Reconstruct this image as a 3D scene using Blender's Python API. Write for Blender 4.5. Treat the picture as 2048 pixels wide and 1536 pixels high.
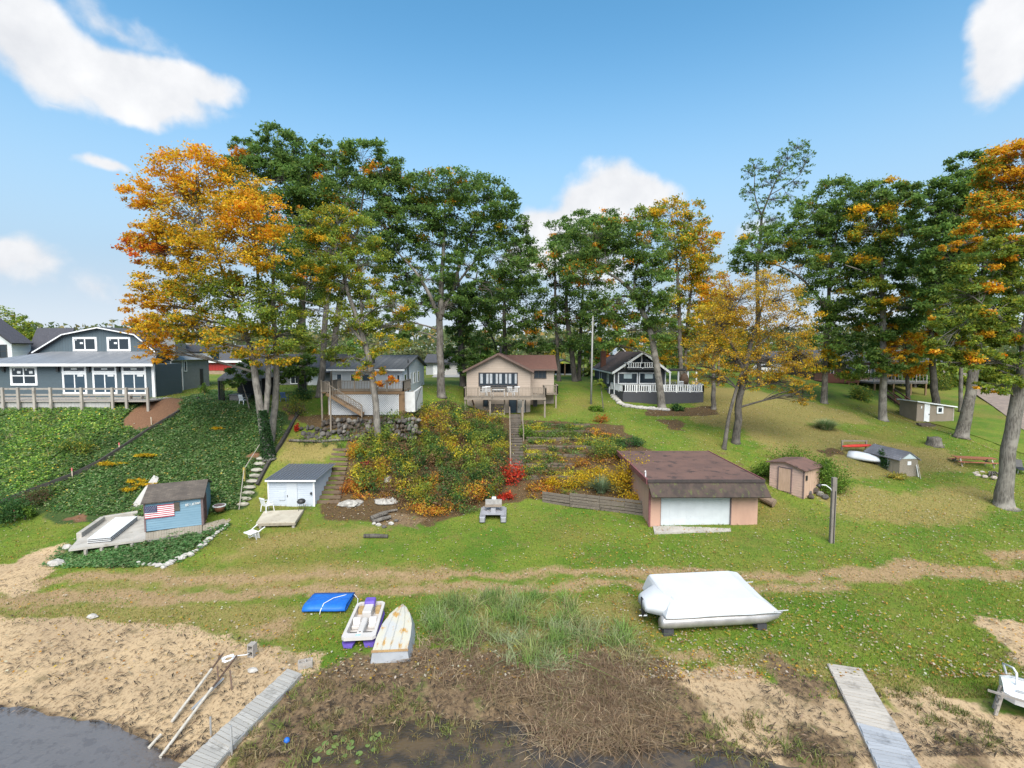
import bpy, math, random
import numpy as np
from mathutils import Vector, Matrix
for _o in list(bpy.data.objects): bpy.data.objects.remove(_o)
R = math.radians
random.seed(7); rng = np.random.default_rng(7)
SC = bpy.context.scene; COL = SC.collection

# ------------------------------------------------------------------ camera
H = 12.5; F = 1000.0; PITCH = math.atan(0.068)          # drone height, focal length in photo pixels, tilt down
cam = bpy.data.cameras.new('camera'); cam.sensor_width = 36; cam.lens = 36*F/2048; cam.clip_end = 6000; cam.clip_start = 0.1
camo = bpy.data.objects.new('camera', cam); COL.objects.link(camo)
camo.location = (0, 0, H); camo.rotation_euler = (math.pi/2-PITCH, 0, 0); SC.camera = camo

# ------------------------------------------------------------------ light, exposure
SUN_EL, SUN_AZ = 48.0, 176.0      # azimuth clockwise from +Y: behind the camera
def sun_vec():
    a, e = R(SUN_AZ), R(SUN_EL)
    return Vector((math.sin(a)*math.cos(e), math.cos(a)*math.cos(e), math.sin(e)))
sl = bpy.data.lights.new('sun', 'SUN'); sl.energy = 3.2; sl.angle = R(55); sl.color = (1.0, 0.94, 0.84)
so = bpy.data.objects.new('sun', sl); COL.objects.link(so); so.location = (0, -20, 60)
so.rotation_euler = (-sun_vec()).to_track_quat('-Z', 'Y').to_euler()
SC.view_settings.view_transform = 'Standard'; SC.view_settings.look = 'None'
SC.view_settings.exposure = 1.18; SC.view_settings.gamma = 1.0; SC.view_settings.use_curve_mapping = False
SC.cycles.max_bounces = 8; SC.cycles.diffuse_bounces = 4; SC.cycles.transparent_max_bounces = 6
SC.cycles.use_denoising = True

def pdir(px, py):
    u, v = (px-1024)/F, (768-py)/F
    return np.array([u, math.cos(PITCH)+v*math.sin(PITCH), -math.sin(PITCH)+v*math.cos(PITCH)])

wd = bpy.data.worlds.new('World'); SC.world = wd; wd.use_nodes = True
nt = wd.node_tree; nt.nodes.clear(); L = nt.links.new
def wn(t, **k):
    n = nt.nodes.new(t)
    for a, b in k.items(): setattr(n, a, b)
    return n
sky = wn('ShaderNodeTexSky', sky_type='NISHITA'); sky.sun_disc = False
sky.sun_elevation = R(SUN_EL); sky.sun_rotation = R(SUN_AZ)
sky.altitude = 200; sky.air_density = 1.0; sky.dust_density = 0.15; sky.ozone_density = 1.5
geo = wn('ShaderNodeTexCoord')
nz = wn('ShaderNodeTexNoise'); nz.inputs['Scale'].default_value = 5; nz.inputs['Detail'].default_value = 5; nz.inputs['Roughness'].default_value = 0.5
L(geo.outputs['Generated'], nz.inputs['Vector'])
sub = wn('ShaderNodeVectorMath', operation='SUBTRACT'); L(nz.outputs['Color'], sub.inputs[0]); sub.inputs[1].default_value = (.5, .5, .5)
scl = wn('ShaderNodeVectorMath', operation='SCALE'); L(sub.outputs[0], scl.inputs[0]); scl.inputs['Scale'].default_value = 0.16
wv = wn('ShaderNodeVectorMath', operation='ADD'); L(geo.outputs['Generated'], wv.inputs[0]); L(scl.outputs[0], wv.inputs[1])
def blob(c, right, up, ra, rb, gain):
    """soft cloud lobe around direction c in the sky, ra x rb radians"""
    c = np.array(c)/np.linalg.norm(c)
    def dot(vec, k):
        n = wn('ShaderNodeVectorMath', operation='DOT_PRODUCT'); L(wv.outputs[0], n.inputs[0]); n.inputs[1].default_value = tuple(np.array(vec)*k); return n.outputs['Value']
    def m(op, a, b=None):
        n = wn('ShaderNodeMath', operation=op)
        for i, q in enumerate((a, b)):
            if q is None: continue
            if isinstance(q, (int, float)): n.inputs[i].default_value = q
            else: L(q, n.inputs[i])
        return n.outputs[0]
    x, y = dot(right, 1/ra), dot(up, 1/rb)
    r = m('SQRT', m('ADD', m('MULTIPLY', x, x), m('MULTIPLY', y, y)))
    back = m('MULTIPLY', m('LESS_THAN', dot(c, 1), 0.2), 9)
    return m('MULTIPLY', m('SUBTRACT', m('SUBTRACT', 1, r), back), gain)
def frame_of(c, tilt):
    c = np.array(c)/np.linalg.norm(c); r = np.cross(c, [0, 0, 1]); r /= np.linalg.norm(r); u = np.cross(r, c)
    return c, r*math.cos(tilt)+u*math.sin(tilt), -r*math.sin(tilt)+u*math.cos(tilt)
blobs = []
def pix_blob(px, py, rx, ry, tilt=0, gain=1):
    c, r, u = frame_of(pdir(px, py), R(tilt)); k = np.linalg.norm(pdir(px, py))*F
    blobs.append(blob(c, r, u, rx/k, ry/k, gain))
for a in ((70, 55, 190, 120, -38, 1), (270, 150, 190, 85, -20, 1.1), (400, 175, 120, 45, -15, .8), (300, 215, 110, 42, -8, .8), (240, 15, 140, 40, -30, .35),
          (128, 200, 70, 20, -10, .3), (205, 338, 62, 26, 8, .65), (40, 540, 110, 60, 0, .75), (215, 590, 80, 40, 0, .4), (60, 655, 130, 30, 0, .35),
          (1180, 400, 110, 75, 0, 1.1), (1110, 440, 110, 62, 8, .9), (1265, 420, 110, 55, -14, .9), (1120, 520, 200, 70, 0, .6), (1520, 430, 60, 40, 0, .45),
          (2030, 90, 85, 110, 10, 1.2), (2060, 20, 90, 110, 0, 1.1)):
    pix_blob(*a)
rr = random.Random(3)
for k in range(12):                                       # the same sky goes on outside the frame
    az = R(70+k*20+rr.uniform(-6, 6)); el = R(rr.uniform(14, 55))
    c, r, u = frame_of((math.sin(az)*math.cos(el), math.cos(az)*math.cos(el), math.sin(el)), R(rr.uniform(-20, 20)))
    blobs.append(blob(c, r, u, rr.uniform(.14, .3), rr.uniform(.07, .13), 1))
cur = blobs[0]
for b in blobs[1:]:
    n = wn('ShaderNodeMath', operation='SMOOTH_MAX'); n.inputs[2].default_value = 0.12; L(cur, n.inputs[0]); L(b, n.inputs[1]); cur = n.outputs[0]
fb = wn('ShaderNodeTexNoise'); fb.inputs['Scale'].default_value = 13; fb.inputs['Detail'].default_value = 11; fb.inputs['Roughness'].default_value = 0.55
L(geo.outputs['Generated'], fb.inputs['Vector'])
fm = wn('ShaderNodeMath', operation='MULTIPLY_ADD'); L(fb.outputs['Fac'], fm.inputs[0]); fm.inputs[1].default_value = 0.8; fm.inputs[2].default_value = -0.46
fa = wn('ShaderNodeMath', operation='ADD'); L(cur, fa.inputs[0]); L(fm.outputs[0], fa.inputs[1])
mr = wn('ShaderNodeMapRange', interpolation_type='SMOOTHSTEP'); L(fa.outputs[0], mr.inputs['Value']); mr.inputs['From Min'].default_value = 0.0; mr.inputs['From Max'].default_value = 0.42
cl = wn('ShaderNodeMix', data_type='RGBA'); L(fb.outputs['Fac'], cl.inputs['Factor']); cl.inputs['A'].default_value = (1.9, 2.0, 2.2, 1); cl.inputs['B'].default_value = (3.5, 3.5, 3.5, 1)
hs = wn('ShaderNodeHueSaturation'); hs.inputs['Saturation'].default_value = 1.22; hs.inputs['Hue'].default_value = 0.483; hs.inputs['Value'].default_value = 0.74; L(sky.outputs[0], hs.inputs['Color'])
sz = wn('ShaderNodeSeparateXYZ'); L(geo.outputs['Generated'], sz.inputs[0])                # pale haze low over the land, all round
hz_ = wn('ShaderNodeMapRange', interpolation_type='SMOOTHSTEP'); L(sz.outputs['Z'], hz_.inputs['Value']); hz_.inputs['From Min'].default_value = 0.58; hz_.inputs['From Max'].default_value = 0.08
hzm = wn('ShaderNodeMath', operation='POWER'); L(hz_.outputs[0], hzm.inputs[0]); hzm.inputs[1].default_value = 1.2
hm = wn('ShaderNodeMix', data_type='RGBA'); L(hzm.outputs[0], hm.inputs['Factor']); L(hs.outputs[0], hm.inputs['A']); hm.inputs['B'].default_value = (1.5, 2.05, 2.6, 1)
hw_ = wn('ShaderNodeMapRange', interpolation_type='SMOOTHSTEP'); L(sz.outputs['Z'], hw_.inputs['Value']); hw_.inputs['From Min'].default_value = 0.17; hw_.inputs['From Max'].default_value = 0.0
hw2 = wn('ShaderNodeMix', data_type='RGBA'); L(hw_.outputs[0], hw2.inputs['Factor']); L(hm.outputs['Result'], hw2.inputs['A']); hw2.inputs['B'].default_value = (2.35, 2.6, 2.85, 1)
mx = wn('ShaderNodeMix', data_type='RGBA'); L(mr.outputs[0], mx.inputs['Factor']); L(hw2.outputs['Result'], mx.inputs['A']); L(cl.outputs['Result'], mx.inputs['B'])
bg = wn('ShaderNodeBackground'); bg.inputs['Strength'].default_value = 0.145; L(mx.outputs['Result'], bg.inputs['Color'])
wo = wn('ShaderNodeOutputWorld'); L(bg.outputs[0], wo.inputs['Surface'])

# ------------------------------------------------------------------ pixel / terrain maths
def X(px, Y): return (px-1024)/F*Y
def Z(py, Y):
    d = pdir(1024, py); return H+Y*d[2]/d[1]
def W(px, py, Y):
    d = pdir(px, py); return np.array([d[0]/d[1]*Y, Y, H+Y*d[2]/d[1]])
COLS = {  # photo column: (distance, ground height) profile from the water to the top of the bank
 -400: [(17.5, 0), (19.7, .09), (26, .2), (30, .5), (33, 1), (37, 3.0), (41, 5.6), (43.8, 7.1), (46.4, 8), (60, 8.3)],
 50:  [(16.3, 0), (18.5, .09), (25, .15), (29, .45), (33, 1.0), (36, 2.8), (40, 5.2), (43.6, 7.1), (46.4, 8.0), (60, 8.3)],
 150: [(15.9, 0), (18.1, .09), (25, .18), (27.6, .4), (28.8, .8), (33.5, 1.0), (36.5, 2.7), (40, 5.1), (43.7, 7.15), (46.4, 8.0), (60, 8.3)],
 330: [(14.3, 0), (16.5, .09), (25, .2), (27.8, .42), (29.2, .88), (35.3, 1.1), (37, 2.5), (40, 4.6), (43.5, 7.0), (45.5, 8.0), (60, 8.3)],
 540: [(13.7, 0), (15.9, .09), (25, .25), (30, .7), (33.5, 1.1), (37, 1.5), (38.2, 2.8), (40, 4.2), (42, 5.3), (44, 6.5), (47, 7.4), (50, 8.1), (60, 8.3)],
 640: [(15.4, 0), (17.0, .09), (25, .25), (30, .6), (33.5, 1.0), (36, 1.4), (40, 3.4), (42.4, 4.7), (44.6, 6.45), (47, 6.75), (49, 7.6), (51, 8.2), (60, 8.3)],
 760: [(15.9, 0), (17.5, .09), (25, .25), (30, .6), (33.5, 1.0), (36, 1.3), (40, 3.0), (42.6, 4.6), (44.4, 6.4), (47, 6.75), (49, 7.6), (51, 8.2), (60, 8.3)],
 860: [(16.1, 0), (17.7, .09), (25, .25), (30, .55), (34.5, 1.0), (37, 1.5), (41, 3.2), (46, 5.3), (50, 6.3), (54, 7.6), (58, 8.2), (70, 8.3)],
 1000: [(15.9, 0), (17.5, .09), (25, .25), (30, .55), (35, 1.0), (37, 1.3), (40, 2.3), (45, 3.9), (49.5, 5.3), (51, 5.6), (56, 5.7), (61, 7.6), (66, 8.2), (75, 8.3)],
 1130: [(15.3, 0), (16.9, .09), (25, .25), (30, .55), (35, 1.0), (37.5, 1.5), (40, 2.3), (46, 4.2), (50, 5.2), (54, 5.8), (60, 7.0), (66, 8.0), (75, 8.3)],
 1235: [(14.9, 0), (17.1, .09), (25, .25), (30, .6), (33.5, .95), (36, 1.25), (40, 2.6), (43, 3.9), (50, 5.1), (56, 5.7), (63, 6.6), (70, 8.0), (80, 8.3)],
 1320: [(14.9, 0), (17.1, .09), (25, .25), (29, .55), (32, .85), (34, 1.1), (38, 2.4), (42, 4.25), (50, 5.0), (58, 5.65), (62, 6.2), (70, 8.0), (80, 8.3)],
 1480: [(14.7, 0), (16.9, .09), (25, .25), (29, .55), (32, .9), (36, 1.9), (42, 3.3), (46, 4.1), (54, 5.3), (62, 6.7), (72, 8.2), (90, 8.4)],
 1650: [(13.9, 0), (16.1, .09), (25, .3), (30, .65), (36, 1.9), (42, 2.9), (50, 4.1), (60, 5.6), (70, 7.2), (85, 8.4)],
 1850: [(13.2, 0), (15.4, .09), (25, .3), (29, .55), (35, 1.3), (42, 2.5), (50, 3.5), (58, 4.2), (66, 5.2), (75, 6.3), (95, 8.2)],
 2048: [(13, 0), (15.2, .09), (25, .3), (29, .55), (35, 1.15), (42, 2.1), (50, 3.3), (60, 4.8), (75, 6.6), (95, 8.2)],
 2500: [(13, 0), (15.2, .09), (25, .3), (29, .5), (35, 1.0), (45, 2.2), (60, 4.2), (75, 6.0), (100, 8.0)],
}
_ty = np.arange(5, 130, 0.1)
_tt = np.array([(k-1024)/F for k in COLS]); _tab = []
for prof in COLS.values():
    ys = [5, prof[0][0]-3]+[p[0] for p in prof]+[130]; zs = [-.6, -.25]+[p[1] for p in prof]+[8.4]
    z = np.interp(_ty, ys, zs); k = np.ones(13)/13; zp = np.pad(z, 6, mode='edge'); _tab.append(np.convolve(zp, k, 'valid'))
_tab = np.array(_tab)
def zt(x, y):
    x = np.asarray(x, float); y = np.asarray(y, float)
    yc = np.clip(y, 5, 129.8); t = np.clip(x/np.maximum(yc, 8), _tt[0], _tt[-1]-1e-6)
    i = np.clip(np.searchsorted(_tt, t, side='right')-1, 0, len(_tt)-2); w = (t-_tt[i])/(_tt[i+1]-_tt[i]); w = w*w*(3-2*w)
    fy = (yc-5)/0.1; j = fy.astype(int); g = fy-j
    a = _tab[i, j]*(1-g)+_tab[i, j+1]*g; b = _tab[i+1, j]*(1-g)+_tab[i+1, j+1]*g
    return a*(1-w)+b*w
_ys = np.concatenate([np.arange(9, 60, .04), np.arange(60, 128, .1)])
def G(px, py):
    """where the ray through a photo pixel meets the ground"""
    d = pdir(px, py); x = d[0]/d[1]*_ys; z = H+_ys*d[2]/d[1]
    hit = np.nonzero(z <= zt(x, _ys))[0]
    i = hit[0] if len(hit) else len(_ys)-1
    return np.array([x[i], _ys[i], float(zt(x[i], _ys[i]))])
def GY(px, Y): x = X(px, Y); return np.array([x, Y, float(zt(x, Y))])

# value noise for masks and shapes
def vnoise(x, y, s, seed=0):
    x = np.asarray(x, float)/s; y = np.asarray(y, float)/s
    xi = np.floor(x).astype(np.int64); yi = np.floor(y).astype(np.int64); fx = x-xi; fy = y-yi
    fx = fx*fx*(3-2*fx); fy = fy*fy*(3-2*fy)
    def h(a, b):
        n = (a*374761393+b*668265263+seed*1442695041) & 0x7fffffff
        n = ((n ^ (n >> 13))*1274126177) & 0x7fffffff
        return ((n ^ (n >> 16)) & 0xffff)/65535.0
    return (h(xi, yi)*(1-fx)+h(xi+1, yi)*fx)*(1-fy)+(h(xi, yi+1)*(1-fx)+h(xi+1, yi+1)*fx)*fy
def fbm(x, y, s, seed=0):
    return (vnoise(x, y, s, seed)*.5+vnoise(x, y, s/2.1, seed+1)*.28+vnoise(x, y, s/4.3, seed+2)*.22)
def soft_poly(x, y, pts, soft):
    """0..1 membership of ground points in a polygon with a soft edge"""
    pts = np.array(pts, float); n = len(pts); ins = np.zeros(len(x), bool); dist = np.full(len(x), 1e9)
    for k in range(n):
        a, b = pts[k], pts[(k+1) % n]
        c = ((a[1] > y) != (b[1] > y)); dy = b[1]-a[1] if abs(b[1]-a[1]) > 1e-9 else 1e-9
        ins ^= c & (x < (b[0]-a[0])*(y-a[1])/dy+a[0])
        e = b-a; t = np.clip(((x-a[0])*e[0]+(y-a[1])*e[1])/max(e@e, 1e-9), 0, 1)
        dist = np.minimum(dist, np.hypot(x-a[0]-t*e[0], y-a[1]-t*e[1]))
    sd = np.where(ins, dist, -dist)
    t = np.clip(sd/soft*.5+.5, 0, 1); return t*t*(3-2*t)
def ppoly(*px): return [G(a, b)[:2] for a, b in px]

# ------------------------------------------------------------------ object helpers
def link(o, parent=None):
    COL.objects.link(o)
    if parent: o.parent = parent
    return o
def tag(o, label=None, cat=None, group=None, kind=None):
    for k, v in (('label', label), ('category', cat), ('group', group), ('kind', kind)):
        if v: o[k] = v
    return o
ROOT = {}
def thing(name, label, cat, loc, rz=0, group=None):
    o = bpy.data.objects.new(name, None); o.empty_display_size = .2; link(o); o.location = tuple(float(c) for c in loc); o.rotation_euler = (0, 0, rz)
    ROOT[o.name] = o
    return tag(o, label, cat, group)
def root_of(o):
    while o.parent: o = o.parent
    return o
class MB:
    """collects shapes; build() makes ONE mesh object. world=True: shapes are in world coordinates of an unrotated thing"""
    def __init__(s): s.v = []; s.f = []
    def add(s, vs, fs):
        n = len(s.v); s.v += [tuple(float(c) for c in q) for q in vs]; s.f += [tuple(i+n for i in q) for q in fs]; return s
    def box(s, x0, x1, y0, y1, z0, z1):
        x0, x1 = min(x0, x1), max(x0, x1); y0, y1 = min(y0, y1), max(y0, y1); z0, z1 = min(z0, z1), max(z0, z1)
        return s.add([(x0, y0, z0), (x1, y0, z0), (x1, y1, z0), (x0, y1, z0), (x0, y0, z1), (x1, y0, z1), (x1, y1, z1), (x0, y1, z1)],
                     [(3, 2, 1, 0), (4, 5, 6, 7), (0, 1, 5, 4), (1, 2, 6, 5), (2, 3, 7, 6), (3, 0, 4, 7)])
    def beam(s, p, q, w, h, up=(0, 0, 1)):
        p, q = Vector(p), Vector(q); d = (q-p).normalized(); u = Vector(up); r = d.cross(u)
        if r.length < 1e-4: r = d.cross(Vector((0, 1, 0)))
        r.normalize(); u = r.cross(d).normalized(); r *= w/2; u *= h/2
        return s.add([p-r-u, p+r-u, p+r+u, p-r+u, q-r-u, q+r-u, q+r+u, q-r+u],
                     [(0, 1, 2, 3), (7, 6, 5, 4), (0, 4, 5, 1), (1, 5, 6, 2), (2, 6, 7, 3), (3, 7, 4, 0)])
    def tube(s, pts, rad, n=8, cap=True):
        pts = [Vector(p) for p in pts]; m = len(pts)
        if not hasattr(rad, '__len__'): rad = [rad]*m
        base = len(s.v); ref = None; vs = []; fs = []
        for i, p in enumerate(pts):
            d = (pts[min(i+1, m-1)]-pts[max(i-1, 0)]).normalized()
            if ref is None: ref = Vector((1, 0, 0)) if abs(d.x) < .8 else Vector((0, 1, 0))
            r = (ref-d*ref.dot(d)).normalized(); ref = r; u = d.cross(r)
            for k in range(n):
                a = 2*math.pi*k/n; vs.append(p+(r*math.cos(a)+u*math.sin(a))*rad[i])
        for i in range(m-1):
            for k in range(n):
                fs.append((i*n+k, i*n+(k+1) % n, (i+1)*n+(k+1) % n, (i+1)*n+k))
        if cap: fs += [tuple(range(n-1, -1, -1)), tuple((m-1)*n+k for k in range(n))]
        return s.add(vs, fs)
    def prism(s, poly, vec):
        n = len(poly); vec = np.array(vec); a = [np.array(p, float) for p in poly]; b = [p+vec for p in a]
        nr = sum((np.cross(a[i]-a[0], a[(i+1) % n]-a[0]) for i in range(n)), np.zeros(3))
        fs = [tuple(range(n)), tuple(range(2*n-1, n-1, -1))]+[(i, n+i, n+(i+1) % n, (i+1) % n) for i in range(n)]
        if nr @ vec > 0: fs = [f[::-1] for f in fs]
        return s.add(a+b, fs)
    def slab(s, poly, t):
        """thick sheet: polygon plus its copy t below along its normal"""
        a = [np.array(p, float) for p in poly]; nr = np.cross(a[1]-a[0], a[2]-a[0]); nr /= np.linalg.norm(nr)
        if nr[2] < 0: nr = -nr
        return s.prism(poly, -nr*t)
    def ring(s, rings, close_caps=True):
        """loft between rings of equal count"""
        n = len(rings[0]); vs = [p for r in rings for p in r]; fs = []
        for i in range(len(rings)-1):
            for k in range(n): fs.append((i*n+k, i*n+(k+1) % n, (i+1)*n+(k+1) % n, (i+1)*n+k))
        if close_caps: fs += [tuple(range(n-1, -1, -1)), tuple((len(rings)-1)*n+k for k in range(n))]
        return s.add(vs, fs)
    def build(s, name, mat, parent=None, world=True, smooth=False, bevel=0):
        me = bpy.data.meshes.new(name); vs = s.v
        if parent is not None and world:
            l = root_of(parent).location; vs = [(a-l.x, b-l.y, c-l.z) for a, b, c in vs]
        me.from_pydata(vs, [], s.f); me.materials.append(mat)
        if smooth: me.polygons.foreach_set('use_smooth', [True]*len(me.polygons))
        o = bpy.data.objects.new(name, me); link(o, parent)
        if bevel:
            b = o.modifiers.new('bevel', 'BEVEL'); b.width = bevel; b.segments = 2; b.limit_method = 'ANGLE'
        return o
def np_mesh(name, V, Fq, mat, col=None, parent=None, smooth=False):
    """big mesh straight from numpy arrays (n,3) and (m,k)"""
    me = bpy.data.meshes.new(name); n, m, k = len(V), len(Fq), Fq.shape[1]
    me.vertices.add(n); me.vertices.foreach_set('co', np.ascontiguousarray(V, np.float32).ravel())
    me.loops.add(m*k); me.loops.foreach_set('vertex_index', np.ascontiguousarray(Fq, np.int32).ravel())
    me.polygons.add(m); me.polygons.foreach_set('loop_start', np.arange(0, m*k, k, dtype=np.int32))
    if smooth: me.polygons.foreach_set('use_smooth', np.ones(m, bool))
    me.update(calc_edges=True)
    for nm, c in (col or {}).items():
        at = me.attributes.new(nm, 'FLOAT_COLOR', 'POINT')
        if c.shape[1] == 3: c = np.concatenate([c, np.ones((len(c), 1))], 1)
        at.data.foreach_set('color', np.ascontiguousarray(c, np.float32).ravel())
    me.materials.append(mat); o = bpy.data.objects.new(name, me); return link(o, parent)

# ------------------------------------------------------------------ materials
def new_mat(name):
    m = bpy.data.materials.new(name); m.use_nodes = True; t = m.node_tree; b = t.nodes['Principled BSDF']; return m, t, b
def nd(t, typ, **k):
    n = t.nodes.new(typ)
    for a, v in k.items():
        if a in n.inputs: n.inputs[a].default_value = v
        else: setattr(n, a, v)
    return n
def rgba(c): return (c[0], c[1], c[2], 1)
def mixc(t, fac, a, b):
    m = t.nodes.new('ShaderNodeMix'); m.data_type = 'RGBA'
    for q, s in ((fac, 'Factor'), (a, 'A'), (b, 'B')):
        if isinstance(q, (int, float)): m.inputs[s].default_value = q
        elif isinstance(q, (tuple, list)): m.inputs[s].default_value = rgba(q)
        else: t.links.new(q, m.inputs[s])
    return m.outputs['Result']
def ramp(t, src, a, b):
    r = t.nodes.new('ShaderNodeMapRange'); r.interpolation_type = 'SMOOTHSTEP'; t.links.new(src, r.inputs['Value']); r.inputs['From Min'].default_value = a; r.inputs['From Max'].default_value = b; return r.outputs[0]
def tex(t, scale, detail=4, rough=.55, vec=None, stretch=None, coord='Object'):
    n = nd(t, 'ShaderNodeTexNoise', Scale=scale, Detail=detail, Roughness=rough)
    if vec is None:
        c = t.nodes.new('ShaderNodeTexCoord'); vec = c.outputs[coord]
    if stretch:
        mp = t.nodes.new('ShaderNodeMapping'); t.links.new(vec, mp.inputs['Vector']); mp.inputs['Scale'].default_value = stretch; vec = mp.outputs[0]
    t.links.new(vec, n.inputs['Vector']); return n.outputs['Fac']
def bump(t, b, h, strength=.4, dist=.02):
    n = nd(t, 'ShaderNodeBump', Strength=strength, Distance=dist); t.links.new(h, n.inputs['Height']); t.links.new(n.outputs[0], b.inputs['Normal'])
MATS = {}
def paint(name, c, c2=None, scale=3, rough=.6, bmp=.15, fine=40, metal=0, dirt=None, dirt_at=(.55, .75), stretch=None):
    """painted or mineral surface: two tones, optional dirt patches, fine relief"""
    if name in MATS: return MATS[name]
    m, t, b = new_mat(name); c2 = c2 or tuple(q*.8 for q in c)
    f = ramp(t, tex(t, scale, stretch=stretch), .35, .65); o = mixc(t, f, c, c2)
    if dirt:
        g = ramp(t, tex(t, scale*1.7, 6, .65, stretch=stretch), *dirt_at); o = mixc(t, g, o, dirt)
    t.links.new(o, b.inputs['Base Color']); b.inputs['Roughness'].default_value = rough; b.inputs['Metallic'].default_value = metal
    if bmp: bump(t, b, tex(t, fine, 3, stretch=stretch), bmp, .01)
    MATS[name] = m; return m
def lined(name, c, c2, period, axis='z', depth=.5, rough=.6, dirt=None, gap=.12, dark=.55, dirt_at=(.55, .75)):
    """boards or ribs too fine to model: shadow-line relief every period metres along an axis"""
    if name in MATS: return MATS[name]
    m, t, b = new_mat(name); tc = t.nodes.new('ShaderNodeTexCoord'); sp = t.nodes.new('ShaderNodeSeparateXYZ'); t.links.new(tc.outputs['Object'], sp.inputs[0])
    mo = nd(t, 'ShaderNodeMath', operation='DIVIDE'); t.links.new(sp.outputs[axis.upper()], mo.inputs[0]); mo.inputs[1].default_value = period
    fr = nd(t, 'ShaderNodeMath', operation='FRACT'); t.links.new(mo.outputs[0], fr.inputs[0])
    ln = ramp(t, fr.outputs[0], 0, gap)
    fl = nd(t, 'ShaderNodeMath', operation='FLOOR'); t.links.new(mo.outputs[0], fl.inputs[0])
    wn_ = nd(t, 'ShaderNodeTexWhiteNoise', noise_dimensions='1D'); t.links.new(fl.outputs[0], wn_.inputs['W'])
    o = mixc(t, ramp(t, tex(t, 2.5), .3, .7), c, c2); o2 = mixc(t, wn_.outputs['Value'], o, tuple(q*.9 for q in c))
    if dirt: o2 = mixc(t, ramp(t, tex(t, 3.1, 6, .7), *dirt_at), o2, dirt)
    o3 = mixc(t, ln, tuple(q*dark for q in c), o2); t.links.new(o3, b.inputs['Base Color']); b.inputs['Roughness'].default_value = rough
    bump(t, b, fr.outputs[0], depth, .02); MATS[name] = m; return m
def shingle(name, c, c2, u='x', v='y', row=.14, rough=.9, moss=None):
    if name in MATS: return MATS[name]
    m, t, b = new_mat(name); tc = t.nodes.new('ShaderNodeTexCoord'); sp = t.nodes.new('ShaderNodeSeparateXYZ'); t.links.new(tc.outputs['Object'], sp.inputs[0])
    cb = t.nodes.new('ShaderNodeCombineXYZ'); t.links.new(sp.outputs[u.upper()], cb.inputs[0]); t.links.new(sp.outputs[v.upper()], cb.inputs[1])
    br = nd(t, 'ShaderNodeTexBrick', **{'Scale': 1.0, 'Mortar Size': .012, 'Brick Width': .3, 'Row Height': row, 'Bias': 0.0}); t.links.new(cb.outputs[0], br.inputs['Vector'])
    br.inputs['Color1'].default_value = rgba(c); br.inputs['Color2'].default_value = rgba(c2); br.inputs['Mortar'].default_value = rgba(tuple(q*.55 for q in c))
    o = mixc(t, ramp(t, tex(t, 1.1, 5), .3, .75), br.outputs['Color'], tuple(q*.75 for q in c2))
    if moss: o = mixc(t, ramp(t, tex(t, 1.6, 6, .65), .5, .66), o, moss)
    t.links.new(o, b.inputs['Base Color']); b.inputs['Roughness'].default_value = rough; bump(t, b, br.outputs['Fac'], .5, -.01); MATS[name] = m; return m
def wood(name, c, c2, axis='x', rough=.8, scale=1.0, grain=(1.2, 22)):
    if name in MATS: return MATS[name]
    m, t, b = new_mat(name); st = {'x': (grain[0], grain[1], grain[1]), 'y': (grain[1], grain[0], grain[1]), 'z': (grain[1], grain[1], grain[0])}[axis]
    f = tex(t, scale, 6, .6, stretch=st); oi = t.nodes.new('ShaderNodeObjectInfo')
    o = mixc(t, ramp(t, f, .3, .7), c, c2); o = mixc(t, oi.outputs['Random'], o, tuple((p+q)*.42 for p, q in zip(c, c2)))
    o = mixc(t, ramp(t, tex(t, 2.2, 5, .6), .52, .75), o, tuple(q*.6 for q in c2))
    t.links.new(o, b.inputs['Base Color']); b.inputs['Roughness'].default_value = rough; bump(t, b, f, .5, .008); MATS[name] = m; return m
def glass(name, c=(.02, .03, .04), rough=.06):
    if name in MATS: return MATS[name]
    m, t, b = new_mat(name); b.inputs['Base Color'].default_value = rgba(c); b.inputs['Roughness'].default_value = rough; b.inputs['Specular IOR Level'].default_value = .5
    MATS[name] = m; return m
def leaf_mat(name, rough=.55, trans=.54):
    m, t, b = new_mat(name); at = nd(t, 'ShaderNodeAttribute', attribute_name='col')
    b.inputs['Roughness'].default_value = rough; t.links.new(at.outputs['Color'], b.inputs['Base Color']); b.inputs['Specular IOR Level'].default_value = .3
    tr = t.nodes.new('ShaderNodeBsdfTranslucent'); t.links.new(at.outputs['Color'], tr.inputs['Color'])
    ms = t.nodes.new('ShaderNodeMixShader'); ms.inputs[0].default_value = trans; t.links.new(b.outputs[0], ms.inputs[1]); t.links.new(tr.outputs[0], ms.inputs[2])
    t.links.new(ms.outputs[0], t.nodes['Material Output'].inputs['Surface']); return m
LEAF = leaf_mat('leaf'); BLADE = leaf_mat('blade', .7, .2)
def bark_mat(name, c, c2):
    m, t, b = new_mat(name); f = tex(t, 1.0, 6, .65, stretch=(15, 15, 1.8))
    o = mixc(t, ramp(t, f, .38, .62), c2, c); o = mixc(t, ramp(t, tex(t, 1.2, 4), .45, .7), o, tuple(q*1.25 for q in c)); t.links.new(o, b.inputs['Base Color']); b.inputs['Roughness'].default_value = .9; bump(t, b, f, .9, .05); return m
BARK = bark_mat('bark_grey', (.16, .145, .125), (.06, .05, .042)); BARK_LIGHT = bark_mat('bark_pale', (.20, .183, .16), (.085, .075, .065)); BARK_DARK = bark_mat('bark_dark', (.09, .08, .068), (.035, .03, .026))
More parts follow.
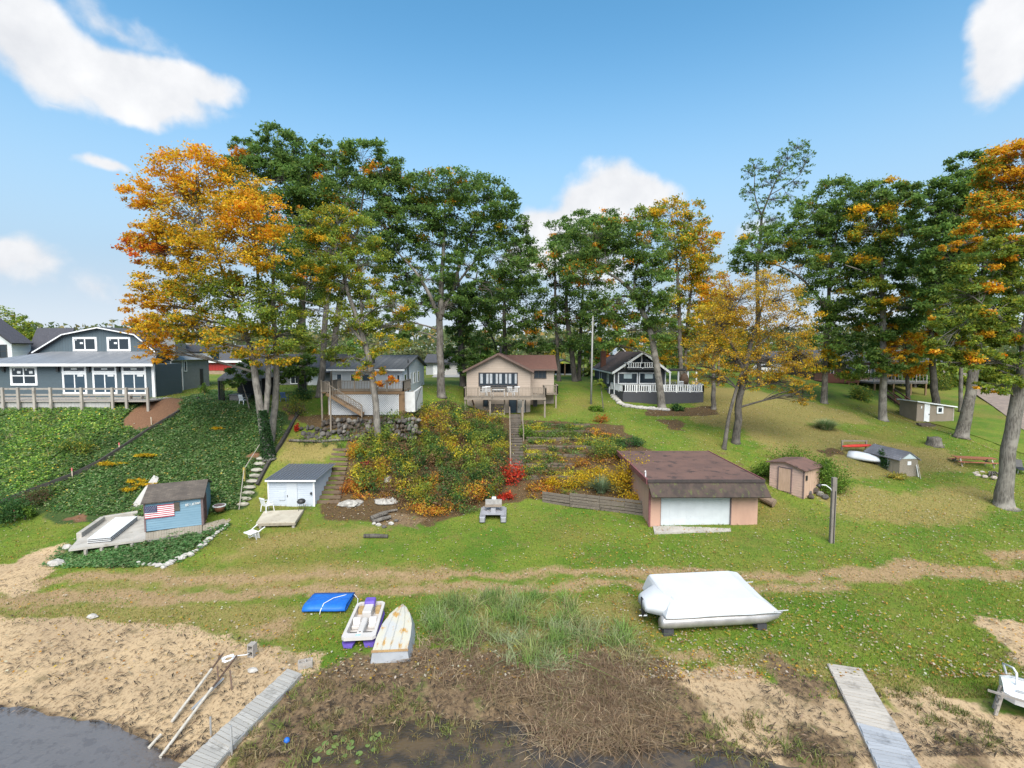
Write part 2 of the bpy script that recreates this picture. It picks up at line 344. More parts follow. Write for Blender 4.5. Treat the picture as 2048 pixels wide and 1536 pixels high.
def leaves(P, size, cols, flat=.5, aspect=.6, tri=False):
    """one folded diamond per point; returns verts, quads, colours"""
    n = len(P); a = rng.uniform(0, 2*math.pi, n); tilt = rng.normal(0, flat, n)
    d = np.stack([np.cos(a)*np.cos(tilt), np.sin(a)*np.cos(tilt), np.sin(tilt)], 1)
    up = rng.normal(0, flat, (n, 3)); up[:, 2] += 1; s = np.cross(d, up); s /= np.linalg.norm(s, axis=1, keepdims=True)+1e-9; nn = np.cross(s, d)
    sz = (np.asarray(size)*rng.uniform(.45, 1.5, n))[:, None]
    if tri:
        V = np.stack([P-d*sz*.45+s*sz*aspect*.55, P-d*sz*.45-s*sz*aspect*.55, P+d*sz*.65], 1).reshape(-1, 3); return V, np.arange(3*n).reshape(n, 3), np.repeat(cols, 3, 0)
    V = np.stack([P-d*sz*.5, P+s*sz*aspect*.5+nn*sz*.1, P+d*sz*.5, P-s*sz*aspect*.5+nn*sz*.1], 1).reshape(-1, 3)
    Fq = np.arange(4*n).reshape(n, 4); return V, Fq, np.repeat(cols, 4, 0)
def pal(n, palette, weights, jit=.16):
    p = np.array(palette, float); w = np.array(weights, float); c = p[rng.choice(len(p), n, p=w/w.sum())]
    return np.clip(c*rng.uniform(1-jit, 1+jit, (n, 1))*rng.uniform(1-jit*.4, 1+jit*.4, (n, 3)), 0, 1)
# ================================================================== THE GROUND
gx = np.concatenate([-np.geomspace(1500, 62, 14), np.arange(-60, 60.1, .27), np.geomspace(62, 1500, 14)])
gy = np.concatenate([[-300, -60, -10, 4], np.arange(9, 14, .5), np.arange(14, 50, .16), np.arange(50, 90, .5), np.geomspace(91, 2500, 22)])
XX, YY = np.meshgrid(gx, gy); x = XX.ravel(); y = YY.ravel()
z0 = zt(x, y); far = np.clip((y-90)/200, 0, 1)
bumpy = (fbm(x, y, 2.2, 5)-.5)*.10+(fbm(x, y, .7, 9)-.5)*.05
z0 = np.where(y < 6, -.6, z0+bumpy*np.clip((y-15)/8, .4, 1)*(1-far))
# warped coordinates give the borders of the surfaces an uneven run
wx = x+(fbm(x, y, 2.5, 21)-.5)*2.0+(fbm(x, y, .8, 23)-.5)*.9; wy = y+(fbm(x, y, 2.5, 31)-.5)*1.6+(fbm(x, y, .8, 33)-.5)*.7
def region(polys, soft=.7):
    m = np.zeros(len(x))
    for p in polys: m = np.maximum(m, soft_poly(wx, wy, ppoly(*p), soft))
    return m
sand = region([[(-900, 1255), (-300, 1225), (0, 1222), (150, 1232), (270, 1238), (400, 1258), (520, 1292), (600, 1315), (630, 1350), (560, 1400), (440, 1536), (380, 1700), (-900, 1700)],
               [(1340, 1345), (1450, 1335), (1560, 1370), (1640, 1400), (1690, 1460), (1740, 1536), (1740, 1640), (1520, 1640), (1480, 1500), (1380, 1420)],
               [(1770, 1365), (1850, 1378), (1960, 1410), (2100, 1440), (2500, 1480), (2500, 1700), (1880, 1700), (1830, 1536)],
               [(1650, 1400), (1720, 1390), (1800, 1430), (1890, 1536), (1890, 1650), (1690, 1650), (1700, 1480)],
               [(1925, 1228), (2000, 1232), (2120, 1260), (2120, 1345), (2030, 1330), (1990, 1270)],
               [(-300, 1140), (0, 1128), (90, 1092), (130, 1100), (95, 1150), (60, 1185), (-300, 1200)],
               [(840, 1375), (960, 1372), (1010, 1400), (960, 1425), (860, 1415)], [(560, 1300), (640, 1300), (660, 1335), (600, 1350)]])
path = region([[(-600, 1190), (0, 1186), (240, 1184), (460, 1180), (640, 1174), (900, 1166), (1080, 1164), (1080, 1176), (860, 1184), (620, 1192), (420, 1200), (200, 1206), (-600, 1215)], [(-600, 1160), (0, 1158), (240, 1154), (460, 1150), (700, 1144), (960, 1140), (960, 1150), (700, 1156), (460, 1163), (240, 1168), (-600, 1175)],
               [(940, 1140), (1180, 1138), (1320, 1136), (1480, 1143), (1660, 1146), (1660, 1160), (1480, 1160), (1300, 1154), (1190, 1150), (940, 1151)], [(1060, 1165), (1300, 1166), (1500, 1172), (1700, 1166), (1700, 1176), (1500, 1184), (1300, 1178), (1060, 1176)],
               [(1640, 1140), (1800, 1125), (1960, 1130), (2100, 1138), (2400, 1140), (2400, 1160), (2100, 1158), (1900, 1158), (1700, 1165)],
               [(1960, 1105), (2100, 1100), (2100, 1118), (1980, 1120)], [(490, 1265), (560, 1240), (600, 1250), (540, 1290)], [(1330, 1300), (1400, 1300), (1400, 1325), (1340, 1322)]], 1.1)
mud = region([[(620, 1350), (700, 1320), (840, 1290), (960, 1300), (1180, 1290), (1330, 1320), (1400, 1430), (1500, 1500), (1560, 1700), (400, 1700), (470, 1500)],
              [(-600, 1400), (0, 1398), (140, 1414), (260, 1458), (340, 1498), (430, 1526), (300, 1700), (-600, 1700)],
              [(1500, 1310), (1600, 1330), (1680, 1380), (1700, 1440), (1640, 1420), (1540, 1350)],
              [(1560, 1460), (1680, 1470), (1760, 1536), (1760, 1640), (1560, 1640)], [(1860, 1450), (1920, 1470), (1990, 1540), (1900, 1600)],
              [(780, 1030), (850, 1035), (840, 1060), (760, 1062)]], .8)
cover = region([[(-900, 820), (0, 828), (160, 815), (300, 805), (370, 792), (430, 780), (520, 800), (580, 850), (560, 890), (520, 960), (490, 1015), (400, 1030), (300, 1040), (160, 1045), (60, 1030), (0, 1000), (-900, 1000)],
                [(120, 1105), (240, 1085), (400, 1065), (450, 1045), (420, 1085), (340, 1130), (200, 1140)]], .8)
dry = region([[(1450, 830), (1600, 845), (1760, 880), (1900, 900), (1930, 940), (1800, 960), (1640, 960), (1540, 920)], [(1400, 770), (1500, 780), (1620, 800), (1760, 850), (1560, 850), (1450, 860), (1380, 840)], [(1560, 960), (1800, 985), (1950, 970), (2040, 1000), (1900, 1060), (1700, 1040)],
              [(480, 1080), (640, 1055), (760, 1062), (700, 1090), (560, 1105), (470, 1120)], [(150, 1150), (420, 1130), (700, 1125), (900, 1130), (900, 1165), (420, 1180), (150, 1190)],
              [(0, 1205), (420, 1200), (640, 1215), (600, 1300), (400, 1265), (150, 1250), (0, 1230)], [(1380, 1310), (1640, 1310), (1800, 1330), (2000, 1400), (1800, 1420), (1660, 1370), (1420, 1350)],
              [(560, 880), (680, 880), (660, 920), (560, 925)], [(880, 1180), (1300, 1200), (1340, 1330), (1000, 1320), (850, 1260)]], 1.2)
litter = region([[(585, 835), (700, 880), (690, 930), (665, 1010), (700, 1040), (860, 1050), (960, 1020), (1060, 1000), (1290, 1010), (1290, 900), (1240, 850), (1040, 840), (900, 800), (830, 815)],
                 [(640, 1010), (760, 1015), (800, 1060), (660, 1040)], [(1325, 842), (1345, 838), (1372, 848), (1368, 860), (1340, 858)], [(1290, 815), (1440, 812), (1445, 830), (1300, 832)],
                 [(1640, 900), (1660, 895), (1690, 905), (1665, 915)]], .8)
mulch = region([[(246, 840), (285, 806), (335, 796), (372, 797), (350, 818), (318, 848), (262, 862), (240, 858)], [(565, 815), (600, 800), (600, 830), (570, 850)],
                [(150, 1030), (190, 1022), (185, 1040), (160, 1044)], [(492, 918), (520, 908), (524, 922), (498, 928)]], .5)
surf = np.stack([sand, mud, path, cover], 1); surf2 = np.stack([dry, litter, mulch, np.ones(len(x))], 1)
ny, nx = XX.shape; idx = np.arange(ny*nx).reshape(ny, nx)
FQ = np.stack([idx[:-1, :-1], idx[:-1, 1:], idx[1:, 1:], idx[1:, :-1]], -1).reshape(-1, 4)
m, t, b = new_mat('ground_cover')
a1 = nd(t, 'ShaderNodeAttribute', attribute_name='surf'); a2 = nd(t, 'ShaderNodeAttribute', attribute_name='surf2')
s1 = t.nodes.new('ShaderNodeSeparateColor'); t.links.new(a1.outputs['Color'], s1.inputs[0]); s2 = t.nodes.new('ShaderNodeSeparateColor'); t.links.new(a2.outputs['Color'], s2.inputs[0])
n_big, n_mid, n_fine, n_fib = tex(t, .28, 5), tex(t, 1.3, 6, .62), tex(t, 9, 6, .7), tex(t, 5, 8, .75, stretch=(1.6, .8, 1))
n_huge = tex(t, .09, 3)
g = mixc(t, ramp(t, n_big, .36, .62), (.078, .150, .015), (.145, .188, .025)); g = mixc(t, ramp(t, n_mid, .45, .75), g, (.17, .165, .034)); g = mixc(t, ramp(t, n_huge, .50, .68), g, (.185, .16, .04)); g = mixc(t, ramp(t, tex(t, .8, 6, .7), .56, .72), g, (.16, .115, .05))
g = mixc(t, ramp(t, n_fine, .4, .75), g, (.055, .095, .015))
def edge(mask, lo=.30, hi=.62, amt=.55, nz_=None):
    ad = nd(t, 'ShaderNodeMath', operation='MULTIPLY_ADD'); t.links.new(nz_ or n_mid, ad.inputs[0]); ad.inputs[1].default_value = amt; ad.inputs[2].default_value = -amt*.5
    sm = nd(t, 'ShaderNodeMath', operation='ADD'); t.links.new(mask, sm.inputs[0]); t.links.new(ad.outputs[0], sm.inputs[1]); return ramp(t, sm.outputs[0], lo, hi)
dryc = mixc(t, ramp(t, n_fine, .35, .7), (.27, .205, .08), (.17, .135, .048)); drym = nd(t, 'ShaderNodeMath', operation='MULTIPLY'); t.links.new(edge(s2.outputs[0], .25, .95, 1.1), drym.inputs[0]); drym.inputs[1].default_value = .75
g = mixc(t, drym.outputs[0], g, dryc)
g = mixc(t, edge(s2.outputs[1]), g, mixc(t, ramp(t, n_fine, .35, .7), (.055, .036, .020), (.13, .085, .04)))
g = mixc(t, edge(s1.outputs['Blue'], .22, .66, .9), g, mixc(t, ramp(t, n_fib, .3, .7), (.34, .235, .13), (.20, .14, .07)))
sandc = mixc(t, ramp(t, n_big, .35, .68), (.46, .335, .20), (.36, .26, .16)); sandc = mixc(t, ramp(t, n_fib, .50, .64), sandc, (.20, .135, .075)); sandc = mixc(t, ramp(t, tex(t, 14, 5, .7), .56, .68), sandc, (.115, .08, .05)); sandc = mixc(t, ramp(t, tex(t, .75, 6, .65), .56, .72), sandc, (.20, .15, .085))
g = mixc(t, edge(s1.outputs['Red'], .32, .6, 1.0), g, sandc)
mudc = mixc(t, ramp(t, n_fib, .35, .65), (.115, .078, .048), (.21, .145, .082)); mudc = mixc(t, ramp(t, n_fine, .52, .7), mudc, (.022, .016, .012)); mudc = mixc(t, ramp(t, n_big, .52, .7), mudc, (.30, .21, .12)); mudc = mixc(t, ramp(t, tex(t, 1.1, 6, .65), .54, .7), mudc, (.10, .115, .035))
g = mixc(t, edge(s1.outputs['Green'], .35, .75, 1.1), g, mudc)
g = mixc(t, edge(a1.outputs['Alpha']), g, mixc(t, ramp(t, n_fine, .3, .7), (.022, .05, .014), (.06, .085, .025)))
g = mixc(t, edge(s2.outputs[2], .3, .6, .4), g, mixc(t, ramp(t, tex(t, 22, 4), .3, .7), (.10, .052, .030), (.20, .11, .065)))
t.links.new(g, b.inputs['Base Color']); b.inputs['Roughness'].default_value = .95; b.inputs['Specular IOR Level'].default_value = .15
bump(t, b, n_fib, .7, .05)
ground = np_mesh('ground', np.stack([x, y, z0], 1), FQ, m, {'surf': surf, 'surf2': surf2}, smooth=True); tag(ground, 'lawn, sandy beach and bank rising to the houses', 'ground', kind='structure')
def field(mask, px, py):
    """look up a mask at ground points (nearest grid vertex)"""
    i = np.clip(np.searchsorted(gx, px), 0, nx-1); j = np.clip(np.searchsorted(gy, py), 0, ny-1); return mask.reshape(ny, nx)[j, i]
# where a hidden spot would read the wrong class nothing stands: the masks are kept per ground point

# ---- lake water
m, t, b = new_mat('lake_water'); f = tex(t, 1.5, 6, .6); o = mixc(t, ramp(t, f, .42, .62), (.045, .034, .024), (.10, .068, .036)); sp_w = t.nodes.new('ShaderNodeSeparateXYZ'); tcw = t.nodes.new('ShaderNodeTexCoord'); t.links.new(tcw.outputs['Object'], sp_w.inputs[0]); o = mixc(t, ramp(t, sp_w.outputs['X'], -8.5, -11), o, mixc(t, f, mixc(t, ramp(t, tex(t, 3, 6, .65), .5, .62), (.10, .09, .085), (.04, .033, .03)), (.14, .125, .12))); t.links.new(o, b.inputs['Base Color']); b.inputs['Roughness'].default_value = .05; b.inputs['IOR'].default_value = 1.6; b.inputs['Specular IOR Level'].default_value = .7
bump(t, b, tex(t, 7, 4, .55, stretch=(1, 2.2, 1)), .22, .04)
wb = MB(); wb.add([(-1500, -300, .0), (1500, -300, .0), (1500, 19, .0), (-1500, 19, .0)], [(0, 1, 2, 3)]); tag(wb.build('lake_water', m), 'shallow brown lake water at the beach', 'water', kind='structure')

# ---- asphalt lane at the right
lane = [G(px, py) for px, py in ((2250, 960), (2130, 905), (2048, 858), (1990, 812), (1950, 785), (1915, 765))]; lane.append(GY(1880, 95)); lane.append(GY(1800, 118))
lm = paint('asphalt', (.24, .185, .15), (.18, .14, .118), 1.5, .95, .3, 60)
b_ = MB(); P = []
for i, p in enumerate(lane):
    q = lane[min(i+1, len(lane)-1)]-lane[max(i-1, 0)]; nrm = np.array([q[1], -q[0], 0]); nrm /= np.linalg.norm(nrm); P.append((p, nrm))
vs = []; 
for s in range(len(P)-1):
    for k in range(6):
        w = k/6; p = P[s][0]*(1-w)+P[s+1][0]*w; n_ = P[s][1]*(1-w)+P[s+1][1]*w
        for e in (-.3, 1.2, 2.6, 4.0): q = p+n_*e; vs.append((q[0], q[1], float(zt(q[0], q[1]))+.09))
nr_ = len(vs)//4; b_.add(vs, [(4*i+k, 4*i+k+1, 4*i+5+k, 4*i+4+k) for i in range(nr_-1) for k in range(3)])
tag(b_.build('asphalt_lane', lm, smooth=True), 'asphalt lane climbing the bank at the right', 'road', kind='structure')

# ---- grass blades, fallen leaves, ivy, marsh plants: countless, one object each
def scatter(n, x0, x1, y0, y1):
    # denser near the camera, as the eye resolves it
    yy = y0+(y1-y0)*rng.random(n)**1.5; xx = np.clip(rng.uniform(-1.05, 1.05, n)*yy*1.05, x0, x1)*1.0; return xx, yy
def blades(name, xx, yy, h, w, cols, lean=.5, label='', seg=1, zoff=0):
    n = len(xx); a = rng.uniform(0, 2*math.pi, n); zz = zt(xx, yy)+zoff
    ca, sa = np.cos(a), np.sin(a); l = np.abs(rng.normal(0, lean, n)); b2 = rng.uniform(0, 2*math.pi, n)
    base = np.stack([xx, yy, zz], 1); side = np.stack([ca, sa, 0*a], 1)*(w/2)[:, None]; ld = np.stack([np.cos(b2), np.sin(b2), 0*a], 1)
    if seg == 1:
        tip = base+ld*(h*l)[:, None]+np.array([0, 0, 1])*h[:, None]
        V = np.stack([base-side, base+side, tip], 1).reshape(-1, 3); Fq = np.arange(3*n).reshape(n, 3); C = np.repeat(cols, 3, 0)
    else:
        pts = []
        for k in range(seg+1):
            s = k/seg; c = base+ld*(h*l*s**1.8)[:, None]*1.2+np.array([0, 0, 1])*(h*(s-.5*np.minimum(l, 1.6)*s*s*.75))[:, None]
            wd_ = side*(1-s*.85); pts += [c-wd_, c+wd_]
        V = np.stack(pts, 1).reshape(-1, 3); st = 2*(seg+1); Fq = np.concatenate([(np.arange(n)*st)[:, None]+np.array([2*k, 2*k+1, 2*k+3, 2*k+2]) for k in range(seg)]); C = np.repeat(cols, st, 0)
    o = np_mesh(name, V, Fq, BLADE, {'col': C}); tag(o, label, 'grass', kind='stuff'); return o
xx, yy = scatter(280000, -48, 48, 17, 62)
bare = np.maximum.reduce([field(sand, xx, yy), field(mud, xx, yy)*.95, field(path, xx, yy)*.8, field(cover, xx, yy), field(litter, xx, yy)*.85, field(mulch, xx, yy)])
keep = rng.random(len(xx)) > bare*1.15-.02; xx, yy = xx[keep], yy[keep]; dr = field(dry, xx, yy)
gcol = pal(len(xx), [(.100, .200, .015), (.160, .232, .024), (.074, .152, .012), (.26, .222, .055)], [4.4, 3.4, 2.4, 2.2]); dcol = pal(len(xx), [(.30, .23, .09), (.22, .19, .06), (.15, .18, .03)], [3, 2, 2])
pt = fbm(xx, yy, 5, 44)+(fbm(xx, yy, 1.2, 45)-.5)*.5; gcol = np.where((pt > .54)[:, None], gcol*np.array([1.38, 1.02, 1.2]), gcol); pb = fbm(xx, yy, 2.6, 57)+(fbm(xx, yy, .6, 58)-.5)*.6; gcol = np.where(((pb > .60) & (rng.random(len(xx)) < .6))[:, None], gcol*.3+np.array([.17, .12, .05])*.7, gcol); gcol = np.where((pt < .44)[:, None], gcol*np.array([.75, .92, .7]), gcol)
col = np.where((rng.random(len(xx)) < dr*.7)[:, None], dcol, gcol)
blades('lawn_grass', xx, yy, rng.uniform(.05, .12, len(xx)), rng.uniform(.02, .045, len(xx)), col, .5, 'short green lawn grass')
# fallen leaves on the lawn and the beach
xx, yy = scatter(42000, -46, 46, 18, 62); dens = .35+.9*(xx > 3)*(fbm(xx, yy, 6, 77) > .38)+.9*field(litter, xx, yy); dens = dens+sum(1.6*np.exp(-((xx-X(a_, d_))**2+(yy-d_)**2)/r_) for a_, d_, r_ in ((1472, 45, 40), (2008, 35.5, 26), (1925, 51, 20), (1766, 57, 18), (1648, 62, 18), (1322, 58, 14), (757, 42, 8), (882, 53, 10)))
dens = dens*(1-.6*field(sand, xx, yy)*(xx < 0))
keep = rng.random(len(xx)) < dens; xx, yy = xx[keep], yy[keep]
lc = pal(len(xx), [(.52, .42, .30), (.60, .56, .46), (.50, .27, .05), (.30, .15, .05), (.55, .40, .06)], [4, 2, 2.4, 2, 1.5])
V, Fq, C = leaves(np.stack([xx, yy, zt(xx, yy)+.085+.03*rng.random(len(xx))], 1), .10, lc, .25, .7)
tag(np_mesh('fallen_leaves', V, Fq, LEAF, {'col': C}), 'dry yellow and brown leaves fallen on the grass', 'leaves', kind='stuff')
# ivy on the left bank
def cover_leaves(n, name, label, poly, palette, weights, size, h=.16, extra=None):
    pp = np.array(ppoly(*poly)); x0, y0 = pp.min(0); x1, y1 = pp.max(0); xx = rng.uniform(x0, x1, n*3); yy = rng.uniform(y0, y1, n*3)
    k = rng.random(len(xx)) < soft_poly(xx+(fbm(xx, yy, 2, 3)-.5)*2, yy+(fbm(xx, yy, 2, 4)-.5)*1.5, pp, .6); xx, yy = xx[k][:n], yy[k][:n]
    und = (fbm(xx, yy, 1.5, 8)-.45)*.4; k = (field(mulch, xx, yy) < .5) & ((fbm(xx, yy, 1.2, 19) < .64) | (rng.random(len(xx)) < .25)); xx, yy, und = xx[k], yy[k], und[k]
    c = pal(len(xx), palette, weights)
    c *= (1.0+1.2*fbm(xx, yy, 2.2, 12))[:, None]; c = np.clip(c, 0, .9)
    lush = soft_poly(xx, yy, ppoly((0, 830), (200, 818), (270, 850), (120, 900), (120, 980), (0, 1000)), 2) if extra else np.zeros(len(xx))
    c = np.where((rng.random(len(xx)) < lush*.55)[:, None], c*np.array([1.9, 1.75, .9]), c)
    P = np.stack([xx, yy, zt(xx, yy)+.05+np.maximum(und, 0)*.5+rng.random(len(xx))*h], 1)
    V, Fq, C = leaves(P, size, c, .33, .8, tri=True); tag(np_mesh(name, V, Fq, LEAF, {'col': C}), label, 'ground cover', kind='stuff')
cover_leaves(150000, 'ivy_cover', 'dark green ivy covering the left bank', [(-260, 818), (0, 818), (160, 808), (250, 806), (330, 800), (370, 800), (430, 783), (520, 800), (575, 850), (560, 885), (525, 950), (480, 1010), (400, 1030), (300, 1035), (170, 1030), (80, 1010), (0, 985), (-260, 985)],
             [(.068, .145, .042), (.046, .105, .032), (.110, .185, .055), (.20, .25, .12), (.40, .30, .07)], [4.5, 2.4, 3.6, 3.2, .3], .13, extra=True)
cover_leaves(9000, 'periwinkle_cover', 'low dark ground cover below the concrete patio', [(118, 1100), (240, 1088), (400, 1068), (452, 1048), (425, 1085), (340, 1128), (200, 1138), (100, 1130)], [(.065, .15, .045), (.10, .18, .065), (.16, .2, .09)], [4, 3, 1.5], .13, .1)
# marsh grass in the middle foreground
def tussocks(name, label, spots, palette, weights, hh, nb, lean):
    xs, ys, cs, hs = [], [], [], []
    for (cx, cy, r) in spots:
        k = int(nb*r); xs.append(cx+rng.normal(0, r*.28, k)); ys.append(cy+rng.normal(0, r*.28, k)); c0 = pal(1, palette, weights, .1)[0]; cs.append(np.clip(c0*rng.uniform(.6, 1.4, (k, 1)), 0, 1)*.7+pal(k, palette, weights)*.3); hs.append(rng.uniform(.45, 1.1, k)*hh*r**.5)
    xs, ys, cs, hs = map(np.concatenate, (xs, ys, cs, hs)); blades(name, xs, ys, hs, rng.uniform(.022, .05, len(xs)), cs, lean, label, seg=3)
def spots_in(n, poly, r0, r1):
    pp = np.array(ppoly(*poly)); lo, hi = pp.min(0), pp.max(0); out = []
    while len(out) < n:
        q = rng.uniform(lo, hi)
        if soft_poly(q[:1], q[1:], pp, .3)[0] > .5: out.append((q[0], q[1], rng.uniform(r0, r1)))
    return out
tussocks('green_sedge', 'green sedge tussocks in the marshy foreground', spots_in(95, [(850, 1215), (1000, 1195), (1150, 1200), (1280, 1260), (1330, 1290), (1290, 1330), (1160, 1310), (1080, 1350), (960, 1320), (860, 1290)], .5, 1.0), [(.15, .25, .05), (.23, .28, .09), (.11, .19, .05), (.36, .30, .15), (.28, .32, .18)], [4.5, 3, 3.5, 1.8, 1.8], .85, 85, .95)
tussocks('dead_marsh_grass', 'brown dead grass matted in the marshy foreground', spots_in(120, [(840, 1270), (1000, 1220), (1240, 1270), (1330, 1330), (1330, 1430), (1300, 1500), (1120, 1500), (1000, 1420), (880, 1360), (820, 1320)], .4, 1.0)+spots_in(90, [(1060, 1330), (1250, 1340), (1310, 1420), (1290, 1500), (1090, 1500)], .7, 1.3), [(.20, .135, .08), (.30, .215, .13), (.12, .08, .05), (.42, .33, .21), (.16, .10, .065), (.16, .18, .05)], [4, 3.4, 3, 1.7, 3, 1.0], .42, 60, 2.0)
tussocks('shore_weeds', 'sparse green and brown weeds along the muddy shore', spots_in(150, [(470, 1460), (640, 1360), (800, 1380), (900, 1440), (1080, 1490), (1060, 1560), (460, 1560)], .25, .55)+spots_in(40, [(1760, 1370), (1830, 1380), (1960, 1440), (2040, 1500), (1900, 1500)], .2, .4)+spots_in(40, [(1340, 1420), (1560, 1440), (1720, 1536), (1400, 1536)], .25, .5), [(.11, .15, .03), (.16, .17, .045), (.16, .11, .055), (.26, .20, .11)], [3, 3, 3, 2], .4, 60, .9)
tussocks('bank_weeds', 'grass tufts and dead stems scattered in the ivy bank', spots_in(110, [(-200, 830), (0, 832), (240, 815), (240, 860), (150, 930), (60, 980), (0, 990), (-200, 985)], .4, .9)+spots_in(45, [(250, 870), (420, 800), (540, 840), (500, 980), (300, 1010), (150, 1015)], .3, .5), [(.16, .28, .05), (.24, .34, .07), (.12, .22, .04), (.30, .22, .13), (.42, .36, .22)], [4, 3, 2, 1.6, 1], .6, 45, .8)
# dark wrack and twigs on the sand
xx, yy = scatter(60000, -30, 40, 14.5, 27); on = np.maximum(field(sand, xx, yy), field(mud, xx, yy)); keep = (rng.random(len(xx)) < on*(.25+1.0*(fbm(xx, yy, 1.4, 61) > .5)+.8*field(mud, xx, yy))*.4); xx, yy = xx[keep], yy[keep]; k = len(xx)
keep = zt(xx, yy) > -.01; xx, yy = xx[keep], yy[keep]; k = len(xx)
wc = pal(k, [(.06, .042, .03), (.10, .07, .045), (.03, .024, .018), (.30, .22, .14)], [4, 4, 2, 1.1]); V, Fq, C = leaves(np.stack([xx, yy, np.maximum(zt(xx, yy), 0)+.045+rng.random(k)*.03], 1), rng.uniform(.05, .26, k), wc, .12, .16)
tag(np_mesh('wrack', V, Fq, BLADE, {'col': C}), 'dark twigs and dead weed washed up on the sand', 'debris', kind='stuff')
# lily pads: separate leaves floating on the dark pool
pm = paint('lily_pad', (.10, .17, .04), (.15, .19, .06), 6, .5, .05)
pr = random.Random(5)
for k, (px, py) in enumerate(((650, 1488), (668, 1492), (690, 1480), (700, 1495), (722, 1470), (735, 1492), (748, 1478), (662, 1505), (690, 1512), (745, 1500), (752, 1470), (716, 1508), (640, 1500), (630, 1520), (716, 1525), (672, 1476), (655, 1470), (702, 1486))):
    d = pdir(px+pr.uniform(-3, 3), py); Yd = -H/d[2]*d[1]; px_ = d[0]/d[1]*Yd; rad = pr.uniform(.07, .13); a0 = pr.uniform(0, 6.28); b_ = MB()
    b_.prism([(px_, Yd, .012+.002*(k % 4))]+[(px_+rad*math.cos(a0+q*.37), Yd+rad*math.sin(a0+q*.37), .012+.002*(k % 4)) for q in range(1, 17)], (0, 0, .006))
    tag(b_.build('lily_pad', pm), 'round green lily pad floating on the dark pool at the shore', 'lily pad', 'lily pads on the dark pool')
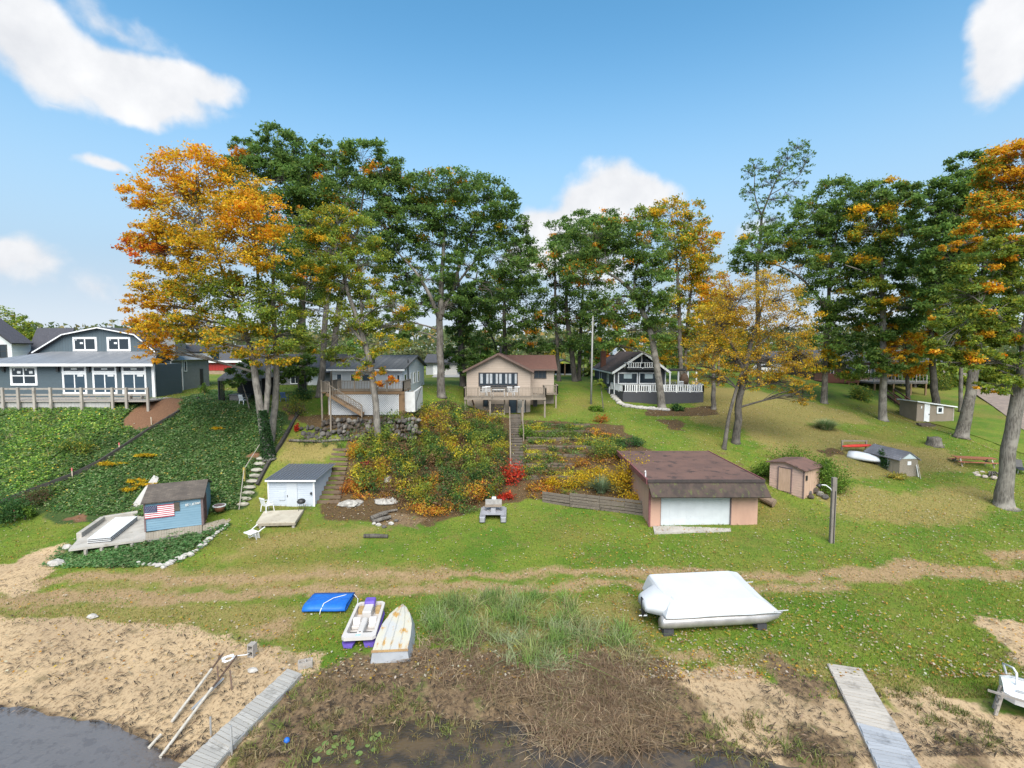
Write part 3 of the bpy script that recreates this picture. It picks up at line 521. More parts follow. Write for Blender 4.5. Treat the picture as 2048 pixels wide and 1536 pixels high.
# ================================================================== TREES
def bez(a, c, b, n):
    return [((1-t)**2)*a+2*t*(1-t)*c+t*t*b for t in np.linspace(0, 1, n)]
GREEN = [(.130, .225, .050), (.102, .185, .045), (.180, .275, .056), (.25, .32, .056)]
GOLD = [(.68, .40, .02), (.74, .50, .03), (.58, .29, .015), (.48, .38, .035)]
ORANGE = [(.70, .29, .02), (.60, .18, .015), (.72, .40, .03)]
RED = [(.52, .07, .025), (.42, .05, .035)]
YG = [(.24, .30, .035), (.37, .37, .04), (.15, .22, .03)]
def tree(name, label, base, D, trunks, lobes, n_leaf, size=.22, palette=(GREEN, [5, 4, 3, 1]), accent=None, bark=BARK, r0=.35, depth=.85, clump=1.0, group=None, dens=1.0, top_accent=None, flat=.65, droop=0, seed=0, parent_extra=None, hard=.30):
    """base: photo pixel of the foot (or None) at distance D. trunks: lists of (px, py, dY, radius). lobes: (px, py, rx, ry[, dY[, palette]]) in photo pixels at D"""
    global rng
    keep = rng; rng = np.random.default_rng(1000+seed)
    bx = X(base[0], D); bz = float(zt(bx, D)); root = thing(name, label, 'tree', (bx, D, bz-.05), group=group)
    tm = MB(); skel = []
    for tr in trunks:
        pts = [W(p[0], p[1], D+p[2]) for p in tr]; rad = [p[3] for p in tr]
        g = np.array([pts[0][0], pts[0][1], float(zt(pts[0][0], pts[0][1]))-.15])
        if abs(g[2]-pts[0][2]) < 2.5: pts[0] = g
        P, Q = [], []
        for i in range(len(pts)-1):
            for s in np.linspace(0, 1, 5)[:-1]:
                P.append(pts[i]*(1-s)+pts[i+1]*s); Q.append(rad[i]*(1-s)+rad[i+1]*s)
        P.append(pts[-1]); Q.append(rad[-1]); P = np.array(P); Q = np.array(Q)
        for _ in range(2): P[1:-1] = (P[:-2]+P[1:-1]*2+P[2:])/4
        P[1:-1, :2] += rng.normal(0, .09, (len(P)-2, 2))*Q[1:-1, None]
        if tr[0][3] > .12 and len(tr[0]) < 5:                      # root flare
            Q[0] *= 1.55
            ins = P[0]*.75+P[1]*.25; P = np.insert(P, 1, ins, 0); Q = np.insert(Q, 1, Q[1]*1.12)
        tm.tube(P, Q, 9); skel += [(p, r) for p, r in zip(P, Q)]
    tm.build('trunk', bark, root, smooth=True)
    far_ = D > 47; n_leaf = int(n_leaf*(1.12 if far_ else 1.05))
    lm = MB(); allP, allC, allS = [], [], []; area = sum(l[2]*l[3] for l in lobes)
    sp = np.array([p for p, r in skel]); sr = np.array([r for p, r in skel]); top = max(p[2] for p in sp)
    for lb in lobes:
        dY = lb[4] if len(lb) > 4 and lb[4] is not None else rng.uniform(-1, 1)*.35*(lb[2]/F*D); pa = lb[5] if len(lb) > 5 else palette
        c = W(lb[0], lb[1], D+dY); rx, rz = lb[2]/F*D*1.04, lb[3]/F*D*1.04; ry = (rx+rz)/2*depth
        # limb from the trunk up to the lobe
        cost = np.linalg.norm((sp-c)*np.array([1, 1, .8]), axis=1)+np.maximum(sp[:, 2]-c[2]+.25*np.hypot(sp[:, 0]-c[0], sp[:, 1]-c[1]), 0)*.55
        k = int(np.argmin(cost)); a = sp[k]; ln = np.linalg.norm(c-a)
        mid = (a+c)/2+np.array([rng.normal(0, .08)*ln, rng.normal(0, .08)*ln, rng.uniform(.05, .2)*ln]); path = bez(a, mid, c, 7); rl = max(min(sr[k]*.55, .035+.008*ln+.015*(rx+rz)/2), .025)
        lm.tube(path, np.linspace(rl, rl*.35, 7), 6, False)
        n_l = int(n_leaf*lb[2]*lb[3]/area); n_c = max(4, int(13*clump*(lb[2]*lb[3])**.5/F*D*dens))
        u = rng.normal(0, 1, (n_c, 3)); u /= np.linalg.norm(u, axis=1, keepdims=True); rr_ = rng.uniform(.25, 1, n_c)**hard
        cc = c+u*rr_[:, None]*np.array([rx, ry, rz]); cr = rng.uniform(.55, 1.25, n_c)*.25*(rx*rz)**.5*(1/clump)**.4
        wgt = cr**2; cnt = (wgt/wgt.sum()*n_l).astype(int)
        for j in range(n_c):
            s = path[rng.integers(2, 7)]; e = cc[j]; ml = np.linalg.norm(e-s)
            lm.tube(bez(s, (s+e)/2+np.array([0, 0, .10*ml]), e, 4), [max(rl*.3, .014), .012+rl*.12, .012, .008], 4, False)
            q = rng.normal(0, 1, (cnt[j], 3))*np.array([1, 1, .55])*cr[j]*.62; q[:, 2] -= droop*np.hypot(q[:, 0], q[:, 1])*.5
            p_, w_ = pa
            if accent and rng.random() < accent[2]: p_, w_ = accent[0], accent[1]
            if top_accent and e[2] > top_accent[3] and rng.random() < top_accent[2]: p_, w_ = top_accent[0], top_accent[1]
            col = pal(cnt[j], p_, w_)*rng.uniform(.75, 1.25); allP.append(e+q); allC.append(np.clip(col, 0, 1))
    lm.build('limbs', BARK_DARK if bark is BARK_DARK else BARK, root, smooth=True)
    P = np.concatenate(allP); C = np.concatenate(allC); V, Fq, CC = leaves(P, size*(1.08 if far_ else 1.0), C, flat, tri=far_)
    o = np_mesh('crown', V-np.array(root.location), Fq, LEAF, {'col': CC}, root); o['kind'] = 'stuff'
    rng = keep; return root
G0 = (GREEN, [5, 4, 3, 1]); GD = (GREEN, [4, 5, 2, .4]); GY0 = (GREEN[2:]+YG, [3, 3, 3, 2, 2]); MAPLE = (GOLD+[(.14, .16, .025)], [4, 3, 3, 2.5, 2.5]); MO = (ORANGE+GOLD[:2], [2, .6, 2.5, 3, 2]); MG = (YG+GREEN[2:], [3, 3, 3, 3, 3]); MR = (RED+ORANGE, [1.5, .5, 3, 1, 2])

# left: the orange maple on the ivy bank, three stems
tree('maple_tree', 'tall orange maple with forked trunk on the ivy bank at left', (538, 930), 39.6,
     [[(540, 935, 0, .42), (524, 840, 0, .31), (508, 740, 0, .25), (500, 690, .2, .2), (470, 600, .3, .13), (420, 480, .5, .07)],
      [(528, 850, .15, .2), (538, 770, .2, .22), (534, 700, .3, .18), (520, 600, .3, .13), (505, 430, .4, .06)],
      [(541, 880, 1.6, .3), (553, 790, 1.2, .25), (553, 710, 1.0, .22), (545, 600, .9, .15), (550, 480, .8, .07)]],
     [(380, 345, 70, 50, None, MO), (330, 390, 62, 40, -.5, MO), (460, 380, 80, 50, None, MAPLE), (280, 395, 44, 22, None, MO), (400, 430, 90, 55, -1.5, MAPLE), (510, 430, 66, 50, -1, MO), (300, 475, 55, 30, None, MO), (285, 500, 44, 28, None, MR),
      (350, 500, 70, 40, None, MAPLE), (440, 500, 80, 50, -2, MAPLE), (540, 500, 50, 46, -1, (GOLD+GREEN[2:], [3, 2, 2, 2, 1, 1])), (330, 570, 66, 38, None, MAPLE), (410, 580, 70, 46, -1, (GOLD+YG, [2, 2, 1, 3, 3, 2, 3])), (285, 610, 44, 22, None, MO), (300, 660, 46, 30, None, MO), (340, 640, 60, 34, None, MAPLE),
      (400, 655, 60, 36, -1, (GOLD+YG, [3, 2, 1, 2, 3, 2, 3])), (480, 600, 70, 50, -1, MG), (550, 590, 50, 50, 0, MG), (480, 680, 70, 34, -1, (GOLD+YG, [3, 3, 1, 2, 2, 2, 2])), (555, 670, 52, 40, 0, MG), (310, 700, 40, 26, None, MO), (535, 715, 60, 20, -.5, (GOLD+YG, [3, 3, 1, 2, 2, 2, 2]))],
     66000, .20, MAPLE, None, BARK_LIGHT, depth=.8, clump=1.15, seed=1)
_m = ROOT['maple_tree']; _n = 5200; _z = rng.random(_n)**.8; _p0, _p1 = W(541, 935, 39.55), W(524, 820, 39.6); _c = _p0+(_p1-_p0)*_z[:, None]; _a = rng.uniform(0, 6.283, _n); _r = (.52-.22*_z)*rng.uniform(.75, 1.15, _n)
V, Fq, CC = leaves(_c+np.stack([_r*np.cos(_a), _r*np.sin(_a), 0*_a], 1), .15, pal(_n, [(.05, .12, .04), (.035, .085, .03), (.08, .15, .05)], [3, 3, 1]), .6)
_o = np_mesh('ivy', V-np.array(_m.location), Fq, LEAF, {'col': CC}, _m); _o['kind'] = 'stuff'
tree('elm_tree', 'tallest dark green tree rising behind the orange maple', (605, 800), 52,
     [[(606, 815, 0, .42), (605, 700, 0, .36), (606, 600, 0, .3), (600, 480, 0, .2), (560, 330, 0, .08)]],
     [(560, 285, 42, 32), (520, 320, 50, 36), (590, 320, 46, 40), (545, 360, 66, 44), (620, 380, 44, 46), (560, 420, 62, 46), (490, 300, 28, 24), (620, 450, 44, 46), (575, 490, 60, 50), (600, 570, 55, 48), (560, 640, 50, 40), (480, 345, 34, 30)], 34000, .24, GD, (ORANGE, [1, 1, 1], .03), BARK, seed=2)
tree('oak_tree', 'broad dark oak behind the yellow green tree by the lattice deck', (665, 805), 53,
     [[(640, 822, -3, .36), (645, 740, -3, .31), (650, 640, -2, .28), (665, 520, -1, .17), (700, 380, 0, .07)], [(667, 806, 0, .38), (668, 700, 0, .34), (678, 600, 0, .26), (720, 450, 0, .12), (730, 350, 0, .06)]],
     [(660, 310, 46, 26), (720, 305, 46, 28), (680, 345, 60, 36), (760, 340, 50, 30), (640, 400, 46, 46), (710, 400, 70, 44), (780, 390, 44, 40), (700, 470, 60, 40), (650, 480, 40, 50), (765, 450, 44, 36), (790, 345, 40, 26), (740, 520, 40, 30), (660, 560, 46, 40)], 34000, .24, G0, (ORANGE+YG[:1], [2, 1, 1, 2], .05), BARK, seed=3)
tree('leaning_ash_tree', 'yellow green leaning tree in front of the lattice deck', (757, 870), 42.6,
     [[(757, 872, 0, .30), (749, 780, 0, .27), (737, 710, .2, .25), (715, 640, .4, .2), (690, 570, .5, .16), (680, 480, .6, .1), (672, 430, .6, .05)], [(730, 690, .2, .16), (690, 640, -.2, .12), (640, 610, -.5, .07), (600, 600, -.7, .04)], [(727, 680, .3, .16), (722, 600, 1, .12), (715, 520, 1.2, .06)]],
     [(670, 440, 52, 26, None, (YG+GOLD[:2], [3, 4, 2, 1, 1])), (620, 450, 42, 28, None, MG), (715, 470, 50, 34, None, MG), (650, 500, 66, 40), (730, 530, 50, 36), (690, 570, 60, 36), (620, 560, 50, 34), (640, 625, 66, 22, None, (YG, [3, 3, 2])), (740, 600, 44, 34), (790, 610, 40, 26, None, MG), (780, 650, 56, 22, None, (YG, [3, 2, 3])),
      (700, 650, 50, 26), (770, 690, 54, 20, None, (YG+GOLD[:2], [3, 3, 2, 1, 1])), (700, 715, 50, 18, None, GY0), (640, 690, 44, 20, None, GY0), (735, 745, 40, 14, -.4, (ORANGE+YG, [2, 1, 2, 2, 2, 2])), (775, 765, 26, 11, -.4, (ORANGE+RED, [3, 2, 2, 1, 0]))], 38000, .18, MG, (GOLD, [2, 2, 1, 1], .12), BARK_LIGHT, clump=1.1, seed=4)
tree('big_oak_tree', 'large spreading dark oak with clear trunk left of the beige house', (882, 800), 54,
     [[(883, 806, 0, .46), (881, 720, 0, .38), (879, 640, 0, .36), (884, 560, 0, .27), (888, 470, 0, .15), (890, 400, 0, .06)], [(879, 640, 0, .24), (860, 590, -1, .2), (830, 540, -1, .13), (790, 500, -1, .06)], [(882, 630, 0, .24), (905, 580, 1, .2), (925, 510, 1, .13), (960, 430, 1, .06)], [(905, 580, 1, .14), (950, 520, 0, .1), (1000, 480, 0, .05)]],
     [(890, 370, 60, 34), (840, 385, 54, 34), (945, 375, 56, 34), (990, 410, 48, 40), (1020, 450, 36, 38), (905, 430, 66, 36), (830, 440, 50, 38), (960, 460, 60, 36), (1040, 500, 34, 36), (870, 490, 60, 34), (1000, 520, 50, 32), (800, 490, 46, 38), (930, 530, 44, 30), (850, 560, 54, 30), (790, 560, 46, 30), (1050, 545, 34, 30), (980, 580, 50, 28), (820, 610, 50, 24), (770, 640, 40, 20), (800, 660, 36, 16), (895, 610, 40, 24)],
     44000, .24, GD, (YG+ORANGE[:1], [2, 1, 1, 1], .025), BARK, clump=1.15, seed=5)
tree('ivy_clad_tree', 'dark tree with ivy clad trunk at the left of the beige house', (925, 775), 62,
     [[(926, 780, 0, .42), (922, 700, 0, .35), (920, 620, 0, .28), (915, 540, 0, .15)], [(922, 660, 0, .2), (945, 600, 1, .15), (955, 540, 1, .07)]],
     [(925, 700, 34, 26), (915, 660, 30, 26), (940, 735, 26, 20), (930, 620, 44, 30), (960, 600, 44, 30), (900, 720, 22, 18), (905, 580, 44, 30)], 15000, .24, GD, None, BARK_DARK, clump=1.2, seed=6)
tree('slender_oak_tree', 'slender dark tree standing behind the beige house roof', (1012, 760), 70,
     [[(1012, 765, 0, .34), (1010, 680, 0, .28), (1008, 600, 0, .2), (1010, 520, 0, .1)], [(1003, 740, 1, .2), (990, 680, 1, .13), (960, 640, 1, .06)]],
     [(1020, 560, 46, 40), (990, 600, 40, 32), (1050, 590, 40, 34), (1015, 640, 50, 30), (970, 650, 40, 24), (1060, 640, 34, 28), (1010, 690, 40, 18), (955, 690, 34, 18), (1065, 690, 26, 18), (1040, 510, 36, 30)], 18000, .26, GD, (ORANGE, [1, 1, 1], .04), BARK_DARK, seed=7)
tree('triple_oak_tree', 'dark green oaks with three trunks beside the far carport', (1140, 760), 70,
     [[(1118, 768, 0, .3), (1115, 700, 0, .26), (1110, 600, 0, .18), (1110, 500, 0, .08)], [(1150, 766, 0, .4), (1143, 700, 0, .36), (1130, 620, 0, .26), (1140, 500, 0, .1)], [(1158, 764, 1, .3), (1160, 690, 1, .26), (1165, 600, 1, .18), (1170, 500, 1, .08)]],
     [(1120, 460, 34, 26), (1165, 450, 34, 28), (1205, 445, 34, 26), (1110, 510, 40, 38), (1160, 500, 50, 38), (1210, 490, 44, 36), (1120, 570, 40, 36), (1175, 560, 50, 36), (1140, 620, 50, 34), (1100, 630, 34, 26), (1185, 630, 40, 30), (1120, 680, 46, 24), (1170, 690, 44, 24), (1215, 650, 34, 24)], 30000, .27, GD, (ORANGE, [2, 1, 2], .05), BARK_DARK, seed=8)
tree('bent_oak_tree', 'bent pale trunked oak in front of the charcoal house', (1322, 815), 58.6,
     [[(1324, 818, 0, .48), (1318, 760, 0, .40), (1308, 700, 0, .36), (1298, 650, 0, .34), (1280, 610, 0, .31), (1262, 580, 0, .24), (1240, 560, 0, .17), (1215, 545, 0, .12), (1180, 530, 0, .06)], [(1275, 600, 0, .2), (1250, 590, 1, .14), (1225, 600, 1, .08)], [(1268, 588, 0, .16), (1270, 540, 1, .11), (1285, 490, 1, .05)]],
     [(1190, 465, 50, 30), (1240, 470, 56, 36), (1290, 490, 44, 36), (1150, 500, 44, 30, None, G0), (1215, 515, 60, 30), (1275, 540, 50, 34), (1310, 570, 40, 40), (1170, 545, 46, 22, -1, (GREEN+ORANGE[:1], [3, 3, 3, 2, 2])), (1240, 610, 50, 28), (1300, 620, 40, 34), (1205, 620, 40, 26), (1260, 660, 46, 26), (1320, 660, 34, 28), (1225, 690, 34, 18)], 30000, .24, G0, (ORANGE+YG[:1], [2, 1, 1, 2], .05), BARK_LIGHT, seed=9)
tree('golden_oak_tree', 'tall tree turning gold behind the charcoal house', (1363, 770), 73,
     [[(1363, 775, 0, .36), (1360, 700, 0, .32), (1358, 600, 0, .26), (1350, 480, 0, .12)], [(1370, 770, 1, .3), (1374, 640, 1, .22), (1390, 520, 1, .1)]],
     [(1340, 425, 40, 26), (1300, 440, 40, 30, None, MG), (1380, 440, 36, 34), (1330, 480, 50, 36, None, MG), (1390, 500, 40, 40), (1360, 530, 50, 36), (1415, 480, 22, 26, None, (ORANGE+GOLD, [2, 1, 2, 2, 2, 1, 1])), (1420, 540, 26, 34), (1380, 590, 40, 36), (1340, 610, 34, 30, None, MG), (1415, 610, 32, 30), (1350, 665, 50, 30, None, MG), (1400, 670, 40, 28), (1345, 715, 34, 18), (1310, 690, 30, 24, None, MG)], 26000, .28, (YG+GOLD[:2]+ORANGE[:1]+GREEN[:1], [3, 3, 2, 3, 2, 1, 1]), (GOLD, [2, 2, 1, 1], .2), BARK, seed=10)
tree('orange_maple_tree', 'small bright orange maple behind the speckled yellow tree', (1437, 770), 68, [[(1437, 790, 0, .2), (1438, 700, 0, .15), (1440, 600, 0, .06)]],
     [(1435, 585, 32, 34), (1460, 610, 30, 28), (1425, 635, 30, 26), (1455, 650, 36, 22)], 6000, .26, (ORANGE+GOLD, [3, 1, 3, 3, 3, 1, 2]), seed=11)
tree('speckled_elm_tree', 'thinly leaved yellow tree with twin trunks on the lawn', (1472, 860), 45.5,
     [[(1472, 866, 0, .36), (1480, 790, 0, .29), (1488, 745, 0, .26), (1500, 690, 0, .19), (1520, 630, 0, .1), (1535, 570, 0, .05)], [(1448, 886, -1.6, .20), (1458, 830, -.8, .15), (1474, 775, -.2, .14), (1486, 740, 0, .15)], [(1486, 740, 0, .17), (1460, 680, 0, .12), (1430, 640, 0, .05)], [(1496, 710, 0, .10), (1540, 670, 0, .06), (1570, 640, 0, .03)]],
     [(1520, 565, 60, 26), (1480, 600, 66, 36), (1560, 600, 56, 40), (1440, 650, 56, 40), (1510, 660, 66, 44), (1580, 660, 50, 44), (1410, 700, 44, 36), (1470, 720, 50, 36), (1540, 720, 60, 34), (1600, 720, 40, 34), (1420, 755, 40, 22), (1560, 765, 46, 26), (1395, 730, 26, 26), (1605, 785, 26, 30), (1500, 765, 30, 20)], 36000, .14, (GOLD+[(.28, .20, .07), (.40, .28, .08), (.18, .2, .05)], [4, 4, 2, 3, 2, 3, 2]), None, BARK_DARK, clump=2.4, seed=12, hard=.6)
tree('sparse_tall_tree', 'tall thin tree with open twiggy crown above the others', (1518, 770), 70,
     [[(1518, 775, 0, .32), (1516, 640, 0, .28), (1514, 520, 0, .22), (1522, 470, 0, .19), (1523, 430, 0, .15), (1540, 390, 0, .1), (1560, 340, 0, .06), (1590, 300, 0, .03)], [(1522, 430, 0, .11), (1508, 390, 0, .07), (1510, 340, 0, .04)], [(1540, 390, 0, .07), (1575, 370, 0, .05), (1600, 350, 0, .03)]],
     [(1595, 295, 22, 18), (1575, 315, 24, 18), (1605, 335, 20, 14), (1560, 345, 26, 20), (1510, 335, 20, 18), (1500, 385, 20, 18), (1545, 400, 28, 14), (1590, 370, 24, 12), (1580, 405, 22, 12), (1510, 425, 20, 16), (1550, 440, 22, 14), (1520, 460, 24, 12), (1500, 450, 16, 10), (1535, 365, 26, 14), (1495, 345, 14, 14), (1615, 310, 14, 12)], 4600, .22, GD, None, BARK_DARK, clump=2.6, dens=.9, seed=13)
tree('twin_oak_tree', 'wide dark green oak with yellow tufts behind the speckled tree', (1648, 800), 62,
     [[(1648, 806, 0, .38), (1650, 740, 0, .31), (1655, 640, 0, .25), (1660, 540, 0, .15), (1680, 430, 0, .06)], [(1655, 620, 0, .2), (1610, 560, 0, .13), (1560, 530, 0, .09), (1500, 520, 0, .05)], [(1658, 580, 0, .17), (1700, 520, 0, .12), (1740, 470, 0, .05)]],
     [(1520, 500, 50, 32), (1570, 480, 50, 36), (1500, 530, 36, 24), (1620, 460, 50, 36), (1670, 400, 50, 40), (1640, 430, 50, 34), (1720, 400, 44, 34), (1700, 460, 56, 40), (1610, 520, 56, 34), (1660, 540, 56, 36), (1730, 530, 50, 36), (1640, 600, 46, 40), (1700, 610, 56, 40), (1660, 670, 50, 34), (1720, 680, 46, 34), (1690, 730, 44, 26, None, GY0), (1640, 720, 34, 24, None, (GREEN[2:]+GOLD[:2], [2, 2, 1, 2]))], 52000, .25, G0, (GOLD+ORANGE[:1], [2, 2, 1, 1, .3], .07), BARK, clump=1.1, seed=14)
tree('grey_oak_tree', 'straight grey trunked oak left of the small tan shed', (1766, 820), 57,
     [[(1766, 826, 0, .44), (1766, 760, 0, .36), (1766, 680, 0, .32), (1764, 580, 0, .25), (1762, 480, 0, .12)], [(1766, 640, 0, .15), (1800, 600, 0, .1), (1830, 590, 0, .05)], [(1765, 560, 0, .14), (1720, 540, 0, .09), (1690, 530, 0, .05)]],
     [(1760, 390, 44, 34), (1800, 400, 40, 36), (1750, 450, 50, 40, None, (GREEN[2:]+YG+GOLD[:2], [2, 2, 2, 2, 2, 3, 2])), (1810, 470, 46, 40), (1770, 530, 56, 40), (1830, 550, 40, 40), (1740, 590, 40, 34, None, GY0), (1800, 620, 50, 34), (1760, 660, 46, 30), (1780, 720, 44, 22, -1.5, G0), (1810, 690, 36, 26, None, (ORANGE+GOLD, [2, 1, 2, 3, 2, 1, 1])), (1745, 730, 34, 24)], 38000, .25, G0, (GOLD+ORANGE[:2], [2, 2, 1, 1, .3, .2], .09), BARK_LIGHT, seed=15)
tree('young_maple_tree', 'orange leaved young maple above the brown deck house', (1822, 800), 66, [[(1818, 802, 0, .26), (1812, 720, 0, .2), (1812, 640, 0, .08)], [(1812, 760, 0, .12), (1850, 700, 0, .06)]],
     [(1810, 690, 40, 30), (1845, 715, 40, 24), (1800, 735, 40, 20), (1840, 670, 36, 26)], 8000, .24, (ORANGE+GOLD, [3, 1, 3, 3, 2, 2, 2]), None, BARK_DARK, seed=16)
tree('dark_trunk_tree', 'dark trunked tree just left of the climbing lane', (1868, 800), 64, [[(1872, 808, 0, .46), (1866, 740, 0, .36), (1862, 640, 0, .24), (1862, 520, 0, .1)]],
     [(1860, 560, 50, 50), (1900, 600, 50, 46), (1840, 620, 46, 40), (1880, 660, 50, 36), (1850, 700, 40, 26), (1890, 520, 44, 40)], 16000, .25, G0, (GOLD, [1, 1, 1, 1], .1), BARK_DARK, seed=17)
tree('leaning_oak_tree', 'thick leaning oak trunk beside the small tan shed', (1925, 865), 51,
     [[(1922, 872, 0, .62), (1938, 800, 0, .47), (1950, 730, 0, .42), (1960, 650, 0, .35), (1968, 560, 0, .25), (1970, 450, 0, .1)], [(1965, 610, 0, .2), (1930, 540, 0, .14), (1900, 470, 0, .06)]],
     [(1950, 330, 46, 28), (1900, 370, 46, 30), (1960, 390, 50, 36), (1860, 410, 40, 26), (1915, 430, 56, 36), (1870, 470, 46, 32), (1950, 480, 56, 40), (1900, 520, 50, 40), (1960, 570, 56, 44), (1900, 610, 46, 40), (1870, 560, 40, 36), (1945, 660, 44, 30), (1990, 640, 44, 40)], 44000, .25, G0, (YG+ORANGE[:1], [3, 2, 2, 2], .07), BARK, seed=18)
tree('right_maple_tree', 'big green and orange maple with thick grey trunk at the right edge', (2008, 1020), 35.5,
     [[(2007, 1024, 0, .62), (2012, 960, 0, .46), (2020, 880, 0, .43), (2034, 800, 0, .40), (2050, 720, 0, .36), (2060, 600, 0, .28), (2070, 450, 0, .15)], [(2052, 700, 0, .2), (2010, 640, -.5, .13), (1960, 610, -.8, .06)], [(2058, 620, 0, .2), (2020, 540, 0, .12), (1980, 480, 0, .05)]],
     [(2050, 320, 60, 40, None, MO), (2010, 350, 50, 36, None, (ORANGE+YG, [2, .6, 2, 3, 3, 3])), (2080, 380, 70, 44, None, (ORANGE+YG, [2, 1, 2, 2, 2, 2])), (1990, 410, 50, 30, None, (ORANGE+YG, [2, 1, 2, 2, 2, 2])), (2040, 430, 60, 34, None, (ORANGE+YG, [2, 1, 1, 2, 2, 2])), (1960, 460, 50, 22, None, (ORANGE+YG+GOLD[:2], [3, 1, 2, 2, 1, 1, 2, 2])), (2010, 490, 60, 28, None, MG), (2070, 500, 60, 40, None, MG), (1930, 490, 44, 14, None, (ORANGE+GOLD, [2, 1, 2, 2, 2, 1, 1])),
      (1975, 540, 60, 30, None, MG), (2040, 570, 60, 36, None, GY0), (1940, 590, 56, 26, None, (YG+GREEN[2:], [2, 2, 3, 3, 3])), (2000, 620, 60, 30, None, GY0), (1920, 640, 50, 24, None, MG), (1970, 670, 60, 26, None, MG), (2040, 660, 50, 30, None, GY0), (1905, 690, 50, 20, None, MG), (1960, 720, 60, 22, None, GY0), (2030, 730, 56, 26, None, MG), (2000, 770, 44, 18, -.8, GY0), (2060, 770, 44, 22, None, MG), (1900, 725, 30, 14, None, MG), (1870, 700, 30, 16, None, MG)], 80000, .18, MG, (ORANGE+GOLD[:2], [2, 1, 2, 2, 2], .08), BARK_LIGHT, r0=.6, clump=1.25, seed=19)
tree('bare_trunk_tree', 'trunk rising behind the charcoal deck corner under yellow leaves', (1427, 822), 57, [[(1427, 824, 0, .30), (1427, 780, 0, .24), (1428, 720, 0, .2), (1434, 640, 0, .1)]],
     [(1420, 640, 40, 34), (1450, 670, 40, 30), (1415, 690, 34, 30)], 7000, .2, (GOLD+YG, [3, 3, 1, 2, 2, 2, 2]), None, BARK, seed=20)
tree('lane_tree', 'thin tree standing at the edge of the lane', (1892, 815), 62, [[(1922, 812, 0, .24), (1922, 740, 0, .2), (1924, 660, 0, .1)]], [(1925, 650, 40, 36), (1940, 700, 40, 26), (1900, 690, 30, 26)], 7000, .24, GY0, None, BARK, seed=21)
# small trees and the sapling by the utility pole
tree('sapling_tree', 'staked young sapling beside the grey utility pole', (1206, 820), 55.5, [[(1207, 822, 0, .06), (1204, 790, 0, .05), (1201, 768, 0, .03)]], [(1200, 770, 10, 9), (1197, 764, 8, 7)], 700, .13, GY0, seed=22)
tree('round_bush_tree', 'bright green round bushy tree by the charcoal house wall', (1168, 757), 80, [[(1168, 765, 0, .12), (1168, 745, 0, .08)]], [(1168, 735, 17, 18), (1160, 742, 12, 12), (1176, 742, 12, 12)], 2600, .24, GY0, seed=23)
tree('dogwood_tree', 'small dark leafy tree beside the black canopy', (530, 800), 45, [[(500, 798, .3, .07), (486, 770, .2, .05), (478, 755, 0, .03)]], [(478, 750, 26, 20), (500, 735, 22, 18), (460, 765, 16, 12)], 4200, .2, G0, seed=24)
tree('understory_tree', 'low dark green tree below the tallest tree', (598, 800), 50, [[(598, 806, 0, .08), (596, 760, 0, .05)]], [(575, 735, 34, 20), (615, 730, 34, 20), (590, 755, 30, 14)], 5000, .22, G0, seed=25)
# far trees above the roofs: each its own crown
fr_ = random.Random(11)
FAR = [(6, 650, 40, 34, 'Y'), (45, 660, 34, 26, 'Y'), (85, 676, 34, 18, 'Y'), (115, 684, 26, 14, 'O'), (440, 700, 34, 12, 'G'), (640, 712, 40, 22, 'Y'), (700, 700, 44, 22, 'G'), (830, 705, 40, 10, 'P'), (905, 702, 34, 12, 'P'), (960, 700, 30, 18, 'G'), (1072, 700, 26, 16, 'P'), (1100, 715, 24, 16, 'B'), (1180, 690, 30, 20, 'G'), (1213, 712, 22, 14, 'R'), (1245, 690, 26, 14, 'O'), (1330, 700, 40, 24, 'G'), (1480, 700, 44, 24, 'Y'), (1570, 700, 44, 26, 'G'), (1690, 700, 50, 30, 'G'), (1830, 740, 40, 20, 'G'), (1900, 745, 34, 22, 'Y'), (1965, 745, 40, 24, 'Y'), (2030, 740, 50, 30, 'G'), (1720, 745, 30, 16, 'G')]
NM = {'Y': 'yellowish', 'O': 'orange tinged', 'G': 'green', 'P': 'pale olive', 'B': 'bright yellow', 'R': 'red orange'}
WH = ['at the left edge of the photo', 'left of the gambrel roof', 'above the dark metal roof at left', 'touching the gambrel roof line', 'behind the red barn', 'behind the grey roofed house', 'behind the white cottage', 'right of the white cottage roof', 'behind the far grey garage', 'behind the beige house gable', 'right of the beige house ridge', 'above the far carport', 'behind the grey utility pole', 'above the charcoal house chimney', 'above the charcoal house ridge', 'right of the charcoal house ridge', 'behind the speckled tree', 'behind the white garage', 'behind the brown deck house', 'at the foot of the lane', 'beside the lane bend', 'right of the lane', 'at the right edge of the photo', 'low behind the brown decks']
for i, (px, py, rx, ry, c) in enumerate(FAR):
    D = 105 if px < 200 else (78 if px > 1800 else fr_.uniform(92, 118)); p_ = {'Y': (YG+GREEN[2:3], [3, 2, 3, 2]), 'O': (YG+ORANGE[:1]+GOLD[:1], [2, 2, 2, 2, 2]), 'G': G0, 'P': ([(.22, .25, .12), (.17, .21, .09), (.28, .28, .13)], [1, 1, 1]), 'B': ([(.5, .38, .02), (.3, .27, .03)], [3, 1]), 'R': (ORANGE+RED, [3, 2, 1, 2, 1])}[c]
    g_ = 775 if px > 1800 else 757
    tree('far_tree', f'{NM[c]} far tree {WH[i]}', (px, g_), D, [[(px, g_, 0, .25), (px, py, 0, .12)]], [(px, py, rx*.7, ry), (px-rx*.45, py+ry*.45, rx*.55, ry*.7), (px+rx*.45, py+ry*.4, rx*.55, ry*.7), (px, py+ry*1.2, rx*.9, ry*.8)], 2600, .42, p_, None, BARK_DARK, seed=40+i, clump=.8, group='trees behind the houses')

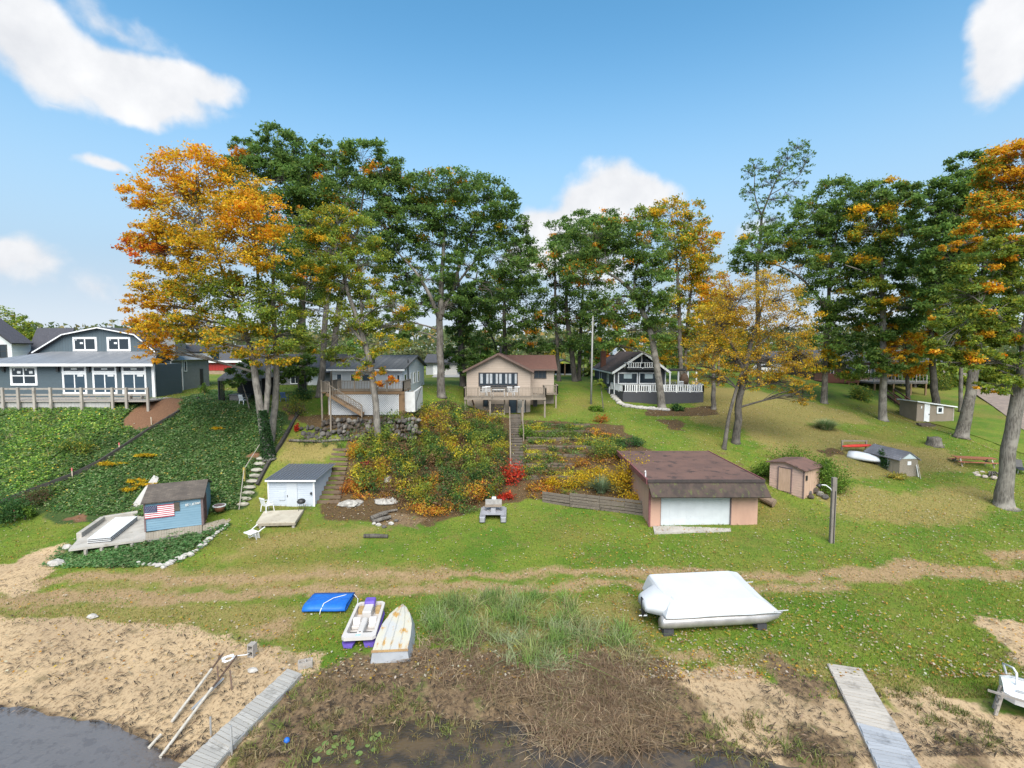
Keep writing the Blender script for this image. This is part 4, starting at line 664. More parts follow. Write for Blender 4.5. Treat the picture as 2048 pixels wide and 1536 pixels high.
# the wood on the horizon reads as one mass
_n = 42000; _x = rng.uniform(-330, 330, _n); _y = rng.uniform(175, 260, _n); _h = 6+9*vnoise(_x, _y*.2, 16, 5)+4*vnoise(_x, _y, 5, 6); _zz = 8+_h*rng.random(_n)**.6
V, Fq, CC = leaves(np.stack([_x, _y, _zz], 1), 1.5, pal(_n, [(.13, .17, .07), (.20, .22, .08), (.10, .14, .06), (.36, .26, .08), (.26, .24, .10)], [4, 3, 3, 1, 2]), .8, .8, tri=True)
tag(np_mesh('distant_wood', V, Fq, LEAF, {'col': CC}), 'distant autumn wood along the horizon', 'wood', kind='stuff')
# ================================================================== HOUSES
WHITE = paint('white_trim', (.74, .75, .76), (.66, .67, .69), 2, .55, .1); GLASS = glass('window_glass'); GLASS_B = glass('blue_glass', (.035, .06, .085), .12)
BLACK = paint('black_metal', (.02, .02, .022), (.03, .03, .03), 5, .5, .05); CONC = paint('concrete', (.40, .375, .34), (.32, .30, .27), 1.2, .9, .3, 30, dirt=(.22, .19, .15))
STICK = paint('sticker_white', (.7, .72, .73), (.66, .68, .7), 3, .6, 0)
def window(parent, x0, x1, z0, z1, Y, panes=2, frame=WHITE, gl=GLASS, fw=.1, rows=1, proud=.06, name='window'):
    """window in a wall that faces the lake at distance Y: frame, panes set back, mullions"""
    f = MB(); yf, yb = Y-proud, Y+.02
    f.box(x0, x1, yf, yb, z1-fw, z1).box(x0, x1, yf-.02, yb, z0, z0+fw).box(x0, x0+fw, yf, yb, z0+fw, z1-fw).box(x1-fw, x1, yf, yb, z0+fw, z1-fw)
    cw = (x1-x0-2*fw)/panes; m_ = fw*.55
    for k in range(1, panes): xc = x0+fw+cw*k; f.box(xc-m_/2, xc+m_/2, yf+.008, yb, z0+fw, z1-fw)
    for r in range(1, rows): zc = z0+fw+(z1-z0-2*fw)*r/rows; f.box(x0+fw, x1-fw, yf+.014, yb, zc-m_/2, zc+m_/2)
    o = f.build(name, frame, parent)
    for k in range(panes):
        MB().box(x0+fw+cw*k+(m_/2 if k else 0), x0+fw+cw*(k+1)-(m_/2 if k < panes-1 else 0), Y-.018, Y+.015, z0+fw, z1-fw).build('pane', gl, o)
    return o
def side_window(parent, X_, y0, y1, z0, z1, s=1, fw=.1, frame=WHITE, gl=GLASS):
    """window in a side wall at x = X_, facing s*X"""
    f = MB(); a, b = X_-s*.02, X_+s*.06
    f.box(a, b, y0, y1, z1-fw, z1).box(a, b, y0, y1, z0, z0+fw).box(a, b, y0, y0+fw, z0+fw, z1-fw).box(a, b, y1-fw, y1, z0+fw, z1-fw)
    o = f.build('window', frame, parent); MB().box(a, X_+s*.018, y0+fw, y1-fw, z0+fw, z1-fw).build('pane', gl, o); return o
def rail(parent, pts, z0, h, mat, post=.1, step=1.6, bal=.13, bw=.04, name='railing', cap=.12, posts=True):
    """railing along a polyline at floor height z0: top rail, bottom rail, posts (each its own part), balusters joined"""
    r = MB(); bl = MB()
    for (ax, ay), (bx, by) in zip(pts[:-1], pts[1:]):
        r.beam((ax, ay, z0+h), (bx, by, z0+h), cap, .05); r.beam((ax, ay, z0+.12), (bx, by, z0+.12), .05, .08)
        ln = math.hypot(bx-ax, by-ay); n = max(1, round(ln/step))
        if posts:
            for k in range(n+1):
                s = k/n; px_, py_ = ax+(bx-ax)*s, ay+(by-ay)*s; MB().box(px_-post/2, px_+post/2, py_-post/2, py_+post/2, z0-.02, z0+h-.03).build('post', mat, parent)
        nb = int(ln/bal)
        for k in range(1, nb): s = k/nb; px_, py_ = ax+(bx-ax)*s, ay+(by-ay)*s; bl.box(px_-bw/2, px_+bw/2, py_-bw/2, py_+bw/2, z0+.12, z0+h-.025)
    o = r.build(name, mat, parent); q = bl.build('balusters', mat, o); q['kind'] = 'stuff'; return o
def gable_roof_x(m, x0, x1, ye, yr, yb, ze, zr, t=.14, oh=.0, zb=None):
    """ridge along X: slope facing the lake from eave (ye, ze) to ridge (yr, zr), back slope to yb"""
    zb = ze if zb is None else zb
    m.slab([(x0, ye, ze), (x1, ye, ze), (x1, yr, zr), (x0, yr, zr)], t); m.slab([(x0, yr, zr), (x1, yr, zr), (x1, yb, zb), (x0, yb, zb)], t)
def gable_roof_y(m, xl, xr_, xc, y0, y1, ze, zr, t=.14):
    m.slab([(xl, y0, ze), (xc, y0, zr), (xc, y1, zr), (xl, y1, ze)], t); m.slab([(xr_, y0, ze), (xr_, y1, ze), (xc, y1, zr), (xc, y0, zr)], t)

# ---------------------------------------------------------------- blue gambrel house, left
Y0 = 47.0; xr0 = X(306, Y0); xl0 = X(-45, Y0); zf = Z(788, Y0); ze = Z(729, Y0)
blue = thing('gambrel_house', 'slate blue house with gambrel gable and white trimmed windows', 'house', ((xl0+xr0)/2, Y0+4, zf-.8))
SB = lined('slate_siding', (.075, .105, .125), (.065, .092, .112), .16, 'z', .5, .7); SBV = lined('slate_boards', (.08, .11, .13), (.07, .10, .12), .28, 'x', .5, .7); SG = lined('grey_siding', (.24, .25, .255), (.20, .21, .215), .15, 'z', .6, .8, dirt=(.15, .155, .16))
METAL = lined('metal_roof', (.17, .18, .20), (.21, .215, .23), .38, 'x', .8, .5, gap=.1, dark=.8); METALY = lined('metal_roof_side', (.34, .345, .35), (.29, .295, .30), .38, 'y', .8, .4, gap=.1, dark=.8); DARKROOF = shingle('dark_shingle', (.055, .055, .062), (.08, .08, .088)); DARKROOFY = shingle('dark_shingle_side', (.055, .055, .062), (.08, .08, .088), 'y', 'x')
MB().box(xl0, xr0, Y0, Y0+4, zf-1.2, ze).build('wall', SB, blue)
Y1 = 50.6; gx0, gx1 = X(80, Y1), X(312, Y1); gz = Z(704, Y1); ap = (X(205, Y1), Z(657, Y1)); k1 = (X(134, Y1), Z(671, Y1)); k2 = (X(277, Y1), Z(671, Y1))
MB().prism([(gx0, Y1, gz-1), (gx1, Y1, gz-1), (gx1, Y1, gz), (k2[0], Y1, k2[1]), (ap[0], Y1, ap[1]), (k1[0], Y1, k1[1]), (gx0, Y1, gz)], (0, 11, 0)).build('gable_wall', SBV, blue)
rf = MB()
prof = [(gx0-.35, gz-.15), k1, ap, k2, (gx1+.35, gz-.15)]
for (ax, az), (bx, bz) in zip(prof[:-1], prof[1:]): rf.slab([(ax, Y1-.4, az+.16), (bx, Y1-.4, bz+.16), (bx, Y1+11.3, bz+.16), (ax, Y1+11.3, az+.16)], .14)
rfo = rf.build('roof', METALY if False else DARKROOFY, blue)
fa = MB()
for (ax, az), (bx, bz) in zip(prof[:-1], prof[1:]): fa.beam((ax, Y1-.42, az+.07), (bx, Y1-.42, bz+.07), .05, .11)
fa.build('fascia', WHITE, rfo)
pr_ = MB(); pr_.slab([(xl0-.5, Y0-.7, ze+.12), (xr0+.5, Y0-.7, ze+.12), (gx1+.3, Y1, gz+.05), (gx0+1.2, Y1, gz+.05)], .12); pr_.slab([(xl0-.5, Y0-.7, ze+.12), (gx0+1.2, Y1, gz+.05), (xl0-.5, Y1+5, ze+.12)], .12)
pro = pr_.build('porch_roof', METAL, blue); MB().box(xl0-.5, xr0+.5, Y0-.74, Y0-.64, ze-.14, ze+.1).build('gutter', WHITE, pro)
for a, c in ((149, 197), (217, 264)):
    w_ = window(blue, X(a, Y1), X(c, Y1), Z(702.5, Y1), Z(674, Y1), Y1, 2, fw=.2)
    MB().box(X(a+14, Y1), X(a+20, Y1), Y1-.03, Y1-.021, Z(688, Y1), Z(684.5, Y1)).build('sticker', STICK, w_); MB().box(X(a+5.5, Y1), X(a+7.5, Y1), Y1-.03, Y1-.021, Z(681, Y1), Z(678.5, Y1)).build('sticker', STICK, w_)
w_ = window(blue, X(20, Y0), X(74, Y0), Z(771, Y0), Z(732, Y0), Y0, 2, fw=.2, rows=2)
for a in (34, 58): MB().box(X(a, Y0), X(a+7, Y0), Y0-.03, Y0-.021, Z(747, Y0), Z(742, Y0)).build('sticker', STICK, w_)
for a in (27, 51): MB().box(X(a, Y0), X(a+2.5, Y0), Y0-.03, Y0-.021, Z(741, Y0), Z(737, Y0)).build('sticker', STICK, w_)
for i, a in enumerate((124, 184.5, 243.5)):
    x0, x1 = X(a, Y0), X(a+48.5, Y0)
    tr_ = window(blue, x0, x1, Z(745.5, Y0), Z(731, Y0), Y0, 1, fw=.17, name='transom'); MB().box(X(a+18, Y0), X(a+30, Y0), Y0-.03, Y0-.021, Z(739.5, Y0), Z(736, Y0)).build('sticker', STICK, tr_)
    d_ = window(blue, x0, x1, zf, Z(745.5, Y0), Y0, 2, fw=.17, name='sliding_door', gl=GLASS_B)
    MB().box(X(a+30, Y0), X(a+42, Y0), Y0-.03, Y0-.021, Z(753, Y0), Z(749, Y0)).build('sticker', STICK, d_)
for a in (9, 117, 179, 238): MB().box(X(a-2.2, Y0), X(a+2.2, Y0), Y0-.2, Y0, Z(743, Y0), Z(735, Y0)).box(X(a-3, Y0), X(a+3, Y0), Y0-.23, Y0, Z(735, Y0), Z(734, Y0)).build('lantern', BLACK, blue)
MB().box(X(303, Y0), X(308.5, Y0), Y0-.05, Y0+.1, zf-.3, ze).build('corner_board', WHITE, blue)
# side wing with lean-to roof, siding bump and dormer
xs = X(342, 52.0); yb_ = -xs/.606
MB().box(xs-4, xs, 51.94, 51.999, zf-1, Z(721, 53.7)).build('entry_wall', SB, blue); MB().box(xs-4, xs, 52, 53.7, zf-1, Z(721, 53.7)).build('bump_wall', SG, blue); MB().box(xs-4, xs-.02, 53.72, yb_, zf-1.2, Z(720, 55)).build('side_wall', SG, blue)
MB().box(xs-.06, xs+.05, 51.95, 52.06, zf-.6, Z(722, 52)).box(xs-.06, xs+.06, 53.66, 53.78, zf-.6, Z(721, 53.7)).build('corner_board', WHITE, blue)
ln_ = MB(); ln_.slab([(xs+.35, 51.8, Z(720, 53)), (xs+.35, yb_+.3, Z(720, 53)), (xs-1.35, yb_+.3, Z(685, 55)), (xs-1.35, 51.8, Z(685, 55))], .12); ln_.slab([(xs-1.35, 51.8, Z(685, 55)), (xs-1.35, yb_+.3, Z(685, 55)), (xs-4.2, yb_+.3, Z(676, 55)), (xs-4.2, 51.8, Z(676, 55))], .12); ln_.prism([(xs+.2, yb_+.12, Z(722, 53)), (xs-1.3, yb_+.12, Z(687, 55)), (xs-4.2, yb_+.12, Z(678, 55)), (xs-4.2, yb_+.12, Z(722, 53))], (0, .1, 0)); ln_.build('side_roof', METALY, blue)
bz_ = MB(); bz_.box(X(333, 51.5), X(352, 51.5), 51.5, 53.2, Z(712, 51.5), Z(672, 51.5)).build('siding_bump', SG, blue)
dm = MB().box(xs-2.0, xs-.7, 53.8, 55.6, Z(718, 53.8), Z(681, 53.8)).build('dormer', SG, blue); MB().slab([(xs-2.2, 53.5, Z(683, 53.8)+.2), (xs-.4, 53.5, Z(681, 53.8)), (xs-.4, 55.8, Z(681, 53.8)), (xs-2.2, 55.8, Z(683, 53.8)+.2)], .08).build('dormer_roof', METALY, dm)
window(blue, xs-1.75, xs-.85, Z(699, 53.8), Z(684, 53.8), 53.8, 2, fw=.09); side_window(blue, xs+.0, 52.5, 53.1, zf+.1, zf+.75, fw=.12)
side_window(blue, xs, 54.0, 54.5, zf+1.8, zf+3, fw=.1)
MB().box(xs-.02, xs+.05, 56.8, 57.3, zf+.2, zf+2.0).build('electric_meter', BLACK, blue)
# the deck in front
deck = thing('front_deck', 'long weathered deck with plank rails before the slate blue house', 'deck', (X(150, 44.3), 44.3, Z(818, 44.3)))
GW = wood('grey_deck_wood', (.34, .31, .28), (.24, .215, .19), 'x'); GWZ = wood('grey_deck_post', (.40, .36, .32), (.28, .25, .22), 'z'); PALE = lined('pale_skirt', (.38, .37, .36), (.31, .30, .29), .3, 'x', .5, .8, dirt=(.2, .19, .17))
fz = Z(801, 44)
MB().box(X(-60, 44), X(296, 44), 43.9, 46.98, fz-.12, fz).build('deck_floor', GW, deck); MB().box(X(-60, 44), X(215, 44), 44.05, 44.12, fz-1.1, fz-.12).build('skirt', PALE, deck)
for px_ in (-30, 2, 33, 65, 98, 160, 222, 250, 293):
    xx_ = X(px_, 43.85); zg = float(zt(xx_, 43.8)); MB().box(xx_-.1, xx_+.1, 43.74, 43.895, zg-.2, Z(775, 43.85)).build('post', GWZ, deck)
for nm, a in (('top_rail', 777), ('mid_rail', 789)): MB().box(X(-60, 43.95), X(296, 43.95), 43.9, 43.96, Z(a+2.5, 43.9), Z(a-1, 43.9)).build(nm, GW, deck)
bn = thing('deck_bench', 'small bench on the deck before the slate blue house', 'bench', (X(270, 45.3), 45.3, fz))
MB().box(X(256, 45.3), X(284, 45.3), 45.1, 45.5, fz+.4, fz+.46).build('seat', GW, bn); MB().box(X(257, 45.3), X(259, 45.3), 45.12, 45.48, fz, fz+.4).build('leg', GWZ, bn); MB().box(X(281, 45.3), X(283, 45.3), 45.12, 45.48, fz, fz+.4).build('leg', GWZ, bn)
# ---------------------------------------------------------------- white house at the left edge, red barn, house behind the maple
Y0 = 60; wl = thing('white_house', 'white house with dark steep roof at the left edge', 'house', (X(-40, Y0), Y0+3, 8.2))
WS = lined('white_siding', (.66, .68, .70), (.60, .62, .64), .2, 'z', .35, .7)
MB().prism([(X(-110, Y0), Y0, 8), (X(26, Y0), Y0, 8), (X(26, Y0), Y0, Z(683, Y0)), (X(-40, Y0), Y0, Z(628, Y0)), (X(-110, Y0), Y0, Z(683, Y0))], (0, 2.4, 0)).build('wall', WS, wl)
r_ = MB(); r_.slab([(X(-42, Y0), Y0-.5, Z(624, Y0)), (X(36, Y0), Y0-.5, Z(686, Y0)), (X(36, Y0), Y0+2.2, Z(686, Y0)), (X(-42, Y0), Y0+2.2, Z(624, Y0))], .2); r_.slab([(X(26, Y0), Y0+1.5, Z(716, Y0)), (X(112, Y0), Y0+1.5, Z(716, Y0)), (X(80, Y0), Y0+5, Z(656, Y0+5)), (X(0, Y0), Y0+5, Z(656, Y0+5))], .2); r_.build('roof', shingle('blue_black_shingle', (.05, .05, .062), (.07, .07, .085)), wl)
MB().box(X(26, Y0), X(105, Y0), Y0+2, Y0+8, 8, Z(716, Y0)).build('wing_wall', WS, wl); window(wl, X(1, Y0), X(17, Y0), Z(716, Y0), Z(689, Y0), Y0, 1, frame=paint('dark_frame', (.05, .05, .055)), rows=2)
Y0 = 86; rb_ = thing('red_barn', 'low barn with red metal wall and dark roof far behind', 'barn', (X(460, Y0), Y0+4, 8.3))
MB().box(X(415, Y0), X(520, Y0), Y0, Y0+8, 8, Z(741, Y0)).build('stone_base', paint('tan_stone', (.30, .22, .15), (.24, .18, .12)), rb_); MB().box(X(415, Y0), X(520, Y0), Y0-.06, Y0+7.9, Z(741, Y0), Z(722, Y0)).build('wall', lined('red_metal', (.33, .022, .02), (.28, .02, .018), .5, 'x', .6, .5), rb_)
r_ = MB(); gable_roof_x(r_, X(405, Y0), X(525, Y0), Y0-.6, Y0+5, Y0+10, Z(722, Y0-.6), Z(690, Y0+5)); r_.build('roof', DARKROOF, rb_); MB().box(X(405, Y0), X(525, Y0), Y0-.66, Y0-.6, Z(725, Y0), Z(721, Y0)).build('fascia', WHITE, rb_)
Y0 = 60; gh = thing('grey_roof_house', 'low house with dark grey roof behind the maple trunks', 'house', (X(590, Y0), Y0+4, 8.3))
MB().box(X(520, Y0), X(690, Y0), Y0, Y0+8, 7.8, Z(742, Y0)).build('wall', paint('grey_stucco', (.20, .20, .21), (.16, .16, .17)), gh); r_ = MB(); gable_roof_x(r_, X(488, Y0), X(700, Y0), Y0-.8, Y0+4, Y0+9, Z(744, Y0), Z(708, Y0+4)); r_.build('roof', DARKROOF, gh)
window(gh, X(540, Y0), X(560, Y0), Z(768, Y0), Z(750, Y0), Y0, 1); window(gh, X(580, Y0), X(600, Y0), Z(768, Y0), Z(750, Y0), Y0, 2); MB().box(X(615, Y0), X(640, Y0), Y0-.06, Y0+.1, 8.2, Z(745, Y0)).build('door', WHITE, gh)
# ---------------------------------------------------------------- netted canopy
Y0 = 46.5; cz = float(zt(X(470, Y0), Y0)); ca = thing('canopy_gazebo', 'black netted canopy gazebo with grey roof among the ivy', 'gazebo', (X(475, Y0), Y0+1.5, cz))
x0, x1 = X(434, Y0), X(522, Y0); zE = Z(757, Y0); xm = (x0+x1)/2; CAN = paint('canopy_cloth', (.13, .135, .145), (.10, .105, .115), 4, .8, .2); NET = paint('black_net', (.008, .008, .009), (.014, .014, .015), 6, .9, .2)
r_ = MB(); P4 = [(x0, Y0, zE), (x1, Y0, zE), (x1, Y0+3.4, zE), (x0, Y0+3.4, zE)]; T4 = [(xm-.7, Y0+1.2, zE+1.5), (xm+.7, Y0+1.2, zE+1.5), (xm+.7, Y0+2.2, zE+1.5), (xm-.7, Y0+2.2, zE+1.5)]
r_.ring([P4, T4]); r_.box(x0, x1, Y0-.02, Y0, zE-.22, zE); r_.build('roof', CAN, ca)
for a, c in ((x0+.05, Y0+.05), (x1-.05, Y0+.05), (x0+.05, Y0+3.35), (x1-.05, Y0+3.35)): MB().box(a-.05, a+.05, c-.05, c+.05, cz-.2, zE).build('post', BLACK, ca)
for a, c in ((x0+.02, x0+.55), (x1-.6, x1-.02)):
    mb = MB(); k = 8
    for j in range(k): q = c*j/k+a*(1-j/k); mb.box(q, q+(c-a)/k*.9, Y0+.03+.07*(j % 2), Y0+.08+.07*(j % 2), cz-.05, zE-.05)
    q_ = mb.build('curtain', NET, ca); q_['kind'] = 'stuff'
MB().box(x0+.1, x1-.1, Y0+3.2, Y0+3.26, cz, zE).build('back_net', NET, ca)
ht = thing('hot_tub', 'grey hot tub under the black canopy', 'hot tub', (X(462, Y0), Y0+1.2, cz)); MB().box(X(450, Y0), X(478, Y0), Y0+.5, Y0+1.9, cz-.1, cz+.75).build('shell', lined('tub_slats', (.16, .15, .145), (.12, .11, .11), .12, 'x'), ht, bevel=.04); MB().box(X(449, Y0), X(479, Y0), Y0+.45, Y0+1.95, cz+.75, cz+.86).build('cover', paint('tub_cover', (.10, .10, .105)), ht, bevel=.03)
def plastic_chair(name, label, loc, rz, mat, s=1.0, group=None):
    c = thing(name, label, 'chair', loc, rz, group)
    MB().box(-.25*s, .25*s, -.25*s, .25*s, .38*s, .43*s).build('seat', mat, c, False, bevel=.015)
    for sx in (-1, 1):
        for sy in (-1, 1): MB().tube([(.24*s*sx, .24*s*sy, .39*s), (.27*s*sx, .28*s*sy, 0)], [.03*s, .025*s], 6).build('leg', mat, c, False)
        MB().beam((.27*s*sx, -.22*s, .62*s), (.27*s*sx, .26*s, .66*s), .05*s, .03*s).beam((.27*s*sx, -.2*s, .4*s), (.27*s*sx, -.2*s, .62*s), .04*s, .04*s).build('armrest', mat, c, False)
    mb = MB()
    for k in range(5): q = (-.2+.1*k)*s; mb.beam((q, .25*s, .42*s), (q, .36*s, .85*s), .07*s, .02*s, (0, 1, 0))
    mb.beam((-.25*s, .365*s, .88*s), (.25*s, .365*s, .88*s), .04*s, .08*s); q = mb.build('backrest', mat, c, False); q['kind'] = 'stuff'
    return c
PLW = paint('white_plastic', (.72, .73, .74), (.66, .67, .68), 6, .4, .03)
plastic_chair('patio_chair', 'white patio chair at the edge of the black canopy', (X(486, Y0), Y0-.1, cz), R(160), PLW)
plastic_chair('patio_chair', 'blue chair between the maple trunk and the grey tree', (X(567, 48), 48, float(zt(X(567, 48), 48))), R(180), paint('blue_cloth', (.05, .11, .28), (.04, .09, .22)))
# ---------------------------------------------------------------- white cottage with lattice deck
Y0 = 49.4; xl, xr = X(664, Y0), X(805, Y0); ze = Z(738, Y0); Yr = 56.0; Yb = -xr/.176; zr = Z(712, Yr)
ct = thing('white_cottage', 'white cottage with dark ribbed roof behind the lattice deck', 'house', ((xl+xr)/2, Y0+4, 8.1)); WC = lined('cottage_siding', (.62, .66, .71), (.56, .60, .66), .18, 'z', .35, .7)
MB().box(xl, xr, Y0, Yb, 7.6, ze).build('wall', WC, ct); MB().prism([(xr-.12, Y0, ze), (xr-.12, Yr, zr), (xr-.12, Yb, ze)], (.12, 0, 0)).build('gable', WC, ct)
r_ = MB(); gable_roof_x(r_, xl-.3, xr+.35, Y0-.7, Yr, Yb+.4, ze+.02, zr+.12); r_.build('roof', lined('ribbed_roof', (.085, .088, .095), (.13, .13, .135), .5, 'x', .9, .8, gap=.18, dark=.5), ct)
MB().box(xl-.3, xr+.35, Y0-.76, Y0-.7, ze-.16, ze+.0).build('fascia', WHITE, ct)
for a, c in ((672, 684), (700, 716), (722, 742), (748, 752)): window(ct, X(a, Y0), X(c, Y0), Z(764, Y0), Z(747, Y0), Y0, 1, gl=GLASS_B, fw=.09)
for a, c in ((774, 779), (783, 789), (793, 800)): window(ct, X(a, Y0), X(c, Y0), Z(766, Y0), Z(749, Y0), Y0, 1, gl=GLASS, fw=.07)
for a, c in ((49.9, 51.2), (53.0, 53.8), (54.8, 55.8), (57.2, 58.4)): side_window(ct, xr, a, c, 8.8, 10.1)
MB().tube([(xr+.1, 51.6, 7.9), (xr+.1, 51.6, ze+.9)], .06, 6).build('vent_pipe', BLACK, ct)
ck = MB().box(xl+3.2, xl+3.6, Y0+2, Y0+2.4, ze+.3, ze+1.4).build('flue', BLACK, ct)
# white block wall right of the deck
pw = thing('block_wall', 'white painted block wall beside the lattice deck', 'wall', (X(818, 46), 46.5, Z(821, 46)))
MB().box(X(807, 45.6), X(829, 45.6), 45.6, 45.8, Z(824, 45.6), Z(784, 45.6)).build('front_face', paint('white_block', (.62, .62, .61), (.55, .55, .54), 2, .85, .3, dirt=(.36, .35, .31), dirt_at=(.6, .8)), pw); MB().prism([(X(829, 45.6)-.2, 45.8, Z(824, 45.6)), (X(829, 45.6)-.2, 49.6, Z(824, 45.6)), (X(829, 45.6)-.2, 49.6, 8.9), (X(829, 45.6)-.2, 45.8, Z(784, 45.6))], (.2, 0, 0)).build('side_face', MATS['white_block'], pw)
MB().box(X(807, 45.6)+.01, X(829, 45.6)-.21, 45.81, 49.3, Z(790, 45.6)-.2, Z(787, 45.6)).build('landing', CONC, pw); MB().tube([(X(829, 45.6)+.1, 45.7, Z(822, 45.6)), (X(829, 45.6)+.1, 45.7, Z(805, 45.6)), (X(829, 45.6)+.1, 49, 9.3)], .025, 6).build('handrail', BLACK, pw)
# timber steps right of it
TIMB = wood('old_timber', (.13, .10, .075), (.07, .052, .04), 'x'); st = thing('timber_steps', 'dark timber steps climbing beside the white block wall', 'steps', (X(848, 47), 47, float(zt(X(848, 47), 47))))
for k in range(9):
    yk = 46.3+k*.62; xk = X(848, 46.5)+k*.06; zk = float(zt(xk, yk)); MB().box(xk-.85, xk+.95, yk, yk+.2, zk-.15, zk+.2).build('step', TIMB, st)
# the lattice deck
Y0 = 45.2; fz = Z(783, Y0); x0, x1 = X(655, Y0), X(807, Y0); dk = thing('lattice_deck', 'raised brown deck with white lattice skirt and side stair', 'deck', ((x0+x1)/2, Y0+1.5, Z(830, Y0)))
BW = wood('brown_deck_wood', (.30, .19, .10), (.20, .12, .065), 'x'); BWZ = wood('brown_deck_post', (.30, .19, .10), (.20, .13, .07), 'z'); GRW = wood('greyed_rail', (.30, .25, .20), (.20, .165, .13), 'z')
MB().box(x0, x1, Y0, 48.65, fz-.05, fz).build('deck_floor', BW, dk); MB().box(x0, x1, Y0-.05, Y0-.002, fz-.25, fz-.02).build('rim_board', BW, dk)
gz0 = Z(830, Y0); lx0, lx1, lz0, lz1 = X(657, Y0), X(795, Y0), gz0, fz-.26
lat = MB(); st_ = .17
import itertools
for sgn in (1, -1):
    n_ = int((lx1-lx0+lz1-lz0)/st_)
    for k in range(n_):
        c = lx0+k*st_ if sgn == 1 else lx0-(lz1-lz0)+k*st_+(lz1-lz0)
        # line x = c - sgn*(z-lz0)
        pa, pb = (c, lz0), (c-sgn*(lz1-lz0), lz1)
        if sgn == -1: pa, pb = (c-(lz1-lz0), lz0), (c, lz1)
        (ax, az), (bx, bz) = pa, pb
        for lim, side in ((lx0, -1), (lx1, 1)):
            if side == -1 and min(ax, bx) < lim:
                if ax < lim: az = az+(bz-az)*(lim-ax)/(bx-ax) if bx > lim else None; ax = lim
                elif bx < lim: bz = az+(bz-az)*(lim-ax)/(bx-ax); bx = lim
            if az is None: break
            if side == 1 and max(ax, bx) > lim:
                if ax > lim and bx > lim: az = None; break
                if ax > lim: az = az+(bz-az)*(lim-ax)/(bx-ax); ax = lim
                elif bx > lim: bz = az+(bz-az)*(lim-ax)/(bx-ax); bx = lim
        if az is None or abs(az-bz) < .05: continue
        lat.beam((ax, Y0+.03+.012*sgn, az), (bx, Y0+.03+.012*sgn, bz), .018, .05, (0, 1, 0)) if False else lat.beam((ax, Y0+.03+.012*sgn, az), (bx, Y0+.03+.012*sgn, bz), .05, .018, (0, 1, 0))
q_ = lat.build('lattice', WHITE, dk); q_['kind'] = 'stuff'
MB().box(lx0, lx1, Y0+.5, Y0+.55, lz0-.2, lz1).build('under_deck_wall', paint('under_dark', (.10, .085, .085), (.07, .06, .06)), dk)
MB().box(lx0-.06, lx0, Y0-.02, Y0+.06, lz0, lz1).box(lx1, lx1+.06, Y0-.02, Y0+.06, lz0, lz1).build('lattice_frame', WHITE, dk)
MB().box(X(795.5, Y0)+.06, X(806.5, Y0), Y0-.01, Y0+.06, lz0-.1, lz1).build('brown_panel', BW, dk)
for px_ in (655, 806): MB().box(X(px_, Y0)-.08, X(px_, Y0)+.08, Y0+.07, Y0+.2, gz0-.3, fz-.05).build('post', BWZ, dk)
rail(dk, [(X(675, Y0), Y0+.1), (x1-.08, Y0+.1), (x1-.08, 48.4)], fz, .95, GRW, .11, 1.6, .14, .045); rail(dk, [(x0+.06, 48.3), (x0+.06, Y0+1.0)], fz, .95, GRW, .11, 1.6, .14, .045)
# stair of the deck, coming down to the right in front of the lattice
stair = MB().beam((x0+.1, Y0-.75, fz-.15), (X(722, Y0-.7), Y0-.75, gz0+.12), .05, .28).beam((x0+.1, Y0-.1, fz-.15), (X(722, Y0-.7), Y0-.1, gz0+.12), .05, .28).build('stringer', BW, dk)
xa, xb = x0+.1, X(722, Y0-.7)
for k in range(11): s = (k+.5)/11; q = xa+(xb-xa)*s; zz_ = fz-.02+(gz0+.1-fz)*s; MB().box(q-.13, q+.13, Y0-.73, Y0-.12, zz_-.02, zz_+.02).build('tread', BW, dk)
hr = MB().beam((xa-.1, Y0-.78, fz+.9), (xb, Y0-.78, gz0+1.0), .08, .08).build('stair_rail', GRW, dk); bl = MB()
for k in range(22): s = k/22; q = xa+(xb-xa)*s; za = fz+(gz0+.15-fz)*s; bl.box(q-.022, q+.022, Y0-.8, Y0-.76, za-.05, za+.88)
q_ = bl.build('stair_balusters', GRW, dk); q_['kind'] = 'stuff'; MB().box(xb-.05, xb+.06, Y0-.83, Y0-.72, gz0-.1, gz0+1.0).build('newel_post', GRW, dk)
for px_, b_py, t_py, dy in ((642, 833, 760, -.8), (659, 886, 775, -1.9)):
    xx_ = X(px_, Y0+dy); MB().box(xx_-.06, xx_+.06, Y0+dy-.06, Y0+dy+.06, float(zt(xx_, Y0+dy))-.1, Z(t_py, Y0+dy)).build('support_post', GRW, dk)
MB().box(X(642, Y0-.8)-.06, x0+.1, Y0-.86, Y0+.9, fz-.08, fz-.01).build('landing', BW, dk); rail(dk, [(X(642, Y0-.8), Y0+.8), (X(642, Y0-.8), Y0-.8), (X(658, Y0-.8), Y0-.8)], fz-.02, .95, GRW, .1, 1.6, .14, .045)
